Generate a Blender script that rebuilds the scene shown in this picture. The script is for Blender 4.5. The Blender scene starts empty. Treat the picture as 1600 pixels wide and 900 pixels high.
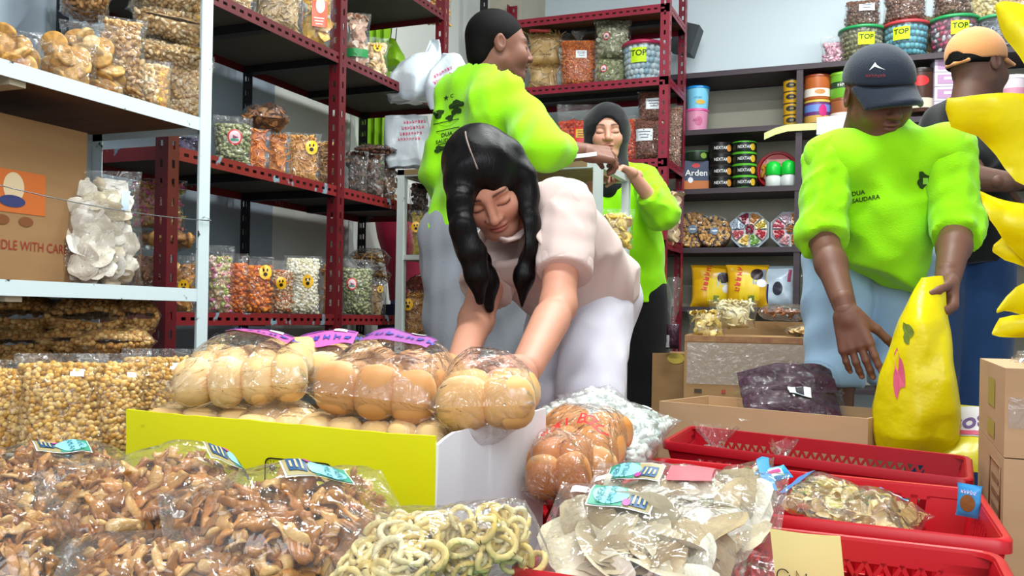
import bpy, bmesh, math, random
import numpy as np
from math import sin, cos, pi, radians, sqrt, atan2
from mathutils import Vector, Matrix
from mathutils.bvhtree import BVHTree

S = bpy.context.scene
COL = S.collection
# ------------------------------------------------------------------ camera
F, CX, CY = 1440.0, 800.0, 494.0            # focal length and principal point for a 1600 x 900 frame
ROLL, YAW, EYE = radians(1.03), radians(22.3), 0.69
RT = np.array([cos(YAW), sin(YAW), 0.0])
FW = np.array([-sin(YAW), cos(YAW), 0.0])
UP = np.array([0.0, 0.0, 1.0])
CAM = np.array([0.0, 0.0, EYE])
cam = bpy.data.cameras.new('camera')
camo = bpy.data.objects.new('camera', cam)
COL.objects.link(camo)
S.camera = camo
cam.sensor_width = 36.0
cam.lens = F / 1600 * 36
cam.shift_y = (CY - 450) / 1600
cam.clip_start = 0.05
_r = cos(ROLL) * RT + sin(ROLL) * UP
_u = -sin(ROLL) * RT + cos(ROLL) * UP
camo.matrix_world = Matrix(((_r[0], _u[0], -FW[0], CAM[0]), (_r[1], _u[1], -FW[1], CAM[1]), (_r[2], _u[2], -FW[2], CAM[2]), (0, 0, 0, 1)))
# ------------------------------------------------------------------ world, lights, exposure
S.view_settings.view_transform = 'Standard'
S.view_settings.look = 'None'
S.view_settings.gamma = 1.0
S.view_settings.exposure = 0.68
S.view_settings.use_curve_mapping = False
S.cycles.max_bounces = 8
S.cycles.diffuse_bounces = 3
S.cycles.glossy_bounces = 3
S.cycles.transmission_bounces = 6
S.cycles.transparent_max_bounces = 32
S.cycles.caustics_reflective = False
S.cycles.caustics_refractive = False
S.cycles.sample_clamp_indirect = 4.0
S.cycles.use_denoising = True
W = bpy.data.worlds.new('daylight')
S.world = W
W.use_nodes = True
_bg = W.node_tree.nodes['Background']
_bg.inputs[0].default_value = (0.86, 0.93, 1.0, 1)
_bg.inputs[1].default_value = 0.66


def area(name, loc, target, sx, sy, power, color=(1, 1, 1)):
    l = bpy.data.lights.new(name, 'AREA')
    l.shape = 'RECTANGLE'
    l.size, l.size_y, l.energy, l.color = sx, sy, power, color
    o = bpy.data.objects.new(name, l)
    COL.objects.link(o)
    o.location = loc
    d = Vector(target) - Vector(loc)
    o.rotation_euler = d.to_track_quat('-Z', 'Y').to_euler()
    return o


area('shopfront_daylight', (0.9, -1.5, 2.3), (-0.5, 1.9, 0.5), 3.2, 1.6, 46, (0.95, 0.98, 1.0))
area('tube_light_front', (-0.45, 1.5, 2.9), (-0.45, 1.5, 0), 1.3, 0.10, 36, (0.94, 1.0, 0.98))
area('tube_light_middle', (-0.3, 2.9, 2.9), (-0.3, 2.9, 0), 1.3, 0.10, 36, (0.94, 1.0, 0.98))
area('tube_light_back', (0.3, 4.2, 2.9), (0.3, 4.4, 0), 1.3, 0.10, 22, (0.94, 1.0, 0.98))


# ------------------------------------------------------------------ pixel rays into the room
def ray(px, py):
    dx, dy = px - CX, py - CY
    a = (dx * cos(ROLL) + dy * sin(ROLL)) / F
    b = (dx * sin(ROLL) - dy * cos(ROLL)) / F
    return FW + a * RT + b * UP


def at(px, py, d):
    return CAM + d * ray(px, py)


def on(px, py, X=None, Y=None, Z=None):
    r = ray(px, py)
    k = (X - CAM[0]) / r[0] if X is not None else (Y - CAM[1]) / r[1] if Y is not None else (Z - CAM[2]) / r[2]
    return CAM + k * r, k


def lin(h):
    h = h.lstrip('#')
    c = [int(h[i:i + 2], 16) / 255 for i in (0, 2, 4)]
    return tuple(x / 12.92 if x <= 0.04045 else ((x + 0.055) / 1.055) ** 2.4 for x in c)


# ------------------------------------------------------------------ materials
MATS = {}


def nodes_of(name):
    m = bpy.data.materials.new(name)
    m.use_nodes = True
    nt = m.node_tree
    return m, nt, nt.nodes['Principled BSDF'], nt.nodes['Material Output']


def pm(name, hexc, rough=0.6, metal=0.0, spec=0.4, mottle=0.0, mscale=6.0, col2=None, bump=0.0, bscale=40.0, stretch=(1, 1, 1), alpha=None, coat=0.0, sheen=0.0, thresh=None):
    """procedural surface: base colour, optional second colour by noise, optional bump"""
    if name in MATS:
        return MATS[name]
    m, nt, b, out = nodes_of(name)
    c = lin(hexc)
    b.inputs['Base Color'].default_value = (*c, 1)
    b.inputs['Roughness'].default_value = rough
    b.inputs['Metallic'].default_value = metal
    b.inputs['Specular IOR Level'].default_value = spec
    b.inputs['Coat Weight'].default_value = coat
    b.inputs['Coat Roughness'].default_value = 0.08
    b.inputs['Sheen Weight'].default_value = sheen
    tc = nt.nodes.new('ShaderNodeTexCoord')
    mp = nt.nodes.new('ShaderNodeMapping')
    mp.inputs['Scale'].default_value = stretch
    nt.links.new(tc.outputs['Object'], mp.inputs[0])
    if mottle > 0:
        n = nt.nodes.new('ShaderNodeTexNoise')
        n.inputs['Scale'].default_value = mscale
        n.inputs['Detail'].default_value = 5
        nt.links.new(mp.outputs[0], n.inputs['Vector'])
        r = nt.nodes.new('ShaderNodeValToRGB')
        lo, hi = thresh or (0.35, 0.65)
        r.color_ramp.elements[0].position = lo
        r.color_ramp.elements[1].position = hi
        c2 = lin(col2) if col2 else tuple(x * 0.6 for x in c)
        r.color_ramp.elements[0].color = (*[x + (y - x) * mottle for x, y in zip(c, c2)], 1)
        r.color_ramp.elements[1].color = (*c, 1)
        nt.links.new(n.outputs['Fac'], r.inputs[0])
        nt.links.new(r.outputs[0], b.inputs['Base Color'])
    if bump > 0:
        n2 = nt.nodes.new('ShaderNodeTexNoise')
        n2.inputs['Scale'].default_value = bscale
        n2.inputs['Detail'].default_value = 3
        nt.links.new(mp.outputs[0], n2.inputs['Vector'])
        bp = nt.nodes.new('ShaderNodeBump')
        bp.inputs['Strength'].default_value = bump
        bp.inputs['Distance'].default_value = 0.01
        nt.links.new(n2.outputs['Fac'], bp.inputs['Height'])
        nt.links.new(bp.outputs[0], b.inputs['Normal'])
    MATS[name] = m
    return m


def attr_mat(name, rough=0.5, spec=0.4, bump=0.0, bscale=120.0, sss=0.0, coat=0.0):
    """surface whose own colour is stored per piece in the colour attribute"""
    if name in MATS:
        return MATS[name]
    m, nt, b, out = nodes_of(name)
    a = nt.nodes.new('ShaderNodeAttribute')
    a.attribute_name = 'Col'
    b.inputs['Roughness'].default_value = rough
    b.inputs['Specular IOR Level'].default_value = spec
    b.inputs['Coat Weight'].default_value = coat
    nt.links.new(a.outputs['Color'], b.inputs['Base Color'])
    if sss:
        b.inputs['Subsurface Weight'].default_value = sss
        b.inputs['Subsurface Radius'].default_value = (0.012, 0.005, 0.003)
        b.inputs['Subsurface Scale'].default_value = 1.0
    if bump:
        tc = nt.nodes.new('ShaderNodeTexCoord')
        n2 = nt.nodes.new('ShaderNodeTexNoise')
        n2.inputs['Scale'].default_value = bscale
        nt.links.new(tc.outputs['Object'], n2.inputs['Vector'])
        bp = nt.nodes.new('ShaderNodeBump')
        bp.inputs['Strength'].default_value = bump
        bp.inputs['Distance'].default_value = 0.004
        nt.links.new(n2.outputs['Fac'], bp.inputs['Height'])
        nt.links.new(bp.outputs[0], b.inputs['Normal'])
    MATS[name] = m
    return m


def film_mat(name, tint='#ffffff', haze=0.05, gloss=0.55, base=0.045, rough=0.1, bump=0.6, bscale=22.0):
    """thin clear plastic film: lets light straight through, mirrors at grazing angles, crinkled"""
    if name in MATS:
        return MATS[name]
    m, nt, b, out = nodes_of(name)
    nt.nodes.remove(b)
    N, L = nt.nodes.new, nt.links.new
    tc = N('ShaderNodeTexCoord')
    no = N('ShaderNodeTexNoise')
    no.inputs['Scale'].default_value = bscale
    no.inputs['Detail'].default_value = 3
    no.inputs['Distortion'].default_value = 1.2
    L(tc.outputs['Object'], no.inputs['Vector'])
    bp = N('ShaderNodeBump')
    bp.inputs['Strength'].default_value = bump
    bp.inputs['Distance'].default_value = 0.02
    L(no.outputs['Fac'], bp.inputs['Height'])
    lw = N('ShaderNodeLayerWeight')
    lw.inputs['Blend'].default_value = 0.5
    L(bp.outputs[0], lw.inputs['Normal'])
    pw = N('ShaderNodeMath'); pw.operation = 'POWER'; pw.inputs[1].default_value = 3.5
    L(lw.outputs['Facing'], pw.inputs[0])
    ma = N('ShaderNodeMath'); ma.operation = 'MULTIPLY_ADD'; ma.inputs[1].default_value = gloss; ma.inputs[2].default_value = base
    ma.use_clamp = True
    L(pw.outputs[0], ma.inputs[0])
    tr = N('ShaderNodeBsdfTransparent'); tr.inputs[0].default_value = (*lin(tint), 1)
    gl = N('ShaderNodeBsdfGlossy'); gl.inputs['Roughness'].default_value = rough
    L(bp.outputs[0], gl.inputs['Normal'])
    m1 = N('ShaderNodeMixShader')
    L(ma.outputs[0], m1.inputs[0]); L(tr.outputs[0], m1.inputs[1]); L(gl.outputs[0], m1.inputs[2])
    df = N('ShaderNodeBsdfDiffuse'); df.inputs[0].default_value = (0.9, 0.9, 0.9, 1)
    m2 = N('ShaderNodeMixShader'); m2.inputs[0].default_value = haze
    L(m1.outputs[0], m2.inputs[1]); L(df.outputs[0], m2.inputs[2])
    L(m2.outputs[0], out.inputs[0])
    MATS[name] = m
    return m


FILM = film_mat('clear_film', haze=0.02, gloss=0.9, base=0.065, rough=0.06, bump=1.0, bscale=26)
FILM_THICK = film_mat('clear_film_hazy', haze=0.03, base=0.06, gloss=0.7, rough=0.07, bscale=17, bump=1.0)
SNACK = attr_mat('snack', rough=0.45, spec=0.35, bump=0.35, bscale=160)
SNACK_OIL = attr_mat('snack_oily', rough=0.28, spec=0.5, bump=0.5, bscale=130)
CANDY = attr_mat('candy_wrap', rough=0.22, spec=0.5)


def solid(hexc, rough=0.5, **k):
    return pm('paint_' + hexc.lstrip('#') + ('_%02d' % int(rough * 100)), hexc, rough, **k)


# ------------------------------------------------------------------ mesh collecting
class MB:
    def __init__(s):
        s.v, s.f, s.c, s.m, s.n = [], [], [], [], 0

    def add(s, V, Fs, col=None, mi=0):
        V = np.asarray(V, float).reshape(-1, 3)
        if isinstance(Fs, np.ndarray):
            Fs = [Fs]
        elif Fs and not isinstance(Fs[0], np.ndarray):
            g = {}
            for f in Fs:
                g.setdefault(len(f), []).append(f)
            Fs = [np.array(x, int) for x in g.values()]
        for f in Fs:
            s.f.append(f + s.n)
            s.m.append(np.full(len(f), mi))
        s.v.append(V)
        if col is None:
            col = np.ones((len(V), 3)) * 0.5
        col = np.asarray(col, float)
        if col.ndim == 1:
            col = np.tile(col, (len(V), 1))
        s.c.append(col)
        s.n += len(V)
        return s

    def box(s, c, d, R=None, mi=0, col=None):
        c, d = np.array(c, float), np.array(d, float) / 2
        V = np.array([(x, y, z) for x in (-1, 1) for y in (-1, 1) for z in (-1, 1)], float) * d
        if R is not None:
            V = V @ np.array(R).T
        return s.add(V + c, np.array([(0, 1, 3, 2), (4, 6, 7, 5), (0, 4, 5, 1), (2, 3, 7, 6), (0, 2, 6, 4), (1, 5, 7, 3)]), col, mi)

    def tube(s, P, r, n=8, cap=True, mi=0, col=None, flat=1.0):
        V, Fq = tube_mesh(P, r, n, cap, flat)
        return s.add(V, Fq, col, mi)

    def lathe(s, prof, n=24, c=(0, 0, 0), mi=0, col=None):
        prof = np.array(prof, float)
        a = np.arange(n) / n * 2 * pi
        V = np.stack([np.outer(prof[:, 0], np.cos(a)), np.outer(prof[:, 0], np.sin(a)), np.repeat(prof[:, 1:2], n, 1)], -1).reshape(-1, 3) + np.array(c)
        k = len(prof)
        Fq = [(i * n + j, i * n + (j + 1) % n, (i + 1) * n + (j + 1) % n, (i + 1) * n + j) for i in range(k - 1) for j in range(n)]
        return s.add(V, np.array(Fq), col, mi)

    def grid(s, P, closed_u=False, mi=0, col=None, flip=False):
        P = np.asarray(P, float)
        a, b = P.shape[:2]
        i = np.arange(a * b).reshape(a, b)
        if closed_u:
            i = np.vstack([i, i[:1]])
        q = np.stack([i[:-1, :-1], i[1:, :-1], i[1:, 1:], i[:-1, 1:]], -1).reshape(-1, 4)
        if flip:
            q = q[:, ::-1]
        return s.add(P.reshape(-1, 3), q, col, mi)

    def build(s, name, mats, parent=None, smooth=True, loc=None, sharp=None):
        V = np.concatenate(s.v) if s.v else np.zeros((0, 3))
        me = bpy.data.meshes.new(name)
        me.vertices.add(len(V))
        me.vertices.foreach_set('co', V.astype(np.float32).ravel())
        loops = np.concatenate([f.ravel() for f in s.f]).astype(np.int32)
        tot = np.concatenate([np.full(len(f), f.shape[1]) for f in s.f]).astype(np.int32)
        start = np.concatenate([[0], np.cumsum(tot)[:-1]]).astype(np.int32)
        me.loops.add(len(loops))
        me.loops.foreach_set('vertex_index', loops)
        me.polygons.add(len(tot))
        me.polygons.foreach_set('loop_start', start)
        me.polygons.foreach_set('loop_total', tot)
        me.polygons.foreach_set('material_index', np.concatenate(s.m).astype(np.int32))
        me.polygons.foreach_set('use_smooth', np.full(len(tot), bool(smooth)))
        me.update(calc_edges=True)
        ca = me.color_attributes.new('Col', 'FLOAT_COLOR', 'POINT')
        c = np.concatenate(s.c)
        ca.data.foreach_set('color', np.hstack([c, np.ones((len(c), 1))]).astype(np.float32).ravel())
        if not isinstance(mats, (list, tuple)):
            mats = [mats]
        for m in mats:
            me.materials.append(m)
        if smooth and sharp is not None:
            me.set_sharp_from_angle(angle=radians(sharp))
        o = bpy.data.objects.new(name, me)
        COL.objects.link(o)
        if parent is not None:
            o.parent = parent
        if loc is not None:
            o.location = loc
        return o


def tube_mesh(P, r, n=8, cap=True, flat=1.0, twist=0.0):
    P = np.asarray(P, float)
    k = len(P)
    r = np.broadcast_to(np.asarray(r, float), (k,))
    T = np.gradient(P, axis=0)
    T /= np.linalg.norm(T, axis=1, keepdims=True) + 1e-12
    ref = np.array([0, 0, 1.0]) if abs(T[0][2]) < 0.9 else np.array([1.0, 0, 0])
    A = np.cross(T, ref)
    A /= np.linalg.norm(A, axis=1, keepdims=True) + 1e-12
    B = np.cross(T, A)
    a = np.arange(n) / n * 2 * pi
    if twist:
        tw = np.linspace(0, twist, k)[:, None]
        A, B = A * np.cos(tw) + B * np.sin(tw), B * np.cos(tw) - A * np.sin(tw)
    V = P[:, None] + r[:, None, None] * (np.cos(a)[None, :, None] * A[:, None] + flat * np.sin(a)[None, :, None] * B[:, None])
    V = V.reshape(-1, 3)
    q = np.array([(i * n + j, i * n + (j + 1) % n, (i + 1) * n + (j + 1) % n, (i + 1) * n + j) for i in range(k - 1) for j in range(n)])
    Fs = [q]
    if cap:
        V = np.vstack([V, P[:1], P[-1:]])
        t = [(k * n, (j + 1) % n, j) for j in range(n)] + [(k * n + 1, (k - 1) * n + j, (k - 1) * n + (j + 1) % n) for j in range(n)]
        Fs.append(np.array(t))
    return V, Fs


def rotz(a):
    return np.array([[cos(a), -sin(a), 0], [sin(a), cos(a), 0], [0, 0, 1]])


def rotx(a):
    return np.array([[1, 0, 0], [0, cos(a), -sin(a)], [0, sin(a), cos(a)]])


def roty(a):
    return np.array([[cos(a), 0, sin(a)], [0, 1, 0], [-sin(a), 0, cos(a)]])


def tag(o, label=None, cat=None, group=None, kind=None):
    if label: o['label'] = label
    if cat: o['category'] = cat
    if group: o['group'] = group
    if kind: o['kind'] = kind
    return o


def thing(name, label, cat, loc=(0, 0, 0), rot=(0, 0, 0), group=None):
    o = bpy.data.objects.new(name, None)
    o.empty_display_size = 0.05
    COL.objects.link(o)
    o.location = loc
    o.rotation_euler = rot
    return tag(o, label, cat, group)


def struct(o):
    o['kind'] = 'structure'
    return o


def copy_tree(o, parent=None):
    c = o.copy()
    COL.objects.link(c)
    if parent is not None:
        c.parent = parent
    for ch in [x for x in bpy.data.objects if x.parent == o]:
        copy_tree(ch, c)
    return c


def snoise(P, seed=0, freq=1.0, octaves=3):
    """cheap smooth noise from rotated sines, about -1..1"""
    rg = np.random.RandomState(seed)
    P = np.asarray(P, float)
    out = np.zeros(P.shape[:-1])
    amp, tot = 1.0, 0.0
    for o in range(octaves):
        for k in range(3):
            d = rg.normal(size=P.shape[-1])
            d /= np.linalg.norm(d)
            out += amp * np.sin(P @ d * freq * (2 ** o) * rg.uniform(0.7, 1.3) * 2 * pi + rg.uniform(0, 6.28)) * 0.5
        tot += amp
        amp *= 0.5
    return out / tot


_TX = {}


def text_mesh(s, size=1.0, bold=0.0, shear=0.0):
    """2-D verts and faces of a line of text, centred on the origin, cap height about 0.7*size"""
    k = (s, bold, shear)
    if k not in _TX:
        cu = bpy.data.curves.new('lettering', 'FONT')
        cu.body = s
        cu.align_x, cu.align_y = 'CENTER', 'CENTER'
        cu.offset = bold
        cu.shear = shear
        cu.resolution_u = 3
        ob = bpy.data.objects.new('lettering', cu)
        COL.objects.link(ob)
        dg = bpy.context.evaluated_depsgraph_get()
        me = bpy.data.meshes.new_from_object(ob.evaluated_get(dg))
        V = np.array([v.co[:2] for v in me.vertices]).reshape(-1, 2)
        Fs = [tuple(p.vertices) for p in me.polygons]
        bpy.data.objects.remove(ob)
        bpy.data.curves.remove(cu)
        bpy.data.meshes.remove(me)
        _TX[k] = (V, Fs)
    V, Fs = _TX[k]
    return V * size, Fs
# ------------------------------------------------------------------ small pieces of food (unit length 1)
def ico(sub=2, sc=(1, 1, 1)):
    bm = bmesh.new()
    bmesh.ops.create_icosphere(bm, subdivisions=sub, radius=0.5)
    V = np.array([v.co[:] for v in bm.verts]) * np.array(sc)
    Fs = np.array([[v.index for v in f.verts] for f in bm.faces])
    bm.free()
    return V, [Fs]


def _variants(kind, hi=False):
    rg = np.random.RandomState(len(kind) * 7 + 3)
    out = []
    for k in range(5):
        if kind == 'nut':
            V, Fq = ico(2, (0.72, 0.62, 1.0))
            V = V * (1 + 0.10 * snoise(V, k, 1.0, 1))[:, None]
            V[:, 0] *= 1 - 0.18 * np.exp(-(V[:, 2] / 0.12) ** 2)
        elif kind == 'peanut':
            V, Fq = ico(2, (0.60, 0.56, 1.0))
            V[:, 1] = np.where(V[:, 1] > 0, V[:, 1] * 0.75, V[:, 1])
        elif kind == 'pellet':
            V, Fq = ico(2, (1, 0.92, 0.95))
            V = V * (1 + 0.06 * snoise(V, k, 1.4, 1))[:, None]
        elif kind == 'crumb':
            V, Fq = ico(2, (1, 0.75, 0.6))
            V = V * (1 + 0.30 * snoise(V, k, 1.6, 2))[:, None]
        elif kind in ('twist', 'curl'):
            n = 11 if hi else 7
            t = np.linspace(-1, 1, n)
            b, tw = rg.uniform(0.06, 0.16), rg.uniform(-1.2, 1.2)
            P = np.stack([b * np.sin(t * 2.2 + tw), 0.5 * b * np.cos(t * 3 + k), t * 0.5], -1)
            r = (0.19 if kind == 'twist' else 0.13) * (0.55 + 0.45 * np.sqrt(np.clip(1 - t * t, 0, 1))) * (1 + 0.22 * np.sin(t * 6 + k))
            V, Fq = tube_mesh(P, r, 8 if hi else 6, True, flat=rg.uniform(0.3, 0.55) if kind == 'twist' else 0.65, twist=rg.uniform(1.5, 3.5) if kind == 'twist' else 0)
            if hi:
                V = V + 0.03 * np.stack([snoise(V, k, 2.5, 2), snoise(V, k + 9, 2.5, 2), snoise(V, k + 20, 2.5, 1)], -1)
        elif kind == 'macaroni':
            a = np.linspace(0, 1.6 * pi if k % 2 else 1.1 * pi, 8)
            P = np.stack([0.38 * np.cos(a), 0.10 * np.sin(a * 1.5), 0.38 * np.sin(a)], -1)
            V, Fq = tube_mesh(P, 0.15, 6)
        elif kind == 'ring':
            a = np.linspace(0, 2 * pi, 17 if hi else 13)
            P = np.stack([0.42 * np.cos(a), 0.05 * np.sin(2 * a + k), (0.30 + 0.03 * k) * np.sin(a)], -1)
            V, Fq = tube_mesh(P, 0.105, 8, False)
        elif kind == 'stick':
            t = np.linspace(-0.5, 0.5, 4)
            P = np.stack([0.03 * np.sin(t * 5 + k), 0.02 * np.cos(t * 4), t], -1)
            V, Fq = tube_mesh(P, 0.045, 5)
        elif kind in ('chip', 'flake'):
            m, q = (20, 6) if hi else (10, 3)
            th = np.arange(m) / m * 2 * pi
            rr = np.linspace(0.02, 0.5, q)
            edge = 1 + 0.10 * np.sin(2 * th + k) + 0.06 * np.sin(5 * th + 2 * k)
            X = np.outer(rr, np.cos(th) * edge)
            Z = np.outer(rr, np.sin(th) * edge) * rg.uniform(0.62, 1.0)
            B = 0.05 * np.sin(X * 6 + k) * np.cos(Z * 5 + k) + 0.12 * X * X * (1 if k % 2 else -1)
            mb = MB()
            for s in (-1, 1):
                mb.grid(np.stack([X, B + s * (0.028 if hi else 0.03) * np.sqrt(np.clip(1 - np.outer((rr / 0.5) ** 4, np.ones(m)), 0, 1)), Z], -1).transpose(1, 0, 2), True, flip=s > 0)
            V, Fq = np.concatenate(mb.v), mb.f
        elif kind == 'cookie':
            mb = MB()
            pr = [(0.001, 0.10), (0.10, 0.11), (0.16, 0.13), (0.30, 0.15), (0.44, 0.13), (0.5, 0.06), (0.5, -0.06), (0.44, -0.12), (0.001, -0.13)]
            mb.lathe(pr, 28 if hi else 14)
            V, Fq = np.concatenate(mb.v), mb.f
            th = np.arctan2(V[:, 1], V[:, 0])
            rd = np.hypot(V[:, 0], V[:, 1])
            V[:, 2] += np.where(V[:, 2] > 0, 0.022 * np.sin(th * 7 + 0.4) * (rd > 0.2), 0)
            V = V[:, [0, 2, 1]]
        elif kind == 'candy':
            V, Fq = ico(2, (0.6, 0.5, 0.8))
            t1, f1 = tube_mesh(np.array([(0, 0, 0.36), (0.01, 0, 0.44), (0, 0.02, 0.56)]), [0.06, 0.10, 0.2], 6, True, 0.4)
            t2, f2 = tube_mesh(np.array([(0, 0, -0.36), (0.01, 0, -0.44), (0, 0.02, -0.56)]), [0.06, 0.10, 0.2], 6, True, 0.4)
            mb = MB().add(V, Fq).add(t1, f1).add(t2, f2)
            V, Fq = np.concatenate(mb.v), mb.f
        out.append((V, Fq))
    return out


_PV = {}


def variants(kind, hi=False):
    if (kind, hi) not in _PV:
        _PV[(kind, hi)] = _variants(kind, hi)
    return _PV[(kind, hi)]


def scatter(mb, kind, P, R, sc, cols, hi=False, jitter=0.12, rg=None):
    """copy piece variants to many places inside one collecting mesh"""
    vs = variants(kind, hi)
    n = len(P)
    which = rg.randint(0, len(vs), n)
    base = np.array([lin(c) for c in cols])
    pc = base[rg.randint(0, len(base), n)] * (1 + rg.uniform(-jitter, jitter, (n, 1)))
    for k, (V, Fs) in enumerate(vs):
        I = np.where(which == k)[0]
        if not len(I):
            continue
        VV = np.einsum('nij,vj->nvi', R[I], V) * sc[I][:, None, None] + P[I][:, None]
        nv = len(V)
        cc = np.repeat(pc[I][:, None], nv, 1)
        cc = cc * (1 + 0.10 * np.sin(V[:, 2] * 9 + V[:, 0] * 7)[None, :, None])
        mb.add(VV.reshape(-1, 3), [(f[None] + (np.arange(len(I)) * nv)[:, None, None]).reshape(-1, f.shape[1]) for f in Fs], np.clip(cc.reshape(-1, 3), 0, 1))


def rand_rot(n, rg):
    q = rg.normal(size=(n, 4))
    q /= np.linalg.norm(q, axis=1, keepdims=True)
    w, x, y, z = q.T
    return np.stack([np.stack([1 - 2 * (y * y + z * z), 2 * (x * y - z * w), 2 * (x * z + y * w)], -1),
                     np.stack([2 * (x * y + z * w), 1 - 2 * (x * x + z * z), 2 * (y * z - x * w)], -1),
                     np.stack([2 * (x * z - y * w), 2 * (y * z + x * w), 1 - 2 * (x * x + y * y)], -1)], 1)


def rot_to(Nrm, rg, tilt=0.4):
    """rotations that turn local -y to the normal, spun at random about it and tilted a little"""
    n = len(Nrm)
    N2 = Nrm + rg.normal(size=(n, 3)) * tilt
    Y = -N2 / np.linalg.norm(N2, axis=1, keepdims=True)
    A = rg.normal(size=(n, 3))
    X = np.cross(Y, A)
    X /= np.linalg.norm(X, axis=1, keepdims=True)
    return np.stack([X, Y, np.cross(X, Y)], -1)


# ------------------------------------------------------------------ stickers and print that follow a surface M(x, z, lift)
def patch_disc(M, rx, rz, lift, n=24, q=5, x0=0, z0=0):
    mb = MB()
    th = np.arange(n) / n * 2 * pi
    rr = np.linspace(0.02, 1, q)
    X, Z = np.outer(np.cos(th), rr) * rx + x0, np.outer(np.sin(th), rr) * rz + z0
    mb.grid(M(X, Z, lift), True)
    return mb


def patch_rect(M, w, h, lift, nx=8, nz=6, x0=0, z0=0):
    X, Z = np.meshgrid(np.linspace(-w / 2, w / 2, nx) + x0, np.linspace(-h / 2, h / 2, nz) + z0, indexing='ij')
    return MB().grid(M(X, Z, lift))


def scrib(n, seed=1):
    """a line of print too small to read: uneven upright strokes and bowls, no letters"""
    rg = np.random.RandomState(seed)
    V, Fs = [], []
    for k in range(n):
        x = (k - (n - 1) / 2) * 0.56
        for (dx, w, y0, y1) in ((-0.12, 0.10, -0.33, rg.choice([0.2, 0.36])), (rg.uniform(-0.02, 0.06), 0.22, rg.choice([-0.33, 0.0]), rg.choice([-0.2, 0.16])), (0.14, 0.09, rg.choice([-0.33, -0.1]), 0.2)):
            b = len(V)
            V += [(x + dx - w / 2, y0), (x + dx + w / 2, y0), (x + dx + w / 2, y1), (x + dx - w / 2, y1)]
            Fs.append((b, b + 1, b + 2, b + 3))
    return np.array(V), Fs


def print_text(parent, M, s, size, hexc, x0=0, z0=0, lift=0.0012, name='lettering', bold=0.0, ang=0.0, sx=1.0):
    V, Fs = text_mesh(s, size, bold) if isinstance(s, str) else (s[0] * size, s[1])
    X, Z = V[:, 0] * sx, V[:, 1]
    X, Z = X * cos(ang) - Z * sin(ang) + x0, X * sin(ang) + Z * cos(ang) + z0
    return MB().add(M(X, Z, lift), Fs).build(name, solid(hexc, 0.5), parent, smooth=False)


def sticker(parent, M, kind, x0=0.0, z0=0.0, s=0.02, lift=0.0012, flip=1):
    Q = lambda X, Z, l: M(flip * np.asarray(X) + x0, flip * np.asarray(Z) + z0, l)
    if kind == 'smile':
        o = patch_disc(Q, s, s * 1.15, lift).build('sticker', solid('#f2b81c', 0.35), parent)
        mb = MB()
        for m in (patch_disc(Q, s * 0.16, s * 0.24, lift * 2, 12, 3, -s * 0.3, s * 0.3), patch_disc(Q, s * 0.16, s * 0.24, lift * 2, 12, 3, s * 0.3, s * 0.34), patch_disc(Q, s * 0.34, s * 0.3, lift * 2, 14, 3, 0, -s * 0.35)):
            mb.add(m.v[0], m.f[0])
        mb.build('face_print', solid('#1c1208', 0.5), o)
    elif kind == 'round':
        o = patch_disc(Q, s, s * 1.1, lift).build('sticker', solid('#d5252b', 0.35), parent)
        patch_disc(Q, s * 0.8, s * 0.88, lift * 1.7).build('inner_print', solid('#e9c9cf', 0.4), o)
        a = patch_disc(Q, s * 0.55, s * 0.36, lift * 2.4, 3, 3, 0, -s * 0.05)
        a.build('emblem_print', solid('#8a4468', 0.4), o)
        patch_rect(Q, s * 1.1, s * 0.3, lift * 2.6, 4, 2, 0, -s * 0.4).build('name_print', solid('#2f8f6e', 0.4), o)
    elif kind == 'price':
        o = patch_rect(Q, s * 1.7, s, lift).build('price_sticker', solid('#f4f6fa', 0.4), parent)
    elif kind == 'note':
        o = patch_rect(Q, s * 1.5, s, lift).build('paper_label', solid('#e9eef2', 0.6), parent)
        for k in range(3):
            patch_rect(Q, s * (1.1 - 0.2 * k), s * 0.07, lift * 2, 5, 2, 0, s * (0.25 - 0.24 * k)).build('written_line', solid('#6d7587', 0.6), o)
    elif kind == 'camilan':
        # brand card: pale blue with an oval, tan and navy panels
        o = patch_rect(Q, s * 1.6, s, lift, 12, 8).build('brand_card', solid('#eef3f4', 0.35), parent)
        patch_rect(Q, s * 1.52, s * 0.92, lift * 1.5, 12, 8).build('card_ground', solid('#a89a6c', 0.4), o)
        patch_rect(Q, s * 0.86, s * 0.92, lift * 2.0, 8, 8, -s * 0.33, 0).build('card_sky', solid('#3c9a7c', 0.4), o)
        patch_disc(Q, s * 0.46, s * 0.42, lift * 2.6, 24, 5, -s * 0.24, s * 0.02).build('card_oval', solid('#8fd2f2', 0.4), o)
        patch_rect(Q, s * 0.42, s * 0.62, lift * 2.4, 6, 6, s * 0.46, -s * 0.06).build('card_panel', solid('#24527e', 0.4), o)
        patch_disc(Q, s * 0.1, s * 0.14, lift * 3, 12, 3, s * 0.2, -s * 0.3).build('card_spot', solid('#b33f90', 0.4), o)
        print_text(o, Q, 'ANEKA', s * 0.25, '#2d7d5b', -s * 0.50, s * 0.02, lift * 3.4, ang=pi / 2)
        print_text(o, Q, 'CAMILAN', s * 0.235, '#2d7d5b', -s * 0.22, s * 0.02, lift * 3.4, ang=pi / 2)
        for k in range(3):
            patch_rect(Q, s * 0.05, s * (0.5 - 0.1 * k), lift * 3.2, 2, 6, s * (0.36 + 0.12 * k), -s * 0.06).build('card_line', solid('#c3b98c', 0.4), o)
    return o


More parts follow.
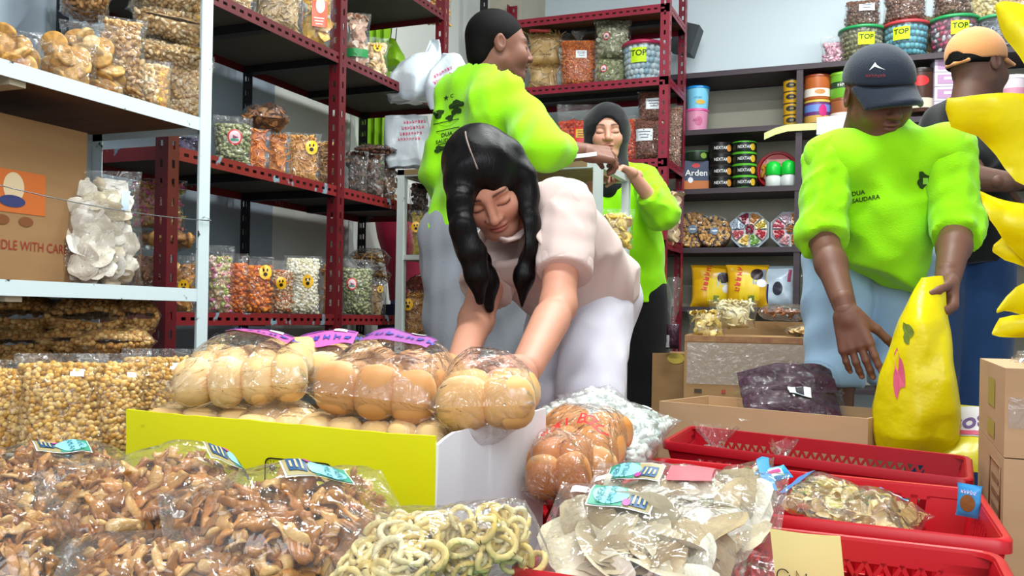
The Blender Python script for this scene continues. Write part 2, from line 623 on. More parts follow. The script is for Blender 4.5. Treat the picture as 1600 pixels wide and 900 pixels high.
# ------------------------------------------------------------------ clear bags of snacks
class Pouch:
    """front faces -y, bottom at z = 0, width along x"""

    def __init__(s, w, h, t, style='stand', fill=0.82, seed=0, wr=0.004, wfreq=2.2):
        s.w, s.h, s.t, s.style, s.fill, s.seed, s.wr, s.wf = w, h, t, style, fill, seed, wr, wfreq

    def surf(s, u, v, side, inset=0.0):
        u, v, side = np.broadcast_arrays(np.asarray(u, float), np.asarray(v, float), np.asarray(side, float))
        a = (v + 1) / 2
        if s.style == 'stand':
            lo = np.clip(a / 0.16, 0, 1)
            up = np.clip((a - s.fill * 0.72) / (1 - s.fill * 0.72), 0, 1)
            Tv = np.sqrt(np.clip(lo * (2 - lo), 0, 1)) * (1 - up * up * (3 - 2 * up)) * (1 - 0.18 * np.clip(a / s.fill, 0, 1))
            Tv = np.clip(Tv, 0.015, 1)
            hw = s.w / 2 * (1 - 0.08 * Tv) * (1 + 0.03 * np.sin(a * 7 + s.seed))
            z = s.h * a
        else:
            k = np.clip(np.abs(v) / 0.96, 0, 1)
            Tv = np.clip((1 - k ** 2.6) ** 0.62, 0.012, 1)
            hw = s.w / 2 * (1 - 0.10 * Tv + 0.015 * np.sin(v * 5 + s.seed))
            z = s.h * a
        Hu = np.clip(1 - np.abs(u) ** 3.2, 0, 1) ** 0.5
        P = np.stack([u, v], -1)
        nz = snoise(P * s.wf * 0.35, s.seed, 1.0, 3) * s.wr * np.clip(Hu * Tv * 3, 0, 1)
        big = 1 + 0.16 * snoise(P * 0.45, s.seed + 50, 1.0, 1)
        y = side * np.clip(s.t / 2 * Tv * Hu * big + nz - inset, 0.0006, None)
        x = u * (hw - np.maximum(inset, 0))
        if s.style != 'stand':
            z = (z - s.h / 2) * (1 - np.maximum(inset, 0) * 2 / s.h) + s.h / 2
        edge = 0.012 * snoise(P * 0.8, s.seed + 9, 1.0, 2) * (np.abs(u) > 0.9)
        return np.stack([x + edge * s.w, y, z], -1)

    def M(s, u0=0.0, v0=0.0, side=-1):
        def f(X, Z, lift):
            return s.surf(np.clip(u0 + X / (s.w / 2), -0.99, 0.99), np.clip(v0 + Z / (s.h / 2), -0.99, 0.99), side, -lift)
        return f

    def Mr(s, side=-1):
        """print map for a bag lying with its length to the right: X runs along the bag, Z across it"""
        def f(X, Z, lift):
            return s.surf(np.clip(-np.asarray(Z) / (s.w / 2), -0.99, 0.99), np.clip(np.asarray(X) / (s.h / 2), -0.99, 0.99), side, -lift)
        return f

    def film(s, parent, mat=None, nu=20, nv=26):
        mb = MB()
        u = np.sin(np.linspace(-pi / 2, pi / 2, nu))
        v = np.linspace(-1, 1, nv)
        U, Vv = np.meshgrid(u, v, indexing='ij')
        mb.grid(s.surf(U, Vv, -1.0))
        mb.grid(s.surf(U, Vv, 1.0), flip=True)
        return mb.build('film', mat or FILM, parent)

    def contents(s, parent, name, kind, size, cols, dens=1.0, both=False, tilt=0.5, hi=False, mat=None, core=None, layers=1):
        rg = np.random.RandomState(s.seed + 11)
        mb = MB()
        vlo, vhi = (-0.97, 2 * s.fill - 1) if s.style == 'stand' else (-0.90, 0.90)
        step = size * 0.62 / sqrt(dens)
        nu, nv = max(2, int(s.w / step)), max(2, int(s.h * (vhi - vlo) / 2 / step))
        for L in range(layers):
            for side in ((-1, 1) if both else (-1,)):
                U, Vv = np.meshgrid((np.arange(nu) + 0.5) / nu * 2 - 1, vlo + (vhi - vlo) * (np.arange(nv) + 0.5) / nv, indexing='ij')
                U = np.clip(U + rg.uniform(-0.5, 0.5, U.shape) * 2 / nu, -0.97, 0.97).ravel()
                Vv = np.clip(Vv + rg.uniform(-0.5, 0.5, Vv.shape) * (vhi - vlo) / nv, vlo, vhi).ravel()
                ins = size * (0.32 + 0.45 * L) + rg.uniform(0, 0.2, len(U)) * size
                P = s.surf(U, Vv, side, ins)
                e = 1e-3
                n = np.cross(s.surf(U + e, Vv, side) - s.surf(U - e, Vv, side), s.surf(U, Vv + e, side) - s.surf(U, Vv - e, side))
                n /= np.linalg.norm(n, axis=1, keepdims=True) + 1e-12
                if side > 0:
                    n = -n
                keep = np.abs(s.surf(U, Vv, side)[:, 1]) > size * 0.18
                P, n = P[keep], n[keep]
                if kind in ('chip', 'flake', 'cookie', 'ring', 'macaroni', 'twist', 'curl', 'stick'):
                    R = rot_to(n, rg, tilt)
                else:
                    R = rand_rot(len(P), rg)
                scatter(mb, kind, P, R, size * rg.uniform(0.8, 1.15, len(P)), cols, hi, rg=rg)
        if s.style == 'stand':   # top of the heap
            nn = max(6, int(s.w * s.t / step / step))
            U = rg.uniform(-0.85, 0.85, nn)
            P = s.surf(U, np.full(nn, vhi - 0.05), 1.0, size * 0.3)
            P[:, 1] *= rg.uniform(-1, 1, nn)
            scatter(mb, kind, P, rand_rot(nn, rg), size * rg.uniform(0.8, 1.15, nn), cols, hi, rg=rg)
        u = np.linspace(-0.98, 0.98, 12)
        v = np.linspace(vlo, vhi - 0.04, 12)
        U, Vv = np.meshgrid(u, v, indexing='ij')
        cc = np.array(lin(core)) if core else np.mean([lin(c) for c in cols], 0)
        for side in (-1, 1):
            G = s.surf(U, Vv, side, size * (0.62 + 0.3 * (layers - 1)))
            if s.style == 'stand':
                G[:, -1, 1] = 0
                G[:, 0, 1] = 0
            mb.grid(G, col=cc, flip=side > 0)
        return tag(mb.build(name, mat or SNACK, parent), kind='stuff')


KW = {'peanut': 'peanuts', 'nut': 'nuts', 'pellet': 'fried_peas', 'crumb': 'crumbs', 'twist': 'fried_twists', 'curl': 'crisps', 'macaroni': 'macaroni', 'ring': 'snack_rings',
      'stick': 'snack_sticks', 'chip': 'crackers', 'flake': 'flakes', 'cookie': 'biscuits', 'candy': 'candies'}


def bag(label, loc, rot, w, h, t, kind, size, cols, group=None, style='stand', fill=0.82, seed=0, stickers=(), both=False, tilt=0.5, hi=False, mat=None,
        film=None, dens=1.0, wr=0.004, name='snack_bag', core=None, layers=1, cat='snack bag', wfreq=2.2):
    p = Pouch(w, h, t, style, fill, seed, wr, wfreq)
    o = thing(name, label, cat, loc, rot, group)
    p.contents(o, KW[kind], kind, size, cols, dens, both, tilt, hi, mat, core, layers)
    p.film(o, film, *((34, 44) if hi else (18, 22)))
    for st in stickers:
        sticker(o, p.M(), st[0], st[1] * w / 2, (st[2]) * h / 2, st[3])
    return o, p


def face_cam(loc, off=0.0):
    return atan2(-loc[0], loc[1]) + radians(off)


def put(x0, y0, x1, y1, X=None, Y=None, D=None, z=None):
    """foot point, width and height of a thing that fills a pixel box at a known plane of the room"""
    mx = (x0 + x1) / 2
    if D is None:
        P, D = on(mx, y1, X=X, Y=Y)
    else:
        P = at(mx, y1, D)
    if z is not None:
        P = np.array([P[0], P[1], z])
    return P, (x1 - x0) * D / F, (y1 - y0) * D / F, D


def shelf_bag(box, label, kind, size, cols, X=None, Y=None, D=None, z=None, off=0.0, t=None, tip=0.0, **k):
    """standing bag; size = piece length in metres"""
    P, w, h, d = put(*box, X=X, Y=Y, D=D, z=z)
    w *= 1.13
    return bag(label, P, (radians(tip), 0, face_cam(P, off)), w, h * 1.03, t or min(0.6 * w, 0.11), kind, size, cols, **k)


def lying_bag(box, label, kind, size, cols, X=None, Y=None, D=None, z=None, off=0.0, depth=None, lean=0.0, roll=0.0, hk=1.05, **k):
    """bag lying flat: its side fills the pixel box, its thickness is the box height"""
    P, w, h, d = put(*box, X=X, Y=Y, D=D, z=z)
    depth = depth or w * 0.75
    a = face_cam(P, off)
    up = np.array([0, 0, h / 2])
    loc = P + up
    return bag(label, loc, (radians(-90 + lean), radians(roll), a), w, depth, h * hk, kind, size, cols, style='pillow', both=True, **k)
# ------------------------------------------------------------------ the room
WALL_L = pm('left_wall_paint', '#a9b6c4', 0.85, mottle=0.5, mscale=2.2, col2='#8d99a8', bump=0.06, bscale=30)
WALL_B = pm('back_wall_paint', '#dbe7ee', 0.85, mottle=0.3, mscale=1.2, col2='#c9d6de', bump=0.04, bscale=30)
WALL_W = pm('brightened_wall_paint', '#e4e6e2', 0.85, mottle=0.3, mscale=1.5, col2='#cfcfc6')


def sbox(name, lo, hi, mat, parent=None):
    lo, hi = np.array(lo, float), np.array(hi, float)
    o = MB().box((hi - lo) / 2 * 0, hi - lo).build(name, mat, parent, smooth=False, loc=tuple((lo + hi) / 2))
    return o


struct(sbox('floor', (-2.4, -1.2, -0.06), (3.2, 5.5, 0), pm('floor_tile', '#8f8b84', 0.4, mottle=0.4, mscale=4)))
struct(sbox('ceiling', (-2.4, -0.6, 3.0), (3.2, 5.5, 3.08), pm('ceiling_paint', '#e6e8e6', 0.9)))
struct(sbox('wall_left', (-2.32, -1.2, 0), (-2.22, 2.95, 3.0), WALL_L))
struct(sbox('wall_left_far', (-2.32, 2.95, 0), (-2.22, 5.38, 3.0), WALL_W))  # paler colour stands in for the bright doorway beyond the rack
struct(sbox('wall_back', (-2.32, 5.38, 0), (3.2, 5.48, 3.0), WALL_B))
struct(sbox('wall_right', (3.1, -1.2, 0), (3.2, 5.38, 3.0), WALL_B))
# beige masonry pier at the far end of the left wall
struct(sbox('trim_pier', (-2.22, 4.98, 0), (-2.02, 5.38, 3.0), pm('pier_plaster', '#c9c2b0', 0.85, mottle=0.4, mscale=3)))
# surface conduit with dangling cable on the pier
_c = MB()
_c.tube([at(717, 8, 5.35), at(712, 22, 5.36), at(722, 33, 5.35), at(736, 33, 5.33)], 0.004, 6)
tag(_c.build('power_cable', solid('#15181c', 0.5)), 'short black cable hooked on the beige pier beside the standing man', 'cable')

# ------------------------------------------------------------------ racks of slotted angle iron
RED = pm('red_enamel', '#64121b', 0.38, mottle=0.45, mscale=14, col2='#430b13', bump=0.05, spec=0.5)
RED_B = pm('bright_red_enamel', '#8c1830', 0.36, mottle=0.4, mscale=12, col2='#6d1023', spec=0.5)
RED_CHIP = pm('chipped_red_enamel', '#7d1c20', 0.42, mottle=1.0, mscale=16, col2='#7f98a6', thresh=(0.36, 0.40), spec=0.5)
DARKSTEEL_SHADE = pm('dark_steel_and_shade', '#171418', 0.5, mottle=0.4, mscale=10)
WHITE_E = pm('chipped_white_enamel', '#d3e2e6', 0.4, mottle=1.0, mscale=26, col2='#3a3f3a', thresh=(0.30, 0.335), spec=0.5)
BOARD = pm('brown_board', '#6d4a2a', 0.75, mottle=0.5, mscale=3, stretch=(1, 8, 1))
BOARD_D = pm('grey_brown_board', '#57524c', 0.75, mottle=0.4, mscale=3)


def perf(mb, o, L, Wd, t, ln, wd, pitch=0.05, hl=0.022, hw=0.010, rows=1, solid_only=False):
    """slotted flange: starts at o, runs along unit vector ln for L, spreads along wd for Wd, thickness t"""
    o, ln, wd = np.array(o, float), np.array(ln, float), np.array(wd, float)
    nn = np.cross(ln, wd)
    R = np.stack([ln, wd, nn], 1)

    def bx(l0, l1, w0, w1):
        mb.box(o + ln * (l0 + l1) / 2 + wd * (w0 + w1) / 2, (l1 - l0, w1 - w0, t), R)
    if solid_only:
        bx(0, L, 0, Wd)
        return
    cs = [Wd * (k + 1) / (rows + 1) for k in range(rows)]
    edges = [0.0]
    for c in cs:
        edges += [c - hw / 2, c + hw / 2]
    edges.append(Wd)
    for k in range(0, len(edges), 2):
        bx(0, L, edges[k], edges[k + 1])
    n = int(L / pitch)
    off = (L - n * pitch) / 2
    for c in cs:
        p = 0.0
        for k in range(n):
            a = off + k * pitch + (pitch - hl) / 2
            bx(p, a, c - hw / 2, c + hw / 2)
            p = a + hl
        bx(p, L, c - hw / 2, c + hw / 2)


def post(parent, x, y, z0, z1, sx, sy, wd, mat, holes=True, rows=1):
    mb = MB()
    perf(mb, (x, y, z0), z1 - z0, wd, 0.003, (0, 0, 1), (sx, 0, 0), solid_only=not holes, rows=rows)
    perf(mb, (x, y, z0), z1 - z0, wd, 0.003, (0, 0, 1), (0, sy, 0), solid_only=not holes, rows=rows)
    return mb.build('post', mat, parent, smooth=False)


def shelf(parent, x0, x1, y0, y1, z, mat, board, hgt=0.035, holes=('xp',), cross=2, boardt=0.012, braces=None):
    """board with its top at z, angle-iron frame around it as one sub-part"""
    b = sbox('shelf', (x0 + 0.004, y0 + 0.004, z - boardt), (x1 - 0.004, y1 - 0.004, z), board, parent)
    c = np.array([(x0 + x1) / 2, (y0 + y1) / 2, z - boardt / 2])
    mb = MB()
    zb = z - hgt
    for side, o, L, ln in (('xp', (x1, y0, zb), y1 - y0, (0, 1, 0)), ('xm', (x0, y0, zb), y1 - y0, (0, 1, 0)), ('ym', (x0, y0, zb), x1 - x0, (1, 0, 0)), ('yp', (x0, y1, zb), x1 - x0, (1, 0, 0))):
        perf(mb, np.array(o) - c, L, hgt, 0.003, ln, (0, 0, 1), pitch=0.036, hl=0.018, hw=0.009, solid_only=side not in holes)
    mb.build('shelf_rail', mat, b, smooth=False)
    if cross:
        for k in range(cross):
            yy = y0 + (y1 - y0) * (k + 1) / (cross + 1)
            MB().box((0, yy - c[1], z - boardt - 0.014 - c[2]), (x1 - x0 - 0.01, 0.035, 0.026)).build('cross_brace', braces or mat, b, smooth=False)
    return b


# red rack along the left wall
XR, XRB = -1.76, -2.16
RR = thing('metal_rack', 'dark red slotted steel rack along the left wall, loaded with snack bags', 'rack', (XR, 2.7, 0))
RRW = thing('x', None, None)


def offset_children(root, objs):
    for o in objs:
        o.parent = root
        o.location = Vector(o.location) - Vector(root.location)


bpy.data.objects.remove(RRW)
RYS = (1.905, 2.705, 3.49)
Z_R = (0.685, 1.125, 1.58, 1.965)
ps = []
for y in RYS:
    ps.append(post(None, XR + 0.004, y - 0.018, 0.0, 2.5, -1, 1, 0.04, RED))
    ps.append(post(None, XRB, y - 0.018, 0.0, 2.5, 1, 1, 0.04, DARKSTEEL_SHADE, rows=2))
for k, z in enumerate(Z_R):
    ps.append(shelf(None, XRB + 0.003, XR, RYS[0], RYS[2], z, RED_CHIP if k in (0, 1) else RED, BOARD_D, 0.036, ('xp',), 3, braces=DARKSTEEL_SHADE))
ps.append(shelf(None, XRB + 0.003, XR, RYS[0], RYS[2], 0.25, RED_CHIP, BOARD_D, 0.036, (), 3, braces=DARKSTEEL_SHADE))
offset_children(RR, ps)

# white rack in front of it, at the left edge
XWF, XWB = -1.507, -1.88
WR = thing('metal_rack', 'white chipped steel rack at the left edge holding biscuits and peanuts', 'rack', (XWF, 1.3, 0))
Z_W = (0.735, 1.137, 1.66)
ps = []
for y in (0.72, 1.755):
    ps.append(post(None, XWF + 0.003, y, 0.0, 2.4, -1, -1 if y > 1 else 1, 0.036, WHITE_E, holes=False))
    ps.append(post(None, XWB, y, 0.0, 2.4, 1, -1 if y > 1 else 1, 0.036, WHITE_E, holes=False))
for z in Z_W + (0.36,):
    ps.append(shelf(None, XWB + 0.003, XWF, 0.72, 1.755, z + 0.006, WHITE_E, BOARD, 0.03, (), 1, boardt=0.014, braces=pm('old_cream_paint', '#a89d84', 0.6)))
offset_children(WR, ps)
# thin tie wire strung along the white rack
w = MB()
a_, b_ = on(-30, 282, X=XWF + 0.012)[0], on(331, 345, X=XWF + 0.012)[0]
w.tube([a_ + (b_ - a_) * t + np.array([0, 0, -0.012 * 4 * t * (1 - t)]) for t in np.linspace(0, 1, 10)], 0.0011, 5)
w.tube([b_ + np.array([0.0, 0, 0]), b_ + np.array([-0.05, 0.012, -0.004]), b_ + np.array([-0.05, 0.008, 0.006]), b_ + np.array([0.004, -0.03, 0.006]), b_], 0.0011, 5)
tag(w.build('tie_wire', pm('bare_wire', '#8a8f94', 0.3, metal=0.8)), 'thin bare wire strung across the white rack to its right post', 'wire')

# red rack in the middle of the room, facing the camera
CR = thing('metal_rack', 'bright red slotted steel rack in the middle behind the woman in the black headscarf', 'rack', (-1.6, 4.55, 0))
CX0, CX1, CY0, CY1 = -2.085, -1.045, 4.55, 4.97
Z_C = (0.32, 0.70, 1.085, 1.495, 1.905, 2.27)
ps = []
for x in (CX0, CX1):
    for y in (CY0, CY1):
        m = DARKSTEEL_SHADE if (x == CX0 and y == CY0) else RED_B  # red post in shade, its darkness put in as dark steel colour
        ps.append(post(None, x, y, 0, 2.5, 1 if x < -1.5 else -1, 1 if y == CY0 else -1, 0.045, m))
for k, z in enumerate(Z_C):
    ps.append(shelf(None, CX0, CX1, CY0, CY1, z, RED_B, BOARD_D if k < 5 else BOARD, 0.042, ('ym', 'xp'), 1, braces=DARKSTEEL_SHADE))
offset_children(CR, ps)

# dark wooden shelving on the back wall
DW = pm('dark_shelf_wood', '#43373f', 0.55, mottle=0.4, mscale=4, stretch=(0.6, 6, 6), col2='#2d242b')
Z_D = (0.76, 1.083, 1.406, 1.73, 2.043)
YD = 5.05
SH = thing('wall_shelving', 'dark wooden shelving on the back wall holding tins, tubs and trays', 'shelving', (0, YD, 0))
ps = []
for z in Z_D:
    ps.append(sbox('shelf', (-1.25, YD, z - 0.028), (2.2, 5.38, z), DW))
ps.append(sbox('shelf', (-1.25, YD, 0.32), (2.2, 5.38, 0.345), DW))
for x in (-1.25, -0.46, 0.66, 1.4, 2.2):
    zs = [0.0] + list(Z_D)
    ps.append(sbox('divider', (x - 0.016, YD + 0.004, 0.0), (x + 0.016, YD + 0.05, 2.015), DW))
ps.append(sbox('back_panel', (-1.25, 5.368, 0.35), (2.2, 5.379, 2.01), pm('shelf_back_paint', '#b9b4a4', 0.8, mottle=0.5, mscale=2, col2='#9d988a')))
offset_children(SH, ps)

# white display case behind the standing man
XC0, XC1, YC0, YC1, ZC = -1.70, -0.914, 3.0, 3.385, 1.225
DC = thing('display_case', 'white framed display case with a brown top behind the two women', 'display case', (-1.3, 3.0, 0))
WP = pm('worn_white_frame', '#c4ccc9', 0.45, mottle=1.0, mscale=20, col2='#3b3d38', thresh=(0.30, 0.34))
ps = [sbox('case_top', (XC0, YC0, ZC - 0.02), (XC1 - 0.05, YC1, ZC), pm('case_top_board', '#8d7450', 0.6, mottle=0.4, mscale=5, stretch=(1, 6, 1)))]
mb = MB()
for x in (XC0, XC1):
    for y in (YC0, YC1):
        mb.box((x + (0.014 if x < -1.3 else -0.014), y + (0.014 if y < 3.2 else -0.014), ZC / 2), (0.028, 0.028, ZC))
for z in (ZC - 0.012, 0.03):
    for y in (YC0 + 0.014, YC1 - 0.014):
        mb.box(((XC0 + XC1) / 2, y, z), (XC1 - XC0 - 0.05, 0.024, 0.024))
    for x in (XC0 + 0.014, XC1 - 0.014):
        mb.box((x, (YC0 + YC1) / 2, z), (0.024, YC1 - YC0 - 0.05, 0.024))
ps.append(mb.build('frame', WP, smooth=False))
for z in (0.91, 0.612, 0.30):
    ps.append(sbox('case_shelf', (XC0 + 0.006, YC0 + 0.006, z - 0.018), (XC1 - 0.006, YC1 - 0.006, z), pm('case_shelf_white', '#b9bdb8', 0.5)))
ps.append(sbox('inner_panel', (XC0 + 0.33, YC0 + 0.03, 0.06), (XC0 + 0.345, YC1 - 0.03, ZC - 0.03), pm('case_panel', '#a9713e', 0.6)))
offset_children(DC, ps)

# low tables that carry the goods in front
TW = pm('table_wood', '#6b5138', 0.6, mottle=0.5, mscale=3, stretch=(1, 7, 7))


def low_table(label, x0, x1, y0, y1, z):
    o = thing('low_table', label, 'table', ((x0 + x1) / 2, (y0 + y1) / 2, 0))
    c = np.array([(x0 + x1) / 2, (y0 + y1) / 2, 0])
    MB().box((0, 0, z - 0.012), (x1 - x0, y1 - y0, 0.024)).build('table_top', TW, o, smooth=False)
    for x in (x0 + 0.04, x1 - 0.04):
        for y in (y0 + 0.04, y1 - 0.04):
            MB().box((x - c[0], y - c[1], (z - 0.024) / 2), (0.05, 0.05, z - 0.024)).build('leg', TW, o, smooth=False)
    return o


low_table('low brown wooden table under the yellow bread carton and brown snack bags', -1.46, -0.47, 0.45, 1.90, 0.26)
low_table('low brown wooden table under the red plastic baskets', -0.465, 0.85, 0.45, 2.24, 0.26)
# ------------------------------------------------------------------ bags on the left red rack
TAN = ['#c9a878', '#b8935f', '#d8bc90', '#a8824e']
GOLD = ['#c98f3e', '#b87a2c', '#d9a552', '#a9682a']
ORNG = ['#e8862c', '#d9701c', '#f09a40', '#c9621a']
BRWN = ['#7d4a22', '#95602f', '#68391a', '#a97238']
PEA = ['#8c9063', '#a3a678', '#75794f', '#b5b48c']
CREAM = ['#e8dfc4', '#f1ead6', '#d9cda9', '#f5f0e2']
MIXN = ['#c99a6a', '#d8b48a', '#b0703e', '#d26a3a', '#e0c4a0']
PNUT = ['#dfbd88', '#e9cd9e', '#d2aa70', '#f1dcb6']
SW = 'snack bags on the left red rack'
X_ = XR - 0.075

# lowest visible shelf
z = Z_R[0]
shelf_bag((268, 408, 304, 494), 'bag of amber fried chips with a smiley sticker behind the white post, bottom shelf', 'flake', 0.02, GOLD, X=X_, z=z, group=SW, seed=1, stickers=[('smile', 0.0, -0.1, 0.016)])
shelf_bag((298, 404, 326, 494), 'narrow bag of beige crisps directly left of the pink and green sweets, bottom shelf', 'chip', 0.024, TAN, X=X_ - 0.02, z=z, group=SW, seed=2)
shelf_bag((322, 392, 362, 494), 'bag of pink, green and cream sweets right of the white post on the bottom shelf', 'candy', 0.02, ['#e27aa8', '#d9d0a0', '#b7c56a', '#e8cfc0', '#e0b98c'], X=X_, z=z, group=SW, seed=3, mat=CANDY)
shelf_bag((348, 404, 384, 494), 'narrower bag of orange crackers beside the pink sweets on the bottom shelf', 'crumb', 0.016, ['#d96e22', '#c95a18', '#e58538'], X=X_ - 0.02, z=z, group=SW, seed=4)
shelf_bag((378, 408, 424, 494), 'large bright orange bag of fried snacks with a yellow smiley high on it, bottom shelf', 'crumb', 0.018, ORNG, X=X_, z=z, group=SW, seed=5, stickers=[('smile', 0.5, 0.45, 0.02)])
shelf_bag((420, 416, 457, 496), 'bag of mixed pink and tan nuts between the orange bag and the white nuts', 'nut', 0.013, MIXN, X=X_, z=z, group=SW, seed=6, stickers=[('smile', 0.0, 0.15, 0.018)])
shelf_bag((447, 408, 497, 496), 'bag of round white nuts with a yellow smiley sticker on the bottom shelf', 'pellet', 0.0125, CREAM, X=X_, z=z, group=SW, seed=7, fill=0.95, stickers=[('smile', 0.3, 0.12, 0.02)])
shelf_bag((490, 412, 526, 496), 'bag of thin brown fried sticks just left of the red middle post', 'stick', 0.055, ['#a9743a', '#8f5c2a', '#bd8a4c'], X=X_, z=z, group=SW, seed=8, tilt=0.25)
shelf_bag((535, 412, 580, 496), 'bag of grey green fried peas with a red round sticker right of the middle post', 'crumb', 0.016, PEA, X=X_, z=z, group=SW, seed=9, stickers=[('round', -0.35, 0.1, 0.02)])
shelf_bag((574, 440, 602, 496), 'small tan bag with a small smiley sticker below the bundle of noodles', 'stick', 0.03, TAN, X=X_, z=z, group=SW, seed=10, stickers=[('smile', 0.35, 0.4, 0.012)])
lying_bag((543, 390, 612, 419), 'pack of yellow brown noodles lying topmost above the grey green peas', 'stick', 0.06, ['#b98a44', '#a5752f', '#cda25c'], X=X_, z=z + 0.185, group=SW, seed=11, depth=0.2, tilt=0.3)
lying_bag((572, 419, 612, 444), 'short pack of yellow brown noodles lying on the small tan smiley bag', 'stick', 0.05, ['#b98a44', '#a5752f', '#cda25c'], X=X_, z=z + 0.125, group=SW, seed=12, depth=0.18, tilt=0.3)
# left of the white post on that shelf, standing further back
shelf_bag((207, 290, 284, 366), 'round bag of pink and yellow sweets seen behind the white crackers and the maroon post', 'candy', 0.02, ['#d95a98', '#d9a860', '#b9a25a', '#e08c8c', '#c98a4a'], D=2.62, z=0.92, group=SW, seed=13, mat=CANDY, fill=0.9)
lying_bag((212, 364, 305, 396), 'pack of flat brown disc biscuits lying under the pink and yellow sweets', 'cookie', 0.04, ['#b07a3c', '#9b6830', '#c08c4c'], D=2.55, z=0.86, group=SW, seed=14, depth=0.16)
shelf_bag((205, 396, 262, 496), 'bag of dark amber crackers at the rear behind the maroon corner post', 'flake', 0.02, BRWN, D=2.5, z=z, group=SW, seed=15)

# middle shelf
z = Z_R[1]
shelf_bag((338, 122, 374, 208), 'dull red bag standing at the back behind the grey green peas, middle shelf', 'crumb', 0.014, ['#8f2f22', '#a53a28', '#7b261c'], X=XR - 0.3, z=z, group=SW, seed=20)
lying_bag((374, 160, 454, 204), 'bag of dark brown crackers with a smiley lying on top of the orange bags', 'flake', 0.025, BRWN, X=X_, z=z + 0.135, group=SW, seed=21, depth=0.2, lean=8)
shelf_bag((336, 186, 390, 262), 'bag of grey green fried peas with a red round sticker beside the white post', 'crumb', 0.016, PEA, X=X_, z=z, group=SW, seed=22, stickers=[('round', 0.1, 0.1, 0.022)])
shelf_bag((384, 202, 420, 268), 'orange bag of curly crackers standing just right of the upper peas bag', 'curl', 0.026, ORNG, X=X_, z=z, group=SW, seed=23, fill=0.95)
shelf_bag((414, 210, 452, 276), 'shorter orange bag of curly crackers beside the big smiley bag', 'curl', 0.026, ['#d98232', '#c9702a', '#e29a4c'], X=X_, z=z, group=SW, seed=24, fill=0.95)
shelf_bag((447, 210, 498, 286), 'big bag of pale orange crackers with a large smiley sticker, middle shelf', 'curl', 0.024, ['#d99a4c', '#c98a3c', '#e5b06a'], X=X_, z=z, group=SW, seed=25, fill=0.93, stickers=[('smile', 0.5, 0.4, 0.022)])
shelf_bag((492, 222, 528, 294), 'bag of tan macaroni crisps against the red middle post, middle shelf', 'macaroni', 0.022, ['#b98a52', '#a97742', '#cda470'], X=X_, z=z, group=SW, seed=26, fill=0.95)
shelf_bag((538, 246, 572, 314), 'dark brown shiny bag first right of the red middle post, middle shelf', 'flake', 0.025, ['#3c2418', '#54331f', '#2b1812'], X=X_, z=z, group=SW, seed=27, fill=0.95)
shelf_bag((566, 250, 598, 320), 'dark brown shiny bag second right of the red middle post, middle shelf', 'flake', 0.025, ['#4a2c1a', '#5c3a20', '#331e14'], X=X_, z=z, group=SW, seed=28, fill=0.95)
shelf_bag((592, 252, 622, 326), 'dark brown shiny bag with tan chips next to the display case corner post', 'flake', 0.025, ['#6b4420', '#7f5528', '#3a2316'], X=X_, z=z, group=SW, seed=29, fill=0.95)
lying_bag((552, 231, 622, 252), 'flat dark brown pack lying across the three dark shiny bags', 'crumb', 0.02, ['#4d2415', '#5f3219', '#38180e'], X=X_, z=z + 0.172, group=SW, seed=30, depth=0.2)
shelf_bag((272, 202, 318, 240), 'bag with purple print standing behind the white post above the maroon corner', 'flake', 0.02, ['#4a3c5c', '#62507a', '#35304a'], X=X_ - 0.05, z=z, group=SW, seed=31)

# top shelf
z = Z_R[2]
shelf_bag((338, -40, 398, 26), 'bag of tan curly crisps cut by the picture edge beside the white post top', 'curl', 0.026, TAN, X=X_, z=z, group=SW, seed=40, fill=0.95)
shelf_bag((394, -48, 472, 56), 'wide bag of tan curly crisps on the top shelf, left of the yellow chips', 'curl', 0.026, ['#c4a678', '#b39260', '#d6bd94'], X=X_, z=z, group=SW, seed=41, fill=0.97)
_o, _p = shelf_bag((466, -30, 522, 84), 'bag of yellow banana chips with a tall orange label, top shelf', 'chip', 0.06, ['#d9a830', '#c9951f', '#e6bd52'], X=X_, z=z, group=SW, seed=42, fill=0.9, tilt=0.35)
M_ = _p.M()
lb = patch_rect(M_, 0.055, 0.14, 0.0015, 8, 8, 0.01, 0.02).build('sticker', solid('#e0542c', 0.35), _o)
patch_rect(M_, 0.05, 0.04, 0.0022, 6, 6, 0.01, 0.06).build('label_band', solid('#e88a34', 0.35), lb)
patch_disc(M_, 0.016, 0.028, 0.0026, 16, 4, 0.012, 0.025).build('label_picture', solid('#f2d9c8', 0.35), lb)
for k in range(3):
    patch_rect(M_, 0.036 - 0.006 * k, 0.004, 0.0026, 6, 2, 0.008, -0.02 - 0.01 * k).build('label_line', solid('#f6d8ce', 0.4), lb)
shelf_bag((514, 12, 534, 86), 'thin tan bag squeezed between the banana chips and the red middle post', 'chip', 0.03, TAN, X=X_, z=z, group=SW, seed=43)
_o, _p = shelf_bag((540, 14, 576, 104), 'tall bag of pinkish crackers with a green band right of the red post', 'chip', 0.03, ['#d9b49a', '#c99c80', '#e8cdb8'], X=X_, z=z, group=SW, seed=44, fill=0.95)
patch_rect(_p.M(), 0.082, 0.03, 0.0015, 10, 4, 0, -0.045).build('green_band', solid('#2f8a4a', 0.35), _o)
shelf_bag((570, 58, 604, 124), 'bag of pale biscuits with an orange smiley beside the white carrier bags', 'cookie', 0.03, ['#d8b47e', '#c9a066', '#e6cb9c'], X=X_, z=z, group=SW, seed=45, stickers=[('smile', 0.1, 0.5, 0.016)])

# shelf above, cut by the picture
shelf_bag((668, -40, 704, 26), 'brown bag on the uppermost red rack shelf near the beige pier', 'crumb', 0.02, GOLD, X=XR - 0.1, z=Z_R[3], group=SW, seed=46)

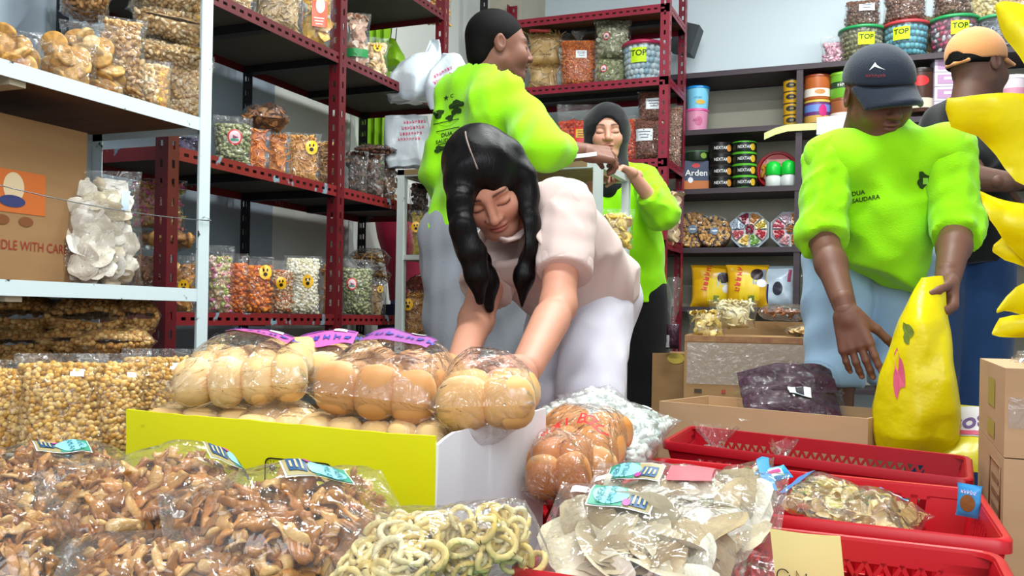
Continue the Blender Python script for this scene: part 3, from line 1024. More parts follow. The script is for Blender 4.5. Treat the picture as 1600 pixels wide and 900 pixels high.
# ------------------------------------------------------------------ white rack: biscuits, peanuts
z = Z_W[1] + 0.006
WX = XWF - 0.085
BISC = ['#d9a860', '#c99448', '#e6be80', '#d29c52']
GB = 'bags of round biscuits on the white rack'
GP = 'bags of peanuts on the white rack'


def biscuit_bag(box, label, seed, D=None, dz=0.0, lean=0.0, n=13, off=0):
    P, w, h, d = put(*box, X=None if D else WX, D=D, z=z + dz)
    a = face_cam(P, off)
    p = Pouch(w, h, 0.09, 'stand', 0.95, seed, 0.004)
    o = thing('biscuit_bag', label, 'biscuit bag', P, (radians(lean), 0, a), GB)
    rg = np.random.RandomState(seed)
    k = 0
    for row in range(4):
        for c in range(4):
            if k >= n:
                break
            u, v = (c + 0.5 + 0.3 * (row % 2)) / 4.3 * 1.7 - 0.85, (row + 0.5) / 4 * 1.7 - 0.92
            q = p.surf(u, v, -1.0, 0.018)
            R = rot_to(np.array([[rg.normal() * 0.35, -1, rg.normal() * 0.35]]), rg, 0.35)[0]
            V, Fs = variants('cookie', True)[0]
            V = V * np.array([1, 0.8, 1]) * 0.052
            col = np.array(lin(BISC[rg.randint(4)])) * rg.uniform(0.9, 1.1)
            rad = np.hypot(V[:, 0], V[:, 2]) / 0.029
            cc = np.tile(col, (len(V), 1))
            th_ = np.arctan2(V[:, 0], V[:, 2])
            cc *= (1 - 0.30 * (np.sin(th_ * 7 + 0.4) > 0.2) * ((rad > 0.30) & (rad < 0.95)))[:, None]
            cc[(rad < 0.42)] *= np.array([0.75, 0.6, 0.45]) if rg.rand() < 0.4 else 1.0
            MB().add(V @ R.T + q, Fs, cc).build('biscuit', SNACK, o)
            k += 1
    p.film(o)
    return o


biscuit_bag((-22, 40, 62, 112), 'biscuit bag at the far left edge of the white rack top shelf', 60, off=8)
biscuit_bag((56, 46, 150, 132), 'biscuit bag with big flower biscuits facing out, middle of the white shelf', 61, off=-5)
biscuit_bag((122, 68, 196, 150), 'biscuit bag nearest the peanuts with one biscuit low at its corner', 62, off=10)
biscuit_bag((96, 10, 182, 76), 'biscuit bag on top at the back, its biscuits on edge', 63, D=1.98, dz=0.07, n=10)
PB = dict(group=GP, layers=1)


def yellow_edge(o, p, side=1):
    """printed yellow strip along one side of a peanut bag"""
    X, Zz = np.meshgrid(np.linspace(0.56, 0.97, 4) * side, np.linspace(-0.9, 0.75, 12), indexing='ij')
    G = p.surf(X, Zz, -1.0, -0.0012)
    MB().grid(G).build('yellow_print', film_mat('yellow_print_film', tint='#ffe238', haze=0.12, gloss=0.3, base=0.03), o)


for args, kw, f in (
        (((188, 88, 262, 168), 'peanut bag standing left of its twin on the white shelf edge'), dict(seed=70, fill=0.9), shelf_bag),
        (((256, 84, 326, 190), 'peanut bag standing against the white post with a clear twisted top'), dict(seed=71, fill=0.85), shelf_bag)):
    o, p = f(*args, 'peanut', 0.0165, PNUT, X=WX, z=z, **PB, **kw)
    yellow_edge(o, p)
for box, label, dz, sd, rl in (((196, 66, 322, 118), 'peanut bag lying on the two standing peanut bags', 0.125, 72, 0),
                               ((206, 38, 330, 90), 'peanut bag lying second from the top of the peanut pile', 0.205, 73, 6),
                               ((196, 2, 324, 50), 'peanut bag lying topmost on the pile beside the white post', 0.272, 74, 8)):
    o, p = lying_bag(box, label, 'peanut', 0.0165, PNUT, X=WX + 0.01, z=z + dz, seed=sd, depth=0.2, lean=-6, roll=rl, **PB)
    yellow_edge(o, p)
shelf_bag((158, 12, 222, 128), 'peanut bag standing behind, between biscuits and peanut pile', 'peanut', 0.0185, ['#c9a06a', '#b98e58', '#d8b482'], D=2.03, z=z + 0.02, seed=75, fill=0.95, **PB)
lying_bag((92, -22, 172, 22), 'peanut bag at the top edge above the biscuits', 'peanut', 0.0185, ['#b98a50', '#a87a42', '#c99c64'], D=2.0, z=z + 0.20, seed=76, depth=0.16, **PB)

# white crackers and carton on the second white shelf
z = Z_W[0] + 0.006


def cracker_bag(box, label, seed, X, off, n, lean=0.0, roll=0.0):
    P, w, h, d = put(*box, X=X, z=z)
    p = Pouch(w, h, 0.12, 'stand', 0.9, seed, 0.006)
    o = thing('cracker_bag', label, 'cracker bag', P, (radians(lean), radians(roll), face_cam(P, off)), 'clear bags of white crackers')
    rg = np.random.RandomState(seed)
    k = 0
    nc = max(2, int(w / 0.030))
    nr = int(h * 0.9 / 0.025)
    for row in range(nr):
        for c in range(nc):
            u, v = ((c + 0.5 + 0.4 * (row % 2)) / (nc + 0.3) * 1.8 - 0.9) + rg.uniform(-0.08, 0.08), (row + 0.5) / nr * 1.72 - 0.95
            q = p.surf(u, v, -1.0, rg.uniform(0.008, 0.03))
            R = rot_to(np.array([[rg.normal() * 0.25, -1, rg.normal() * 0.25 + 0.15]]), rg, 0.2)[0]
            V, Fs = variants('chip', True)[rg.randint(5)]
            V = V * np.array([1.0, 1.6, 1.0]) * rg.uniform(0.048, 0.062)
            cc = np.array(lin(['#e2dac8', '#ebe5d8', '#d4c8ac', '#f0ebe0'][rg.randint(4)]))
            MB().add(V @ R.T + q, Fs, cc).build('cracker', SNACK, o)
            k += 1
    u, v = np.meshgrid(np.linspace(-0.9, 0.9, 9), np.linspace(-0.95, 0.62, 9), indexing='ij')
    core = MB()
    for sd in (-1, 1):
        G = p.surf(u, v, sd, 0.036)
        G[:, -1, 1] = 0
        core.grid(G, col=lin('#ddd3bd'), flip=sd > 0)
    tag(core.build('stacked_crackers', SNACK, o), kind='stuff')
    p.film(o)
    return o, p


cracker_bag((56, 276, 124, 436), 'left hand bag of round white crackers in front of the printed carton', 80, XWF - 0.17, 5, 20, 4)
_o, _p = cracker_bag((104, 262, 222, 440), 'larger bag of round white crackers with a small blue tag, leaning on its twin', 81, XWF - 0.09, -6, 40, 3, -2)
patch_rect(_p.M(), 0.016, 0.042, 0.003, 4, 6, 0.055, 0.06).build('blue_tag', solid('#a9bde0', 0.5), _o)

CARD = pm('cardboard', '#a07b52', 0.85, mottle=0.35, mscale=5, stretch=(1, 1, 6), col2='#8a6742')
CARD_L = pm('light_cardboard', '#c6a27c', 0.85, mottle=0.3, mscale=4, stretch=(1, 1, 5), col2='#b08c66')


def flatM(o0, ex, ez, en):
    """print map on a flat face: origin, right, up and outward directions"""
    o0, ex, ez, en = (np.array(q, float) for q in (o0, ex, ez, en))
    return lambda X, Z, l: o0 + np.asarray(X)[..., None] * ex + np.asarray(Z)[..., None] * ez + np.asarray(l) * en


bx = thing('carton', 'brown printed carton at the back of the white rack shelf behind the crackers', 'carton', (-1.75, 1.22, z))
MB().box((0, 0, 0.165), (0.26, 0.56, 0.33)).build('carton_body', CARD, bx, smooth=False)
M_ = flatM((0.1302, 0, 0), (0, 1, 0), (0, 0, 1), (1, 0, 0))
pnl = patch_rect(M_, 0.25, 0.085, 0.0008, 3, 3, 0.05, 0.18).build('orange_panel', solid('#c9692a', 0.7), bx)
patch_disc(M_, 0.024, 0.03, 0.0014, 20, 3, 0.10, 0.188).build('jar_print', solid('#d8c09a', 0.6), pnl)
patch_disc(M_, 0.03, 0.012, 0.0018, 20, 3, 0.097, 0.160).build('jar_base_print', solid('#343a6b', 0.6), pnl)
print_text(bx, M_, 'HANDLE WITH CARE', 0.027, '#9a3426', 0.13, 0.072, 0.001, sx=0.8)
for k in range(3):
    patch_disc(M_, 0.017, 0.010, 0.0012, 16, 3, 0.02 + 0.055 * k, 0.122).build('round_mark', solid('#7d4a24', 0.7), bx)
# brown board leaning above the carton
tag(sbox('loose_board', (XWB - 0.02, 0.75, 1.30), (XWB, 1.32, 1.42), solid('#26221f', 0.6)), 'dark board strip behind the biscuits at the upper left wall', 'board')

# bags of fried peas below the white rack and in front of it
PEAF = ['#c99a4c', '#d9ae62', '#b98638', '#e5c078']
GS = 'bags of fried peas stacked under the white rack'
GF = 'bags of fried peas standing in front of the white rack'
for box, label, D, zz, sd in (((-30, 464, 98, 516), 'pea bag lying in the top layer at the left edge', 1.95, 0.665, 90),
                              ((70, 466, 196, 522), 'pea bag lying in the middle of the top layer', 1.98, 0.655, 91),
                              ((168, 464, 250, 520), 'pea bag lying at the right end of the top layer against the maroon post', 2.05, 0.655, 92),
                              ((-30, 512, 84, 556), 'pea bag lying in the second layer at the left edge', 1.93, 0.61, 93),
                              ((56, 508, 160, 552), 'pea bag lying in the middle of the second layer', 1.97, 0.612, 94),
                              ((112, 512, 242, 554), 'pea bag lying at the right end of the second layer', 1.97, 0.61, 95),
                              ((-30, 552, 108, 590), 'pea bag lying lowest of the stack at the left edge', 1.9, 0.562, 96)):
    lying_bag(box, 'brown ' + label, 'pellet', 0.0125, ['#c8924a', '#d6a65c', '#b37e38', '#e0b872'], D=D, group=GS, seed=sd, depth=0.24, lean=-4, hk=1.3, cat='snack bag')
for box, label, D, sd, off in (((-34, 566, 48, 716), 'golden pea bag standing at the left edge in the front row', 1.66, 100, 4),
                               ((36, 556, 152, 716), 'widest golden pea bag of the front row with a white price sticker', 1.64, 101, -2),
                               ((132, 556, 222, 712), 'golden pea bag of the front row beside the yellow carton', 1.70, 102, 5),
                               ((198, 548, 304, 690), 'golden pea bag of the front row half behind the yellow carton', 1.86, 103, -4)):
    P = at((box[0] + box[2]) / 2, box[3], D)
    shelf_bag(box, label, 'pellet', 0.0118, PEAF, D=D, group=GF, seed=sd, off=off, fill=0.9, t=0.085, tip=-9, stickers=[('price', 0.35, 0.6, 0.014)] if sd in (101, 103) else ([('price', 0.5, 0.55, 0.010)] if sd == 102 else []))
# ------------------------------------------------------------------ middle rack: stacked packs
YC_ = CY0 + 0.13
z = Z_C[4]
GC = 'packs on the top shelf of the middle red rack'
STK = ['#c9a05a', '#b98a44', '#d9b674']


def tied_top(o, h, w, hexc=None, seed=0):
    """gathered neck of a tied clear bag with an optional coloured tie"""
    rg = np.random.RandomState(seed)
    n = 18
    th = np.arange(n) / n * 2 * pi
    rows = []
    for k, (zz, rr) in enumerate(((h * 0.93, w * 0.36), (h * 1.0, w * 0.16), (h * 1.06, w * 0.05), (h * 1.13, w * 0.10), (h * 1.22, w * 0.17), (h * 1.27, w * 0.19))):
        f = 1 + (0.28 if k > 1 else 0.1) * np.sin(th * 5 + seed) + 0.1 * rg.normal(size=n)
        rows.append(np.stack([rr * f * np.cos(th), rr * f * np.sin(th) * 0.7, np.full(n, zz) + (0.02 * h * rg.normal(size=n) if k > 3 else 0)], -1))
    mb = MB().grid(np.array(rows).transpose(1, 0, 2), True)
    o2 = mb.build('twisted_top', FILM_THICK, o)
    if hexc:
        MB().lathe([(w * 0.045, h * 1.045), (w * 0.07, h * 1.05), (w * 0.07, h * 1.075), (w * 0.045, h * 1.08)], 12).build('tie', solid(hexc, 0.4), o)


lo_z = z
shelf_bag((818, 94, 880, 138), 'lower of two square packs of yellow straw snacks at the left of the top shelf', 'stick', 0.06, STK, Y=YC_, z=z, group=GC, seed=120, fill=0.97, t=0.16, tilt=0.15)
o, p = shelf_bag((818, 46, 884, 96), 'upper of two square packs of yellow straw snacks, with a red tie', 'stick', 0.06, STK, Y=YC_, z=z + 0.146, group=GC, seed=121, fill=0.97, t=0.16, tilt=0.15)
MB().box((-0.03, -0.05, p.h - 0.006), (0.11, 0.02, 0.012)).build('tie', solid('#c4302c', 0.4), o, smooth=False)
tag(shelf_bag((815, 12, 858, 56), 'empty looking clear bag top behind the straw snack packs', 'crumb', 0.02, ['#b8bcb4', '#c8ccc4', '#a9ada6'], Y=YC_ + 0.14, z=z + 0.25, group=GC, seed=122, fill=0.3)[0])
o, p = shelf_bag((876, 56, 930, 132), 'tied bag of orange crumbs with a white label, middle of the top shelf', 'crumb', 0.016, ['#c9682c', '#b85820', '#d98040'], Y=YC_, z=z, group=GC, seed=123, fill=0.98, t=0.15, stickers=[('note', 0.15, 0.3, 0.04)])
tied_top(o, p.h * 0.92, p.w * 0.9, None, 3)
shelf_bag((930, 80, 980, 128), 'lower bag of grey green crackers with a red sticker beside the white candy tub', 'flake', 0.022, PEA, Y=YC_, z=z, group=GC, seed=124, fill=0.98, t=0.14, stickers=[('round', -0.45, 0.0, 0.018)])
o, p = shelf_bag((930, 26, 984, 84), 'upper bag of grey green crackers with a twisted clear top', 'flake', 0.022, ['#a9a888', '#8c8f6a', '#c4c2a8'], Y=YC_, z=z + 0.15, group=GC, seed=125, fill=0.95, t=0.14, stickers=[('round', -0.35, 0.0, 0.018)])
tied_top(o, p.h * 0.95, p.w * 0.8, None, 5)


def cylM(r, h):
    def f(X, Z, l):
        X, Z = np.broadcast_arrays(np.asarray(X, float), np.asarray(Z, float))
        a = X / r - pi / 2
        return np.stack([(r + l) * np.cos(a), (r + l) * np.sin(a), Z + h / 2], -1)
    return f


def taperM(r0, r1, h):
    def f(X, Z, l):
        X, Z = np.broadcast_arrays(np.asarray(X, float), np.asarray(Z, float))
        rr = r0 + (r1 - r0) * (Z / h + 0.5)
        a = X / rr - pi / 2
        return np.stack([(rr + l) * np.cos(a), (rr + l) * np.sin(a), Z + h / 2], -1)
    return f


CLEAR = film_mat('clear_tub_plastic', tint='#eef4f6', haze=0.08, gloss=0.5, base=0.07, rough=0.05, bump=0.03)


def candy_tub(box, label, lid, cols, Y, z, kind='pellet', size=0.03, seed=0, tape=None, group='clear candy tubs with green price notes', note=None, notes=(0, 0.1)):
    P, w, h, d = put(*box, Y=Y, z=z)
    r1, r0 = w / 2, w / 2 * 0.86
    o = thing('candy_tub', label, 'candy tub', P, (0, 0, face_cam(P)), group)
    MB().lathe([(0.001, 0.003), (r0, 0.003), (r1, h * 0.93)], 32).build('tub', CLEAR, o)
    MB().lathe([(r1 * 0.97, h * 0.90), (r1 * 1.05, h * 0.905), (r1 * 1.05, h * 0.975), (r1 * 0.98, h), (0.001, h)], 32).build('lid', solid(lid, 0.3), o)
    rg = np.random.RandomState(seed)
    mb = MB()
    nz, na = int(h * 0.86 / (size * 0.85)), int(2 * pi * r0 / (size * 0.85))
    A, Z = np.meshgrid(np.arange(na) / na * 2 * pi, (np.arange(nz) + 0.5) / nz * h * 0.88, indexing='ij')
    A = (A + (np.arange(nz) % 2)[None] * pi / na + rg.uniform(-0.05, 0.05, A.shape)).ravel()
    Z = Z.ravel() + 0.004
    R = r0 + (r1 - r0) * Z / h - size * 0.5
    Pp = np.stack([R * np.cos(A), R * np.sin(A), Z], -1)
    scatter(mb, kind, Pp, rand_rot(len(Pp), rg), np.full(len(Pp), size), cols, rg=rg)
    mb.lathe([(0.001, 0.008), (r0 - size * 0.8, 0.008), (r1 - size * 0.8, h * 0.86), (0.001, h * 0.86)], 20, col=np.mean([lin(c) for c in cols], 0))
    tag(mb.build('candies', CANDY, o), kind='stuff')
    if note:
        M_ = taperM(r0, r1, h)
        s = patch_rect(M_, w * 0.36, h * 0.36, 0.003, 8, 4, w * notes[0], h * notes[1]).build('price_note', solid('#c9ea1c', 0.6), o)
        print_text(s, M_, 'TOP', h * 0.2, '#1c2410', w * notes[0], h * (notes[1] + 0.04), 0.0045, bold=0.012)
    return o


candy_tub((972, 62, 1038, 124), 'white candy tub with a dark pink lid on the middle red rack', '#b02a52', ['#dfeaf0', '#c8dde8', '#eef4f8', '#a9cfe0'], YC_, z, size=0.034, seed=1, note=True, notes=(-0.12, 0.12), group='candy tubs')

z = Z_C[3]
GM = 'packs on the second shelf of the middle red rack'
o, p = shelf_bag((836, 172, 886, 232), 'bag of cream crackers in a loose clear bag behind the arm, second shelf', 'flake', 0.03, CREAM, Y=YC_, z=z, group=GM, seed=130, fill=0.62)
o, p = shelf_bag((872, 156, 940, 250), 'bag of red packs with a yellow and red label, left of the black headscarf', 'crumb', 0.03, ['#d9482c', '#c93a22', '#e2603c'], Y=YC_, z=z, group=GM, seed=131, fill=0.72, t=0.12)
lb = patch_rect(p.M(), 0.11, 0.09, 0.002, 6, 6, 0.02, -0.01).build('red_label', solid('#d42a22', 0.35), o)
patch_rect(p.M(), 0.09, 0.045, 0.003, 6, 4, 0.02, 0.0).build('yellow_panel', solid('#e2c23a', 0.35), lb)
for k in range(3):
    patch_rect(p.M(), 0.07, 0.006, 0.004, 6, 2, 0.02, 0.012 - 0.013 * k).build('print_line', solid('#b5432a', 0.4), lb)
shelf_bag((976, 176, 1006, 250), 'orange red pack right behind the black headscarf', 'crumb', 0.025, ['#d9502c', '#c94222', '#e26a3c'], Y=YC_, z=z, group=GM, seed=132, fill=0.9)
o, p = shelf_bag((992, 182, 1036, 250), 'lower bag of brown crumbs with a tilted white label at the right end', 'crumb', 0.015, ['#7d4a38', '#8f5a46', '#6b3d2e'], Y=YC_ - 0.02, z=z, group=GM, seed=133, fill=0.98, t=0.14, stickers=[('note', -0.35, 0.15, 0.062)])
o, p = shelf_bag((998, 138, 1040, 188), 'upper bag of brown crumbs with a white label and greenish tied neck', 'crumb', 0.015, ['#7d4a38', '#8f5a46', '#6b3d2e'], Y=YC_ + 0.02, z=z + 0.205, group=GM, seed=134, fill=0.95, t=0.13, stickers=[('note', 0.1, 0.1, 0.058)])
shelf_bag((1038, 158, 1064, 252), 'tall bag of brown crumbs behind the right post of the middle red rack', 'crumb', 0.015, ['#8f6450', '#7d5442', '#a57a64'], Y=CY0 + 0.3, z=z, group=GM, seed=135, fill=0.97)
z = Z_C[2]
shelf_bag((1038, 308, 1066, 386), 'bag of pale bread crackers at the right end of the middle red rack', 'chip', 0.05, ['#d9b98c', '#c9a578', '#e6cca4'], Y=CY0 + 0.16, z=z, group=GM, seed=136, fill=0.95)
shelf_bag((1012, 316, 1042, 386), 'bag of amber snacks beside the bread crackers behind the lime sleeve', 'crumb', 0.02, GOLD, Y=CY0 + 0.12, z=z, group=GM, seed=137, fill=0.9)

# ------------------------------------------------------------------ back shelving: tubs, tins, trays, packs
YT = YD + 0.09


def tin(box, label, body, lid, Y=YT, z=0, text=None, tcol='#f0f0f0', bands=(), tsize=0.3, group=None, cat='tin', metal=0.0, name='tin', straight=True, disc=None, foot=None):
    P, w, h, d = put(*box, Y=Y, z=z)
    r = w / 2
    o = thing(name, label, cat, P, (0, 0, face_cam(P)), group)
    if straight:
        MB().lathe([(0.001, 0), (r * 0.97, 0), (r, 0.004), (r, h * 0.93), (r * 0.97, h * 0.94)], 28).build('tin_body', solid(body, 0.32), o, sharp=40)
        M_ = cylM(r, h)
    else:
        MB().lathe([(0.001, 0), (r * 0.86, 0), (r * 0.98, h * 0.9), (r * 0.95, h * 0.9)], 28).build('tub_body', solid(body, 0.4), o, sharp=40)
        M_ = taperM(r * 0.86, r * 1.0, h)
    MB().lathe([(r * 0.98, h * 0.90), (r * 1.03, h * 0.905), (r * 1.03, h * 0.98), (r, h), (r * 0.9, h * 0.985), (0.001, h * 0.985)], 28).build('lid', solid(lid, 0.3), o, sharp=40)
    for zc, hh, c in bands:
        patch_rect(M_, w * 1.5, h * hh, 0.0008, 20, 3, 0, h * zc).build('printed_band', solid(c, 0.35), o)
    if disc:
        patch_disc(M_, w * disc[2], h * disc[3], 0.0016, 18, 4, w * disc[0], h * disc[1]).build('printed_picture', solid(disc[4], 0.4), o)
    if foot:
        MB().lathe([(r * 1.001, 0.0), (r * 1.02, 0.002), (r * 1.02, h * 0.07), (r * 1.001, h * 0.08)], 28).build('rim', solid(foot, 0.3), o)
    if text:
        print_text(o, M_, text, h * tsize, tcol, 0, 0, 0.0022, bold=0.003, sx=0.78)
    return o


def stack(boxes, fn):
    """things piled on one spot: each box rests on the one before"""
    for b in boxes:
        fn(b)


z = Z_D[3]
tin((1070, 168, 1106, 203), 'pink plastic tub under the blue one at the left of the back shelves', '#d98fae', '#e0559a', z=z, name='plastic_tub', cat='tub', straight=False, disc=(0.1, -0.05, 0.16, 0.2, '#c9688e'), text=scrib(4, 1), tcol='#a94a78', tsize=0.16)
tin((1072, 133, 1108, 169), 'blue plastic tub stacked on the pink one', '#7fcbea', '#1c86d2', z=z + 0.122, name='plastic_tub', cat='tub', straight=False, disc=(0.12, -0.2, 0.2, 0.1, '#d9b04c'), text=scrib(6, 2), tcol='#5a9ac0', tsize=0.14)
GT = 'yellow tins stacked beside the shelf divider'
for k, (which) in enumerate(('lowest', 'second lowest', 'third', 'topmost')):
    tin((1224, 174 - 18.0 * k, 1250, 192 - 18.0 * k), '%s of four small yellow tins stacked left of the shelf divider' % which, '#d9a41c', '#3a3226', z=z + 0.0625 * k, text=scrib(4, 3), tcol='#e8c24a', tsize=0.2, group=GT, disc=(-0.05, 0, 0.3, 0.24, '#33302c'))
tin((1257, 155, 1297, 192), 'purple and blue cookie tin under an orange one right of the divider', '#6b3a78', '#c9b04a', z=z, bands=((-0.3, 0.3, '#c99a4a'), (0.15, 0.3, '#6a8ad0')), disc=(0.2, 0.05, 0.16, 0.25, '#c92a78'))
tin((1257, 118, 1297, 157), 'orange brown cookie tin on top of the purple tin', '#b8602c', '#8f3f20', z=z + 0.128, bands=((-0.22, 0.32, '#e6dcd0'),), disc=(0.1, -0.2, 0.2, 0.1, '#c98a4a'), tcol='#f4d9a0', tsize=0.25)
tin((1297, 154, 1337, 192), 'brown biscuit tin under a green one behind the capped man', '#9a5a34', '#7d4526', z=z, bands=((-0.25, 0.3, '#e2d8cc'),))
tin((1297, 116, 1337, 156), 'green tin with dark band stacked on the brown biscuit tin', '#6fae2e', '#8cc83c', z=z + 0.128, bands=((0.0, 0.24, '#24402a'),), text=scrib(5, 4), tcol='#dfe8d0', tsize=0.2)
tin((1418, 112, 1458, 180), 'tall dark brown tin with a red label right of the capped man', '#4a2c22', '#2b1c18', z=z + 0.03, bands=((-0.3, 0.22, '#d9cdb8'),), disc=(0, 0.2, 0.3, 0.12, '#d42a2c'), tcol='#f2e8e0')
GBX = 'pale lilac boxes stacked beside the tall dark tin'
for k, wh in enumerate(('lowest', 'second lowest', 'second highest', 'topmost')):
    P, w, h, d = put(1458, 100, 1500, 120, Y=YT, z=z + 0.005 + 0.073 * k)
    o = thing('cardboard_packet', '%s of the pale lilac packets stacked beside the orange cap' % wh, 'packet', P, (0, 0, face_cam(P, 14)), GBX)
    MB().box((0, 0, 0.0355), (w, 0.1, 0.071)).build('packet_body', solid('#d0c4da', 0.5), o, smooth=False)
    M_ = flatM((0, -0.0505, 0.0355), (1, 0, 0), (0, 0, 1), (0, -1, 0))
    a = patch_rect(M_, w * 0.8, 0.045, 0.001, 3, 3, 0, 0).build('printed_panel', solid('#b88fb4', 0.5), o)
    patch_rect(M_, w * 0.5, 0.014, 0.002, 3, 3, 0.01, 0.004).build('printed_name', solid('#e9e2ee', 0.5), a)
tin((1562, 120, 1602, 178), 'pale pink tin at the right edge behind the orange cap', '#d9c9d0', '#e8e2e6', z=z, bands=((0.0, 0.3, '#c98aa0'),))

z = Z_D[2]
P, w, h, d = put(1068, 250, 1108, 295, Y=YT, z=z)
o = thing('biscuit_box', 'navy and orange biscuit box at the left of the tin stacks', 'box', P, (0, 0, face_cam(P, 4)))
MB().box((0, 0, h / 2), (w, 0.09, h)).build('box_body', solid('#1f3050', 0.4), o, smooth=False)
M_ = flatM((0, -0.0452, h / 2), (1, 0, 0), (0, 0, 1), (0, -1, 0))
patch_rect(M_, w * 0.98, h * 0.3, 0.0008, 3, 3, 0, -h * 0.33).build('biscuit_picture', solid('#b8682c', 0.5), o)
patch_disc(M_, w * 0.16, h * 0.08, 0.001, 14, 3, -w * 0.05, h * 0.34).build('red_emblem', solid('#c02c34', 0.5), o)
print_text(o, M_, 'Arden', h * 0.3, '#f2f2ee', -0.004, h * 0.08, 0.0012, bold=0.004)
patch_disc(M_, w * 0.1, h * 0.1, 0.0012, 14, 3, -w * 0.25, -h * 0.16).build('seal_print', solid('#dcdfe6', 0.5), o)
tin((1070, 236, 1108, 251), 'flat dark green tin lying on the navy biscuit box', '#1f2c20', '#3f7a4a', z=z + h, disc=(0.28, 0, 0.14, 0.3, '#7a9a3a'))
for gx, lid, body, nm, gcol in ((1107, '#1c1a1a', '#161414', 'black', '#c98a3c'), (1144, '#58b82c', '#14201a', 'green lidded', '#d9b02c')):
    n = 4
    hh = 18.0 if nm == 'black' else 18.2
    for k, wh in enumerate(('lowest', 'second lowest', 'second highest', 'topmost')):
        tin((gx, 293 - hh * (k + 1), gx + 38, 293 - hh * k), '%s of four %s round tins lettered in white' % (wh, nm), body, lid, z=z + 0.0635 * k, text='NEXTAR', tsize=0.38, group='%s tins stacked on the back shelf' % nm, foot=lid if nm != 'black' else '#2a2420', disc=(0.36, 0, 0.12, 0.3, gcol))

# red round tray leaning at the back with two green capped jars before it
P, w, h, d = put(1182, 234, 1246, 292, Y=YT + 0.10, z=z)
o = thing('round_tray_tin', 'red round tray tin standing on edge behind two green capped jars', 'tray', P + np.array([0, 0, w / 2]), (radians(-8), 0, face_cam(P)))
MB().lathe([(0.001, 0.012), (w * 0.40, 0.012), (w * 0.42, 0.0), (w * 0.48, -0.004), (w * 0.5, 0.006), (w * 0.5, 0.03), (0.001, 0.03)], 40).build('tray_body', solid('#b8242c', 0.3), o, sharp=40).rotation_euler = (radians(-90), 0, 0)
M_ = flatM((0, -0.013, 0), (1, 0, 0), (0, 0, 1), (0, -1, 0))
patch_disc(M_, w * 0.38, w * 0.38, 0.002, 32, 4).build('tray_picture', solid('#c9444a', 0.35), o)
patch_rect(M_, w * 0.5, w * 0.12, 0.003, 4, 3, 0.0, w * 0.2).build('label_panel', solid('#d9a08a', 0.4), o)
q = MB()
for a, b in (((-0.36, 0.08), (-0.30, -0.02)), ((-0.30, -0.02), (-0.36, -0.2)), ((-0.36, 0.08), (-0.16, 0.10))):
    q.tube([M_(a[0] * w, a[1] * w, 0.006), M_(b[0] * w, b[1] * w, 0.006)], w * 0.045, 8)
q.build('gold_ribbon_print', solid('#d99a2c', 0.4), o)
for bx_, wh in (((1196, 252, 1220, 293), 'left'), ((1220, 250, 1243, 292), 'right')):
    P, w, h, d = put(*bx_, Y=YT - 0.02, z=z)
    o = thing('candy_jar', '%s small clear jar with a bright green cap before the red tray' % wh, 'jar', P, (0, 0, face_cam(P)), 'green capped jars')
    MB().lathe([(0.001, 0), (w * 0.42, 0), (w * 0.5, h * 0.08), (w * 0.5, h * 0.38), (w * 0.36, h * 0.5)], 24).build('jar_body', solid('#d3d8d6', 0.2), o)
    MB().lathe([(w * 0.46, h * 0.46), (w * 0.5, h * 0.5), (w * 0.5, h * 0.72), (w * 0.42, h * 0.92), (w * 0.2, h * 1.0), (0.001, h)], 24).build('cap', solid('#18c43c', 0.3), o)

z = Z_D[1]


def round_snack_box(box, label, cols, seed, Yo=0):
    P, w, h, d = put(*box, Y=YT + 0.06 + Yo, z=z)
    r = h / 2
    o = thing('round_snack_box', label, 'snack box', P + np.array([0, 0, r]), (radians(-12), 0, face_cam(P)), 'round boxes of nut biscuits')
    b = MB().lathe([(0.001, 0.035), (r, 0.035), (r, 0.0), (r * 0.96, -0.004), (r * 0.95, 0.01), (0.001, 0.012)], 36).build('box_body', solid('#5a3418', 0.35), o, sharp=40)
    b.rotation_euler = (radians(-90), 0, 0)
    rg = np.random.RandomState(seed)
    mb = MB()
    P2, = [[]]
    for ring, n in ((0.32, 8), (0.52, 14), (0.70, 20), (0.86, 25)):
        for k in range(n):
            a = k / n * 2 * pi + rg.uniform(-0.1, 0.1)
            P2.append((ring * r * cos(a), -0.012, ring * r * sin(a)))
    P2 = np.array(P2)
    scatter(mb, 'nut', P2, rand_rot(len(P2), rg), np.full(len(P2), r * 0.30), cols, rg=rg)
    tag(mb.build('nut_biscuits', SNACK, o), kind='stuff')
    M_ = flatM((0, -0.03, 0), (1, 0, 0), (0, 0, 1), (0, -1, 0))
    a = patch_disc(M_, r * 0.24, r * 0.24, 0.001, 20, 3).build('round_label', solid('#3a5a78', 0.4), o)
    patch_rect(M_, r * 0.3, r * 0.08, 0.002, 3, 2).build('label_name', solid('#cfd8de', 0.4), a)
    patch_disc(lambda X, Z, l: M_(X, Z, l), r * 0.97, r * 0.97, 0.004, 36, 4).build('clear_lid', FILM, o)


round_snack_box((1060, 326, 1104, 386), 'left round box of golden nut biscuits leaning on the back shelf', ['#c98f2c', '#d9a444', '#b87c1f'], 1)
round_snack_box((1092, 334, 1140, 386), 'right round box of nut biscuits with a dark empty upper part', ['#d9a03c', '#c98a2c', '#b9801f', '#3a2420'], 2, -0.04)


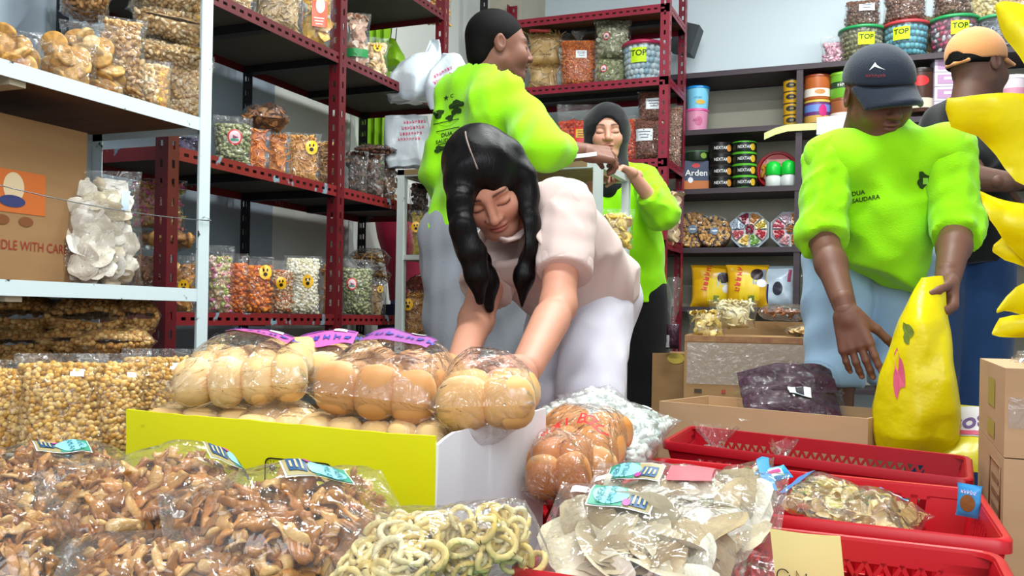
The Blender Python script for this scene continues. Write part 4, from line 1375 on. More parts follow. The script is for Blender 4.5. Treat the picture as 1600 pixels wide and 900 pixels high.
def candy_tray(box, label, cols, seed):
    P, w, h, d = put(*box, Y=YT + 0.08, z=z)
    r = h / 2
    o = thing('candy_tray', label, 'candy tray', P + np.array([0, 0, r * 0.97]), (radians(-14), 0, face_cam(P)), 'eight sided candy trays')
    b = MB()
    b.lathe([(0.001, 0.04), (r * 0.98, 0.04), (r * 1.04, 0.0), (r * 0.99, -0.004), (r * 0.92, 0.006), (r * 0.9, 0.014), (0.001, 0.014)], 8)
    bo = b.build('tray', solid('#d3e2ec', 0.3), o, smooth=False)
    bo.rotation_euler = (radians(-90), radians(22.5), 0)
    M_ = flatM((0, -0.014, 0), (1, 0, 0), (0, 0, 1), (0, -1, 0))
    rg = np.random.RandomState(seed)
    for k in range(8):
        a0, a1 = k / 8 * 2 * pi + 0.07, (k + 1) / 8 * 2 * pi - 0.07
        mb = MB()
        n = 16
        aa = rg.uniform(a0 + 0.08, a1 - 0.08, n)
        rr = r * np.sqrt(rg.uniform(0.14, 0.68, n))
        Pq = np.stack([rr * np.cos(aa), np.full(n, -0.016), rr * np.sin(aa)], -1)
        scatter(mb, 'crumb', Pq, rand_rot(n, rg), np.full(n, r * 0.17), [cols[k]], rg=rg)
        g = np.linspace(a0, a1, 6)
        rads = np.array([0.3, 0.6, 0.86]) * r
        mb.grid(M_(np.outer(rads, np.cos(g)), np.outer(rads, np.sin(g)), 0.001), col=lin(cols[k]))
        tag(mb.build('sweets', CANDY, o), kind='stuff')
    mb = MB()
    scatter(mb, 'crumb', np.stack([r * 0.14 * np.cos(np.arange(9)), np.full(9, -0.016), r * 0.14 * np.sin(np.arange(9) * 1.0)], -1), rand_rot(9, rg), np.full(9, r * 0.22), [cols[8]], rg=rg)
    mb.build('middle_sweets', CANDY, o)


candy_tray((1138, 324, 1203, 386), 'left eight sided tray of coloured sweets with a dark red middle', ['#d9c04a', '#c98a4a', '#8a2040', '#b8c4d8', '#c9606a', '#d9b04a', '#7aa84a', '#c93a4a', '#a83a50'], 5)
candy_tray((1203, 324, 1266, 386), 'right eight sided tray of coloured sweets partly behind the divider', ['#c94a5a', '#d98a3a', '#d0b4c4', '#c9566a', '#c93848', '#d9a0a8', '#c97a3a', '#b84a5c', '#c98048'], 6)


# soft packs on the lowest shelf
def soft_pack(box, label, base, seed, prints, Y=YT, z=0, off=0, tip=-6, t=0.08, mat=None, group=None):
    P, w, h, d = put(*box, Y=Y, z=z)
    p = Pouch(w, h, t, 'pillow', 0.9, seed, 0.006)
    o = thing('soft_pack', label, 'snack pack', P, (radians(tip), 0, face_cam(P, off)), group)
    p.film(o, mat or pm('foil_' + base.lstrip('#'), base, 0.28, spec=0.6, bump=0.3, bscale=14))
    for (k, x, zz, sx, sy, c) in prints:
        f = patch_disc if k == 'd' else patch_rect
        (f(p.M(), w * sx, h * sy, 0.0015, x0=w * x, z0=h * zz) if k == 'd' else patch_rect(p.M(), w * sx, h * sy, 0.001, 10, 8, w * x, h * zz)).build('printed_panel' if k == 'r' else 'printed_spot', solid(c, 0.35), o)
    return o, p


GP2 = 'soft packs on the lowest back shelf'
z = Z_D[0]
o, p = soft_pack((1078, 412, 1148, 478), 'yellow pack with vertical red lettering at the left of the lowest back shelf', '#e0a812', 140, [('r', 0.12, -0.1, 0.5, 0.55, '#e8c81c'), ('r', 0.26, 0.12, 0.3, 0.36, '#b9c6d4'), ('d', 0.26, 0.18, 0.15, 0.13, '#2a1a20'), ('d', 0.34, -0.08, 0.11, 0.1, '#e9eaec'), ('r', 0.1, -0.33, 0.16, 0.18, '#7d8a3a')], z=z, group=GP2)
print_text(o, p.M(), scrib(6, 5), 0.05, '#d4402c', -0.035, 0.05, 0.003, ang=radians(78), bold=0.015)
o, p = soft_pack((1134, 410, 1200, 477), 'yellow pack with vertical red lettering, second on the lowest back shelf', '#e2ac14', 141, [('r', 0.05, -0.05, 0.5, 0.6, '#ecc820'), ('r', 0.3, 0.2, 0.32, 0.36, '#8a98ac'), ('d', 0.24, 0.26, 0.16, 0.14, '#2a1a20'), ('d', 0.36, 0.05, 0.12, 0.1, '#f0f0ee'), ('r', 0.1, -0.33, 0.16, 0.18, '#7d8a3a')], z=z, Y=YT - 0.03, group=GP2)
print_text(o, p.M(), scrib(6, 6), 0.052, '#d4402c', -0.05, 0.05, 0.003, ang=radians(82), bold=0.015)
o, p = soft_pack((1188, 412, 1242, 478), 'white and navy pack tilted beside the shelf divider on the lowest back shelf', '#c3d4e4', 142, [('r', -0.36, -0.2, 0.18, 0.5, '#1f2f78'), ('d', 0.02, -0.06, 0.16, 0.16, '#3a3a48'), ('r', 0.36, 0.25, 0.1, 0.3, '#a84a6a')], z=z, off=-10, group=GP2)
p.film
shelf_bag((1252, 426, 1272, 478), 'bag with yellow and green print right of the divider on the lowest back shelf', 'flake', 0.03, ['#8a8a3c', '#a8a04a', '#6b7a3a'], Y=YT, z=z, group=GP2, seed=143)

# on top of the shelving
z = Z_D[4]
GTB = 'clear candy tubs with green price notes'
candy_tub((1312, 40, 1380, 92), 'green lidded tub of brown candies with a lime price note, leftmost on top', '#2f9a5a', ['#a9a06a', '#b8b080', '#8a8250'], YT, z, size=0.026, seed=2, kind='crumb', note=True, notes=(0.1, 0.08))
candy_tub((1381, 34, 1449, 88), 'red lidded tub of pale blue candies with a lime price note', '#c9444a', ['#6fc4d2', '#8ad4de', '#56b0c4'], YT, z, size=0.03, seed=3, note=True, notes=(-0.1, 0.12))
candy_tub((1454, 27, 1526, 83), 'green lidded tub of pink and white candies with a lime price note', '#2f9a5a', ['#d94a78', '#c93a60', '#e8dfe2', '#5a3a48', '#e27aa0'], YT, z, size=0.03, seed=4, kind='crumb', note=True, notes=(0.12, 0.12))
candy_tub((1527, 26, 1590, 78), 'green lidded tub of grey ring candies at the right, without a note', '#3a9a62', ['#a8a4b0', '#c4c0cc', '#8a8694'], YT, z, size=0.036, seed=5, kind='ring')
BC = ['#6b4a3c', '#7d5a4a', '#59392c', '#8a6656']
GB2 = 'bags of brown crumbs on the candy tubs'
for (bx_, lb_, sd, tz) in (((1322, -2, 1372, 42), 'bag of brown crumbs with a white label on the brown candy tub', 150, 0.175), ((1384, -8, 1444, 37), 'bag of brown crumbs on the blue candy tub', 151, 0.182), ((1460, -14, 1516, 30), 'bag of brown crumbs on the pink candy tub', 152, 0.19)):
    shelf_bag(bx_, lb_, 'crumb', 0.02, BC, Y=YT, z=z + tz, group=GB2, seed=sd, fill=0.97, t=0.15, stickers=[('note', 0.25, 0.4, 0.055)] if sd == 150 else [])
YB = YD + 0.24
shelf_bag((1285, 48, 1322, 94), 'bag of pale pink sweets standing left of the tubs on top of the shelving', 'crumb', 0.03, ['#d9a9b8', '#c98aa0', '#e6c4ce'], Y=YT, z=z, group='bags on top of the back shelving', seed=153, fill=0.7)
for (bx_, lb_, sd, cl) in (((1352, -10, 1400, 60), 'cream bag behind the brown and blue candy tubs', 154, CREAM), ((1436, -6, 1470, 70), 'cream bag behind the blue and pink candy tubs', 155, ['#d9c48a', '#e2d29c', '#c9b274']), ((1506, -30, 1566, 36), 'large pale yellow bag behind the pink candy tub', 156, ['#d9c48a', '#e2d29c', '#c9b274']), ((1556, -20, 1612, 40), 'large tan bag at the top right corner of the shelving', 157, ['#c9a878', '#b8966a', '#d9bc90'])):
    shelf_bag(bx_, lb_, 'crumb', 0.03, cl, Y=YB, z=z + (0.0 if sd < 156 else 0.15), group='bags on top of the back shelving', seed=sd, fill=0.95, t=0.12)
shelf_bag((1500, 30, 1536, 82), 'bag of green wrapped sweets between the two right hand tubs', 'crumb', 0.03, ['#4aa83a', '#5ab84a', '#8ac46a'], Y=YB, z=z, group='bags on top of the back shelving', seed=158, fill=0.95)

# yellow paper strip and white price card on the shelf edge
def paper_strip(name, pts, hw, hexc, label, cat, Y, t=0.0012):
    mb = MB()
    P = [on(px, py, Y=Y - 0.004 * k)[0] for k, (px, py) in enumerate(pts)]
    top = np.array(P) + np.array([0, 0, hw])
    bot = np.array(P) - np.array([0, 0, hw])
    f = np.stack([top, bot], 1)
    mb.grid(f)
    mb.grid(f + np.array([0, t, 0]), flip=True)
    return tag(mb.build(name, solid(hexc, 0.7), smooth=False), label, cat)


paper_strip('paper_strip', [(1194, 213), (1212, 205), (1230, 200), (1262, 198), (1300, 196)], 0.018, '#dde39a', 'long pale yellow paper strip curling off the dark shelf edge', 'paper strip', YD - 0.002)
paper_strip('price_card', [(1276, 197), (1322, 193)], 0.045, '#d6e2ea', 'white price card on the shelf edge beside the capped man', 'price card', YD - 0.02)
# wall lamp bracket at the top right of the middle rack
o = thing('wall_speaker', 'dark grey wall mounted speaker box above the middle red rack', 'speaker', tuple(at(1072, 62, 5.2)), (0, radians(18), 0))
MB().box((0, 0, 0), (0.13, 0.12, 0.16)).build('speaker_body', solid('#33383c', 0.5), o, smooth=False)
MB().box((0.0, 0.09, 0.0), (0.03, 0.10, 0.03)).build('bracket', solid('#222528', 0.5), o, smooth=False)
# ------------------------------------------------------------------ placing things by three axes
def rot_axes(zdir, ndir):
    """euler of a bag whose length runs along zdir and whose face looks along ndir"""
    zz = np.array(zdir, float)
    zz /= np.linalg.norm(zz)
    yy = -np.array(ndir, float)
    yy -= zz * (yy @ zz)
    yy /= np.linalg.norm(yy)
    xx = np.cross(yy, zz)
    return Matrix(np.stack([xx, yy, zz], 1).tolist()).to_euler()


def bag_axes(label, p0, p1, ndir, w, t, kind, size, cols, **k):
    p0, p1 = np.array(p0, float), np.array(p1, float)
    return bag(label, p0, rot_axes(p1 - p0, ndir), w, np.linalg.norm(p1 - p0), t, kind, size, cols, style='pillow', both=True, **k)


# ------------------------------------------------------------------ yellow carton of bread
YEL = pm('yellow_carton_print', '#f0ec00', 0.45, mottle=0.12, mscale=5, col2='#d8d000', bump=0.04, bscale=8)
WHT = pm('white_carton_print', '#f2f4fa', 0.5, mottle=0.2, mscale=3, col2='#e2e6f2')
ZB = 0.53
A, B, Cc = np.array((-1.122, 1.128)), np.array((-0.555, 1.096)), np.array((-0.52, 1.413))
Dd = A + Cc - B
ctr = (A + Cc) / 2
yb = thing('carton', 'open bright yellow carton with a white end, full of bread bags', 'carton', (ctr[0], ctr[1], 0.26))


def panel(p, q, z0, z1, th, mat, name, parent, cen, jag=0.0, seed=0, top=None):
    """upright cardboard panel with a slightly uneven top edge"""
    n = 24
    rg = np.random.RandomState(seed)
    p, q = np.array(p, float), np.array(q, float)
    d = (q - p) / np.linalg.norm(q - p)
    nn = np.array((d[1], -d[0]))
    tt = np.linspace(0, 1, n)
    XY = p + np.outer(tt, q - p)
    zt = z1 + jag * np.cumsum(rg.normal(size=n)) / 6
    if top is not None:
        zt = zt + np.interp(tt, *top)
    nz = 7
    rows = []
    for off in (th / 2, -th / 2):
        G = np.zeros((n, nz, 3))
        for j in range(nz):
            f = j / (nz - 1)
            G[:, j, :2] = XY + nn * (off + 0.0015 * np.sin(tt * 7 + j + seed)[:, None])
            G[:, j, 2] = z0 + (zt - z0) * f
        rows.append(G)
    ring = np.concatenate([rows[0], rows[1][:, ::-1]], 1)
    ring = np.concatenate([ring, ring[:, :1]], 1)
    ring -= np.array((cen[0], cen[1], cen[2]))
    mb = MB().grid(ring)
    for e in (0, -1):
        mb.add(ring[e, :-1], [tuple(range(ring.shape[1] - 1))])
    return mb.build(name, mat, parent, smooth=True, sharp=40)


cen = (ctr[0], ctr[1], 0.26)
panel(A, B, 0.27, ZB, 0.005, YEL, 'front_panel', yb, cen, 0.004, 1)
panel(B, Cc, 0.27, ZB, 0.005, WHT, 'end_panel', yb, cen, 0.003, 2, top=([0, 0.1, 0.9, 1], [-0.012, 0.0, 0.012, 0.014]))
panel(Cc, Dd, 0.27, ZB - 0.01, 0.005, CARD_L, 'back_panel', yb, cen, 0.003, 3)
panel(Dd, A, 0.27, ZB - 0.005, 0.005, YEL, 'end_panel', yb, cen, 0.003, 4)
MB().box((0, 0, 0.012), (0.5, 0.27, 0.02)).build('carton_bottom', CARD_L, yb, smooth=False)
fd = np.array((*((B - A) / np.linalg.norm(B - A)), 0))
fn = np.array((fd[1], -fd[0], 0))
M_ = flatM(np.array((*((A + B) / 2), ZB - 0.037)) + fn * 0.0052 - np.array(cen), fd, (0, 0, 1), fn)
P0 = on(432, 727, Y=1.1)[0]
x0 = (P0[:2] - (A + B) / 2) @ fd[:2]
ic = MB()
for dx in (0.0, 0.068):
    th = np.linspace(0, 2 * pi, 33)
    sq = lambda t: np.stack([np.sign(np.cos(t)) * np.abs(np.cos(t)) ** 0.35, np.sign(np.sin(t)) * np.abs(np.sin(t)) ** 0.35], -1)
    o_, i_ = sq(th) * np.array((0.026, 0.026)), sq(th) * np.array((0.0238, 0.0238))
    ic.grid(np.stack([M_(o_[:, 0] + x0 + dx, o_[:, 1] - 0.04, 0.0006), M_(i_[:, 0] + x0 + dx, i_[:, 1] - 0.04, 0.0006)], 1))
ic.build('icon_frame', solid('#1a1a10', 0.6), yb, smooth=False)
su = patch_disc(M_, 0.0055, 0.0055, 0.0006, 20, 3, x0 - 0.012, -0.028).build('sun_icon', solid('#1a1a10', 0.6), yb)
rays = MB()
for k in range(10):
    a = k / 10 * 2 * pi
    rays.tube([M_(x0 - 0.012 + 0.0075 * cos(a), -0.028 + 0.0075 * sin(a), 0.0006), M_(x0 - 0.012 + 0.010 * cos(a), -0.028 + 0.010 * sin(a), 0.0006)], 0.0006, 4)
rays.build('sun_rays', solid('#1a1a10', 0.6), su)
cl = MB()
th = np.linspace(0, 2 * pi, 40)
rr = 0.007 + 0.0012 * np.sin(th * 5)
cl.tube(M_(x0 + 0.010 + rr * np.cos(th) * 1.2, -0.030 + rr * np.sin(th) * 0.7, 0.0006), 0.0006, 4, False)
cl.build('cloud_icon', solid('#1a1a10', 0.6), yb)
ed = np.array((*((Cc - B) / np.linalg.norm(Cc - B)), 0))
en = np.array((ed[1], -ed[0], 0))
M_ = flatM(np.array((*((B + Cc) / 2), 0.43)) + en * 0.0048 - np.array(cen), ed, (0, 0, 1), en)
Pq = on(787, 785, X=-0.535)[0]
xq, zq = (Pq[:2] - (B + Cc) / 2) @ ed[:2], Pq[2] - 0.43
print_text(yb, M_, '10', 0.016, '#4a4a55', xq, zq, 0.0006, sx=0.8)
print_text(yb, M_, '37,5x30,5cm', 0.012, '#5a5a66', xq + 0.006, zq - 0.016, 0.0006, sx=0.8)

# ------------------------------------------------------------------ bread
BREAD = attr_mat('bread_crust', rough=0.55, spec=0.3, bump=0.12, bscale=60, sss=0.0)


def bun_mesh(rx, ry, rz, seed=0, top='#d99a52', side='#efcf98'):
    """soft bun: domed top (+z), flattened bottom, pale sides"""
    nu, nv = 20, 14
    a = np.arange(nu) / nu * 2 * pi
    e = np.linspace(-pi / 2 + 0.003, pi / 2 - 0.003, nv)
    ce, se = np.cos(e), np.sin(e)
    R = np.abs(ce) ** 0.62
    Z = np.where(se > 0, se, -np.abs(se) ** 0.8 * 0.62)
    sq = lambda q: np.sign(q) * np.abs(q) ** 0.78
    V = np.stack([np.outer(sq(np.cos(a)), R), np.outer(sq(np.sin(a)), R), np.tile(Z, (nu, 1))], -1)
    V *= (1 + 0.045 * snoise(V, seed, 0.5, 2))[..., None]
    f = np.clip((V[..., 2] + 0.12) / 0.62, 0, 1)[..., None]
    f = np.clip(f + 0.12 * snoise(V, seed + 4, 0.9, 2)[..., None], 0, 1)
    c = np.array(lin(side)) * (1 - f) + np.array(lin(top)) * f
    V = V * np.array((rx, ry, rz))
    mb = MB().grid(V, True, col=c.reshape(-1, 3))
    mb.add(np.vstack([V[:, 0].mean(0), V[:, 0]]), np.array([(0, 1 + (j + 1) % nu, 1 + j) for j in range(nu)]), col=lin(side))
    mb.add(np.vstack([V[:, -1].mean(0), V[:, -1]]), np.array([(0, 1 + j, 1 + (j + 1) % nu) for j in range(nu)]), col=lin(top))
    return mb


def bread_bag(label, p0, p1, ndir, w, t, nx, ny, top, side, seed, card=None, group='clear bags of soft buns', rowdown=True, film=None, fl=0.0):
    """length from p0 (near end) to p1, nx buns across, ny along"""
    p0, p1 = np.array(p0, float), np.array(p1, float)
    h = np.linalg.norm(p1 - p0)
    o = thing('bread_bag', label, 'bread bag', p0, rot_axes(p1 - p0, ndir), group)
    p = Pouch(w * 1.06, h, t * 1.36, 'pillow', 0.9, seed, 0.005, 2.5)
    rg = np.random.RandomState(seed)
    bw, bh = w * 0.93 / nx, h * 0.90 / ny
    for i in range(nx):
        for j in range(ny):
            x = (i + 0.5) / nx * w * 0.93 - w * 0.465 + rg.uniform(-1, 1) * bw * 0.05
            zc = h * 0.05 + (j + 0.5) * bh + rg.uniform(-1, 1) * bh * 0.05
            tilt = rg.uniform(-0.14, 0.14)
            if j == 0 and rowdown:       # first row stands on edge towards the mouth
                R = rotx(radians(20 + rg.uniform(-15, 20))) @ rotz(tilt)
            else:
                R = rotx(radians(90 + rg.uniform(-20, 20))) @ roty(tilt)
            mb = bun_mesh(bw * 0.61, bh * 0.62 if not (j == 0 and rowdown) else t * 0.44, t * 0.42 if not (j == 0 and rowdown) else bh * 0.5, seed * 31 + i * 7 + j, top, side)
            # face of the bag is -y: turn bun dome towards it
            RR = R if not (j == 0 and rowdown) else rotx(radians(180 + rg.uniform(-25, 10))) @ rotz(tilt)
            mb.v = [v @ RR.T + np.array((x, rg.uniform(-0.004, 0.004), zc)) for v in mb.v]
            mb.build('bun', BREAD, o)
    p.film(o, film or FILM, 26, 30)
    if card:
        cu, cv, cw, ch, cc = card
        M = p.M()
        s = patch_rect(M, cw, ch, 0.003, 14, 8, cu * w / 2, cv * h / 2).build('paper_card', solid(cc, 0.4), o)
        q = lambda X, Z, l: M(X + cu * w / 2, Z + cv * h / 2, l)
        patch_rect(q, cw * 0.94, ch * 0.10, 0.004, 12, 3, 0, ch * 0.40).build('card_band', solid('#8f4aa0', 0.4), s)
        print_text(s, q, scrib(8, 7), ch * 0.42, '#4a4aa8', -cw * 0.06, -ch * 0.10, 0.005, bold=0.02)
        patch_rect(q, cw * 0.22, ch * 0.16, 0.005, 4, 2, cw * 0.22, ch * 0.34).build('price_mark', solid('#f0eef2', 0.4), s)
    return o, p


T1, S1 = '#ecc284', '#f8e4bc'
T2, S2 = '#cc9058', '#e8c08c'
nrm = np.array((0.10, -0.42, 0.9))
CARDP = '#d668b4'
bread_bag('bread bag at the left of the yellow carton with a pink card on top', at(368, 606, 1.44), at(415, 556, 1.74), (0.1, -0.35, 0.93), 0.215, 0.09, 4, 3, T1, S1, 201, (0.15, 0.2, 0.115, 0.09, CARDP))
bread_bag('pale bread bag at the back middle of the yellow carton with a pink card', at(500, 590, 1.60), at(530, 560, 1.84), (0.05, -0.35, 0.93), 0.20, 0.085, 3, 3, T1, S1, 202, (0.0, -0.1, 0.12, 0.09, CARDP))
bread_bag('bag of browner buns in the yellow carton beside the plain buns', at(570, 622, 1.335), at(655, 578, 1.62), (0.15, -0.35, 0.93), 0.19, 0.095, 3, 4, T2, S2, 203, (0.0, 0.1, 0.12, 0.08, '#a85aa8'))
bread_bag('bag of large plain buns overhanging the white end of the yellow carton', at(752, 636, 1.275), at(772, 604, 1.45), (0.12, -0.55, 0.83), 0.145, 0.09, 2, 2, '#e0a864', '#f4d8a8', 204, film=FILM)
for k, (a, b, w, nx, lb) in enumerate(((at(310, 666, 1.46), at(338, 650, 1.64), 0.17, 3, 'lower bread bag with a pink card under the left one'),
                                       (at(425, 674, 1.41), at(455, 655, 1.60), 0.13, 2, 'lower plain bread bag half sunk in the yellow carton'),
                                       (at(560, 686, 1.345), at(575, 662, 1.50), 0.19, 4, 'lower bread bag along the front wall of the yellow carton'),
                                       (at(648, 688, 1.325), at(664, 660, 1.47), 0.09, 2, 'lower bread bag with a pink card between brown and plain buns'))):
    bread_bag(lb, a, b, (0.1, -0.15, 0.98), w, 0.055, nx, 3, T1, S1, 210 + k, (0.0, -0.1, w * 0.55, 0.06, CARDP) if k != 1 else None, rowdown=False)

# roti bolu bag right of the yellow carton
o, p = bread_bag('bag of brown oval buns with red arched lettering right of the yellow carton', at(878, 752, 1.42), at(925, 660, 1.66), (0.12, -0.72, 0.6), 0.155, 0.09, 2, 3, '#c9843e', '#f0c890', 220)
for k, ch in enumerate('ROTI BOLU'):
    a = (k - 4) * 0.2
    if ch != ' ':
        print_text(o, p.M(), ch, 0.031, '#d42a24', 0.062 * sin(a) * 1.15 + 0.002, -p.h * 0.36 + 0.05 * cos(a), 0.008, ang=-a, bold=0.02)
bread_bag('lower bag of brown buns leaning on the white end of the yellow carton', at(868, 765, 1.36), at(884, 700, 1.48), (0.1, -0.85, 0.4), 0.10, 0.085, 2, 2, '#b9703a', '#d9a468', 221)

# ------------------------------------------------------------------ brown twist bags in front
TW_ = ['#b07034', '#c28644', '#9c6428', '#d09c58', '#a66e30', '#d8ac6c']
GB = 'large bags of brown fried twists'
n1 = (0.15, -0.62, 0.78)
kw = dict(group=GB, hi=True, mat=SNACK_OIL, film=FILM_THICK, tilt=0.45, layers=2, wr=0.007, wfreq=3.0, core='#84562a', dens=1.7)
o, p = bag_axes('front bag of brown fried twists with a brand card, its seal to the left', at(256, 852, 0.97), at(632, 802, 1.08), (0.10, -0.42, 0.90), 0.205, 0.10, 'twist', 0.045, TW_, seed=301, **kw)
sticker(o, p.Mr(), 'camilan', 0.035, 0.040, 0.05, flip=-1)
o, p = bag_axes('bag of brown fried twists behind the front one, brand card at its right end', at(62, 802, 1.08), at(398, 762, 1.22), (0.12, -0.40, 0.90), 0.20, 0.10, 'twist', 0.045, TW_, seed=302, **kw)
sticker(o, p.Mr(), 'camilan', 0.110, 0.040, 0.05, flip=-1)
o, p = bag_axes('bag of brown fried twists at the left edge, behind the second one', at(-80, 762, 1.2), at(215, 738, 1.34), (0.12, -0.3, 0.92), 0.16, 0.08, 'twist', 0.038, TW_, seed=303, **kw)
sticker(o, p.Mr(), 'camilan', 0.02, 0.03, 0.045, flip=-1)
bag_axes('bag of brown fried twists under the pile at the lower left corner', at(-110, 855, 1.0), at(120, 862, 1.04), (0.1, -0.5, 0.85), 0.17, 0.09, 'twist', 0.038, TW_, seed=304, **kw)
bag_axes('bag of brown fried twists lowest at the bottom edge, under the front one', at(70, 925, 0.93), at(400, 925, 0.95), (0.0, -0.5, 0.8), 0.16, 0.09, 'twist', 0.038, TW_, seed=305, **kw)

# yellow ring snacks
RG_ = ['#e2c880', '#ecd898', '#d6b868', '#f0e0b0']
kw = dict(group='bags of pale yellow ring snacks', hi=True, film=FILM_THICK, tilt=0.7, layers=2, core='#c9b268')
bag_axes('left bag of pale yellow ring snacks with a peaked clear top', at(570, 930, 0.90), at(668, 800, 1.04), (-0.12, -0.6, 0.75), 0.135, 0.07, 'ring', 0.036, RG_, seed=311, **kw)
bag_axes('right bag of pale yellow ring snacks lying against the white carton end', at(668, 862, 0.97), at(846, 838, 1.03), (0.0, -0.8, 0.6), 0.10, 0.085, 'ring', 0.034, RG_, seed=312, **kw)

# ------------------------------------------------------------------ red plastic baskets
REDP = pm('red_basket_plastic', '#c4101f', 0.35, spec=0.45, mottle=0.15, mscale=4, col2='#a50d1a')
GRNP = pm('green_basket_plastic', '#0f8a50', 0.35, spec=0.45)


def basket(label, corners, z1, h, mat, pattern='diamond', group='red plastic baskets', slope=0.10, zc=(0, 0, 0, 0)):
    """corners: front-left, front-right, back-right, back-left of the rim on plan; zc: rim height offsets"""
    K = [np.array((*c, z1 + dz)) for c, dz in zip(corners, zc)]
    cen = np.mean(K, 0)
    o = thing('plastic_basket', label, 'basket', (cen[0], cen[1], z1 - h), (0, 0, 0), group)
    org = np.array((cen[0], cen[1], z1 - h))
    Bt = [cen * np.array((1, 1, 0)) + (k - cen) * np.array((1 - slope, 1 - slope, 0)) + np.array((0, 0, z1 - h)) for k in K]
    th = 0.004
    for s in range(4):
        a, b, c, d = K[s], K[(s + 1) % 4], Bt[(s + 1) % 4], Bt[s]
        L = np.linalg.norm(b - a)

        def W(u, v, l=0.0):
            p = (a * (1 - u) + b * u) * (1 - v) + (d * (1 - u) + c * u) * v
            nn = np.cross(b - a, d - a)
            nn /= np.linalg.norm(nn)
            return p + nn * l - org
        mb = MB()

        def slab(u0, u1, v0, v1):
            Q = [W(u, v, l) for l in (-th / 2, th / 2) for (u, v) in ((u0, v0), (u1, v0), (u1, v1), (u0, v1))]
            mb.add(np.array(Q), np.array([(0, 1, 2, 3), (7, 6, 5, 4), (0, 4, 5, 1), (1, 5, 6, 2), (2, 6, 7, 3), (3, 7, 4, 0)]))

        def bar(u0, v0, u1, v1, hw):
            P0_, P1_ = np.array((u0, v0)), np.array((u1, v1))
            sc = np.array((L, h))
            dd = (P1_ - P0_) * sc
            nn = np.array((-dd[1], dd[0])) / np.linalg.norm(dd) * hw / sc
            Q = []
            for l in (-th / 2, th / 2):
                for pp in (P0_ + nn, P1_ + nn, P1_ - nn, P0_ - nn):
                    Q.append(W(pp[0], pp[1], l))
            mb.add(np.array(Q), np.array([(0, 1, 2, 3), (7, 6, 5, 4), (0, 4, 5, 1), (1, 5, 6, 2), (2, 6, 7, 3), (3, 7, 4, 0)]))
        m = 0.11 if L > 0.45 else 0.16
        slab(0, 1, 0.0, 0.17 if pattern == 'diamond' else 0.09)
        slab(0, m, 0.1, 1)
        slab(1 - m, 1, 0.1, 1)
        slab(m, 1 - m, 0.88, 1)
        if pattern == 'diamond':
            v0, v1 = 0.16, 0.90
            n = int(L * (1 - 2 * m) / 0.021)
            du = (1 - 2 * m) / n
            sp = 3
            for k in range(-sp, n):
                for sg in (0, 1):
                    ua, ub = m + k * du, m + (k + sp) * du
                    va, vb = (v0, v1) if sg == 0 else (v1, v0)
                    t0, t1 = 0.0, 1.0
                    if ua < m: t0 = (m - ua) / (ub - ua)
                    if ub > 1 - m: t1 = (1 - m - ua) / (ub - ua)
                    if t1 - t0 < 0.05: continue
                    bar(ua + (ub - ua) * t0, va + (vb - va) * t0, ua + (ub - ua) * t1, va + (vb - va) * t1, 0.0026)
        else:
            n = int(L * (1 - 2 * m) / 0.024)
            du = (1 - 2 * m) / n
            for (va, vb) in ((0.09, 0.13), (0.42, 0.50), (0.84, 0.89)):
                slab(m, 1 - m, va, vb)
            for k in range(n + 1):
                u = m + k * du
                slab(max(m, u - du * 0.22), min(1 - m, u + du * 0.22), 0.09, 0.89)
        mb.build('basket_wall', mat, o, smooth=False)
    mb = MB()
    # rolled rim with rounded corners
    pts = []
    for s in range(4):
        p, c, n_ = K[s - 1], K[s], K[(s + 1) % 4]
        e0, e1 = c + (p - c) / np.linalg.norm(p - c) * 0.03, c + (n_ - c) / np.linalg.norm(n_ - c) * 0.03
        for t in np.linspace(0, 1, 6):
            pts.append((1 - t) ** 2 * e0 + 2 * t * (1 - t) * c + t * t * e1 - org)
    pts = np.array(pts)
    cc = pts.mean(0)
    out = pts - cc
    out[:, 2] = 0
    out /= np.linalg.norm(out, axis=1, keepdims=True)
    sec = [(-0.002, -0.002), (0.0, 0.004), (0.008, 0.005), (0.013, 0.001), (0.013, -0.014), (0.010, -0.014), (0.010, -0.002)]
    ring = np.stack([pts + out * x + np.array((0, 0, zz)) for x, zz in sec], 1)
    mb.grid(ring, True)
    mb.build('rim', mat, o, sharp=50)
    mb = MB()
    mb.add(np.array([b - org + np.array((0, 0, 0.002)) for b in Bt] + [b - org + np.array((0, 0, 0.006)) for b in Bt]), np.array([(3, 2, 1, 0), (4, 5, 6, 7), (0, 1, 5, 4), (1, 2, 6, 5), (2, 3, 7, 6), (3, 0, 4, 7)]))
    mb.build('basket_base', mat, o, smooth=False)
    return o


ZK = 0.42
g = lambda px, py, z=ZK: on(px, py, Z=z)[0][:2]
bk1 = basket('farthest red plastic basket, next to the open brown carton', [g(1042, 692), g(1512, 752, 0.415), g(1508, 716, 0.415), g(1082, 668)], ZK, 0.15, pm('dark_red_shaded_basket_plastic', '#a80d1e', 0.38, spec=0.45), 'diamond', zc=(0, -0.005, -0.005, 0), slope=0.16)  # darker red than its neighbours, with shade behind the holes put into it
bk2 = basket('middle red plastic basket with square holes, holding snack bags', [g(955, 775), g(1572, 845, 0.42), g(1520, 766, 0.42), g(1024, 716)], ZK - 0.003, 0.155, REDP, 'square')
b3 = [(-0.372, 0.93), (0.122, 0.90), (0.118, 1.235), (-0.36, 1.262)]
bk3 = basket('nearest red plastic basket with a yellow paper sign', b3, ZK - 0.006, 0.15, REDP, 'diamond')
basket('red plastic basket under the packs of white crackers, behind the bun bag', [(-0.80, 1.60), (-0.478, 1.56), (-0.478, 1.94), (-0.80, 1.94)], 0.425, 0.16, REDP, 'diamond')
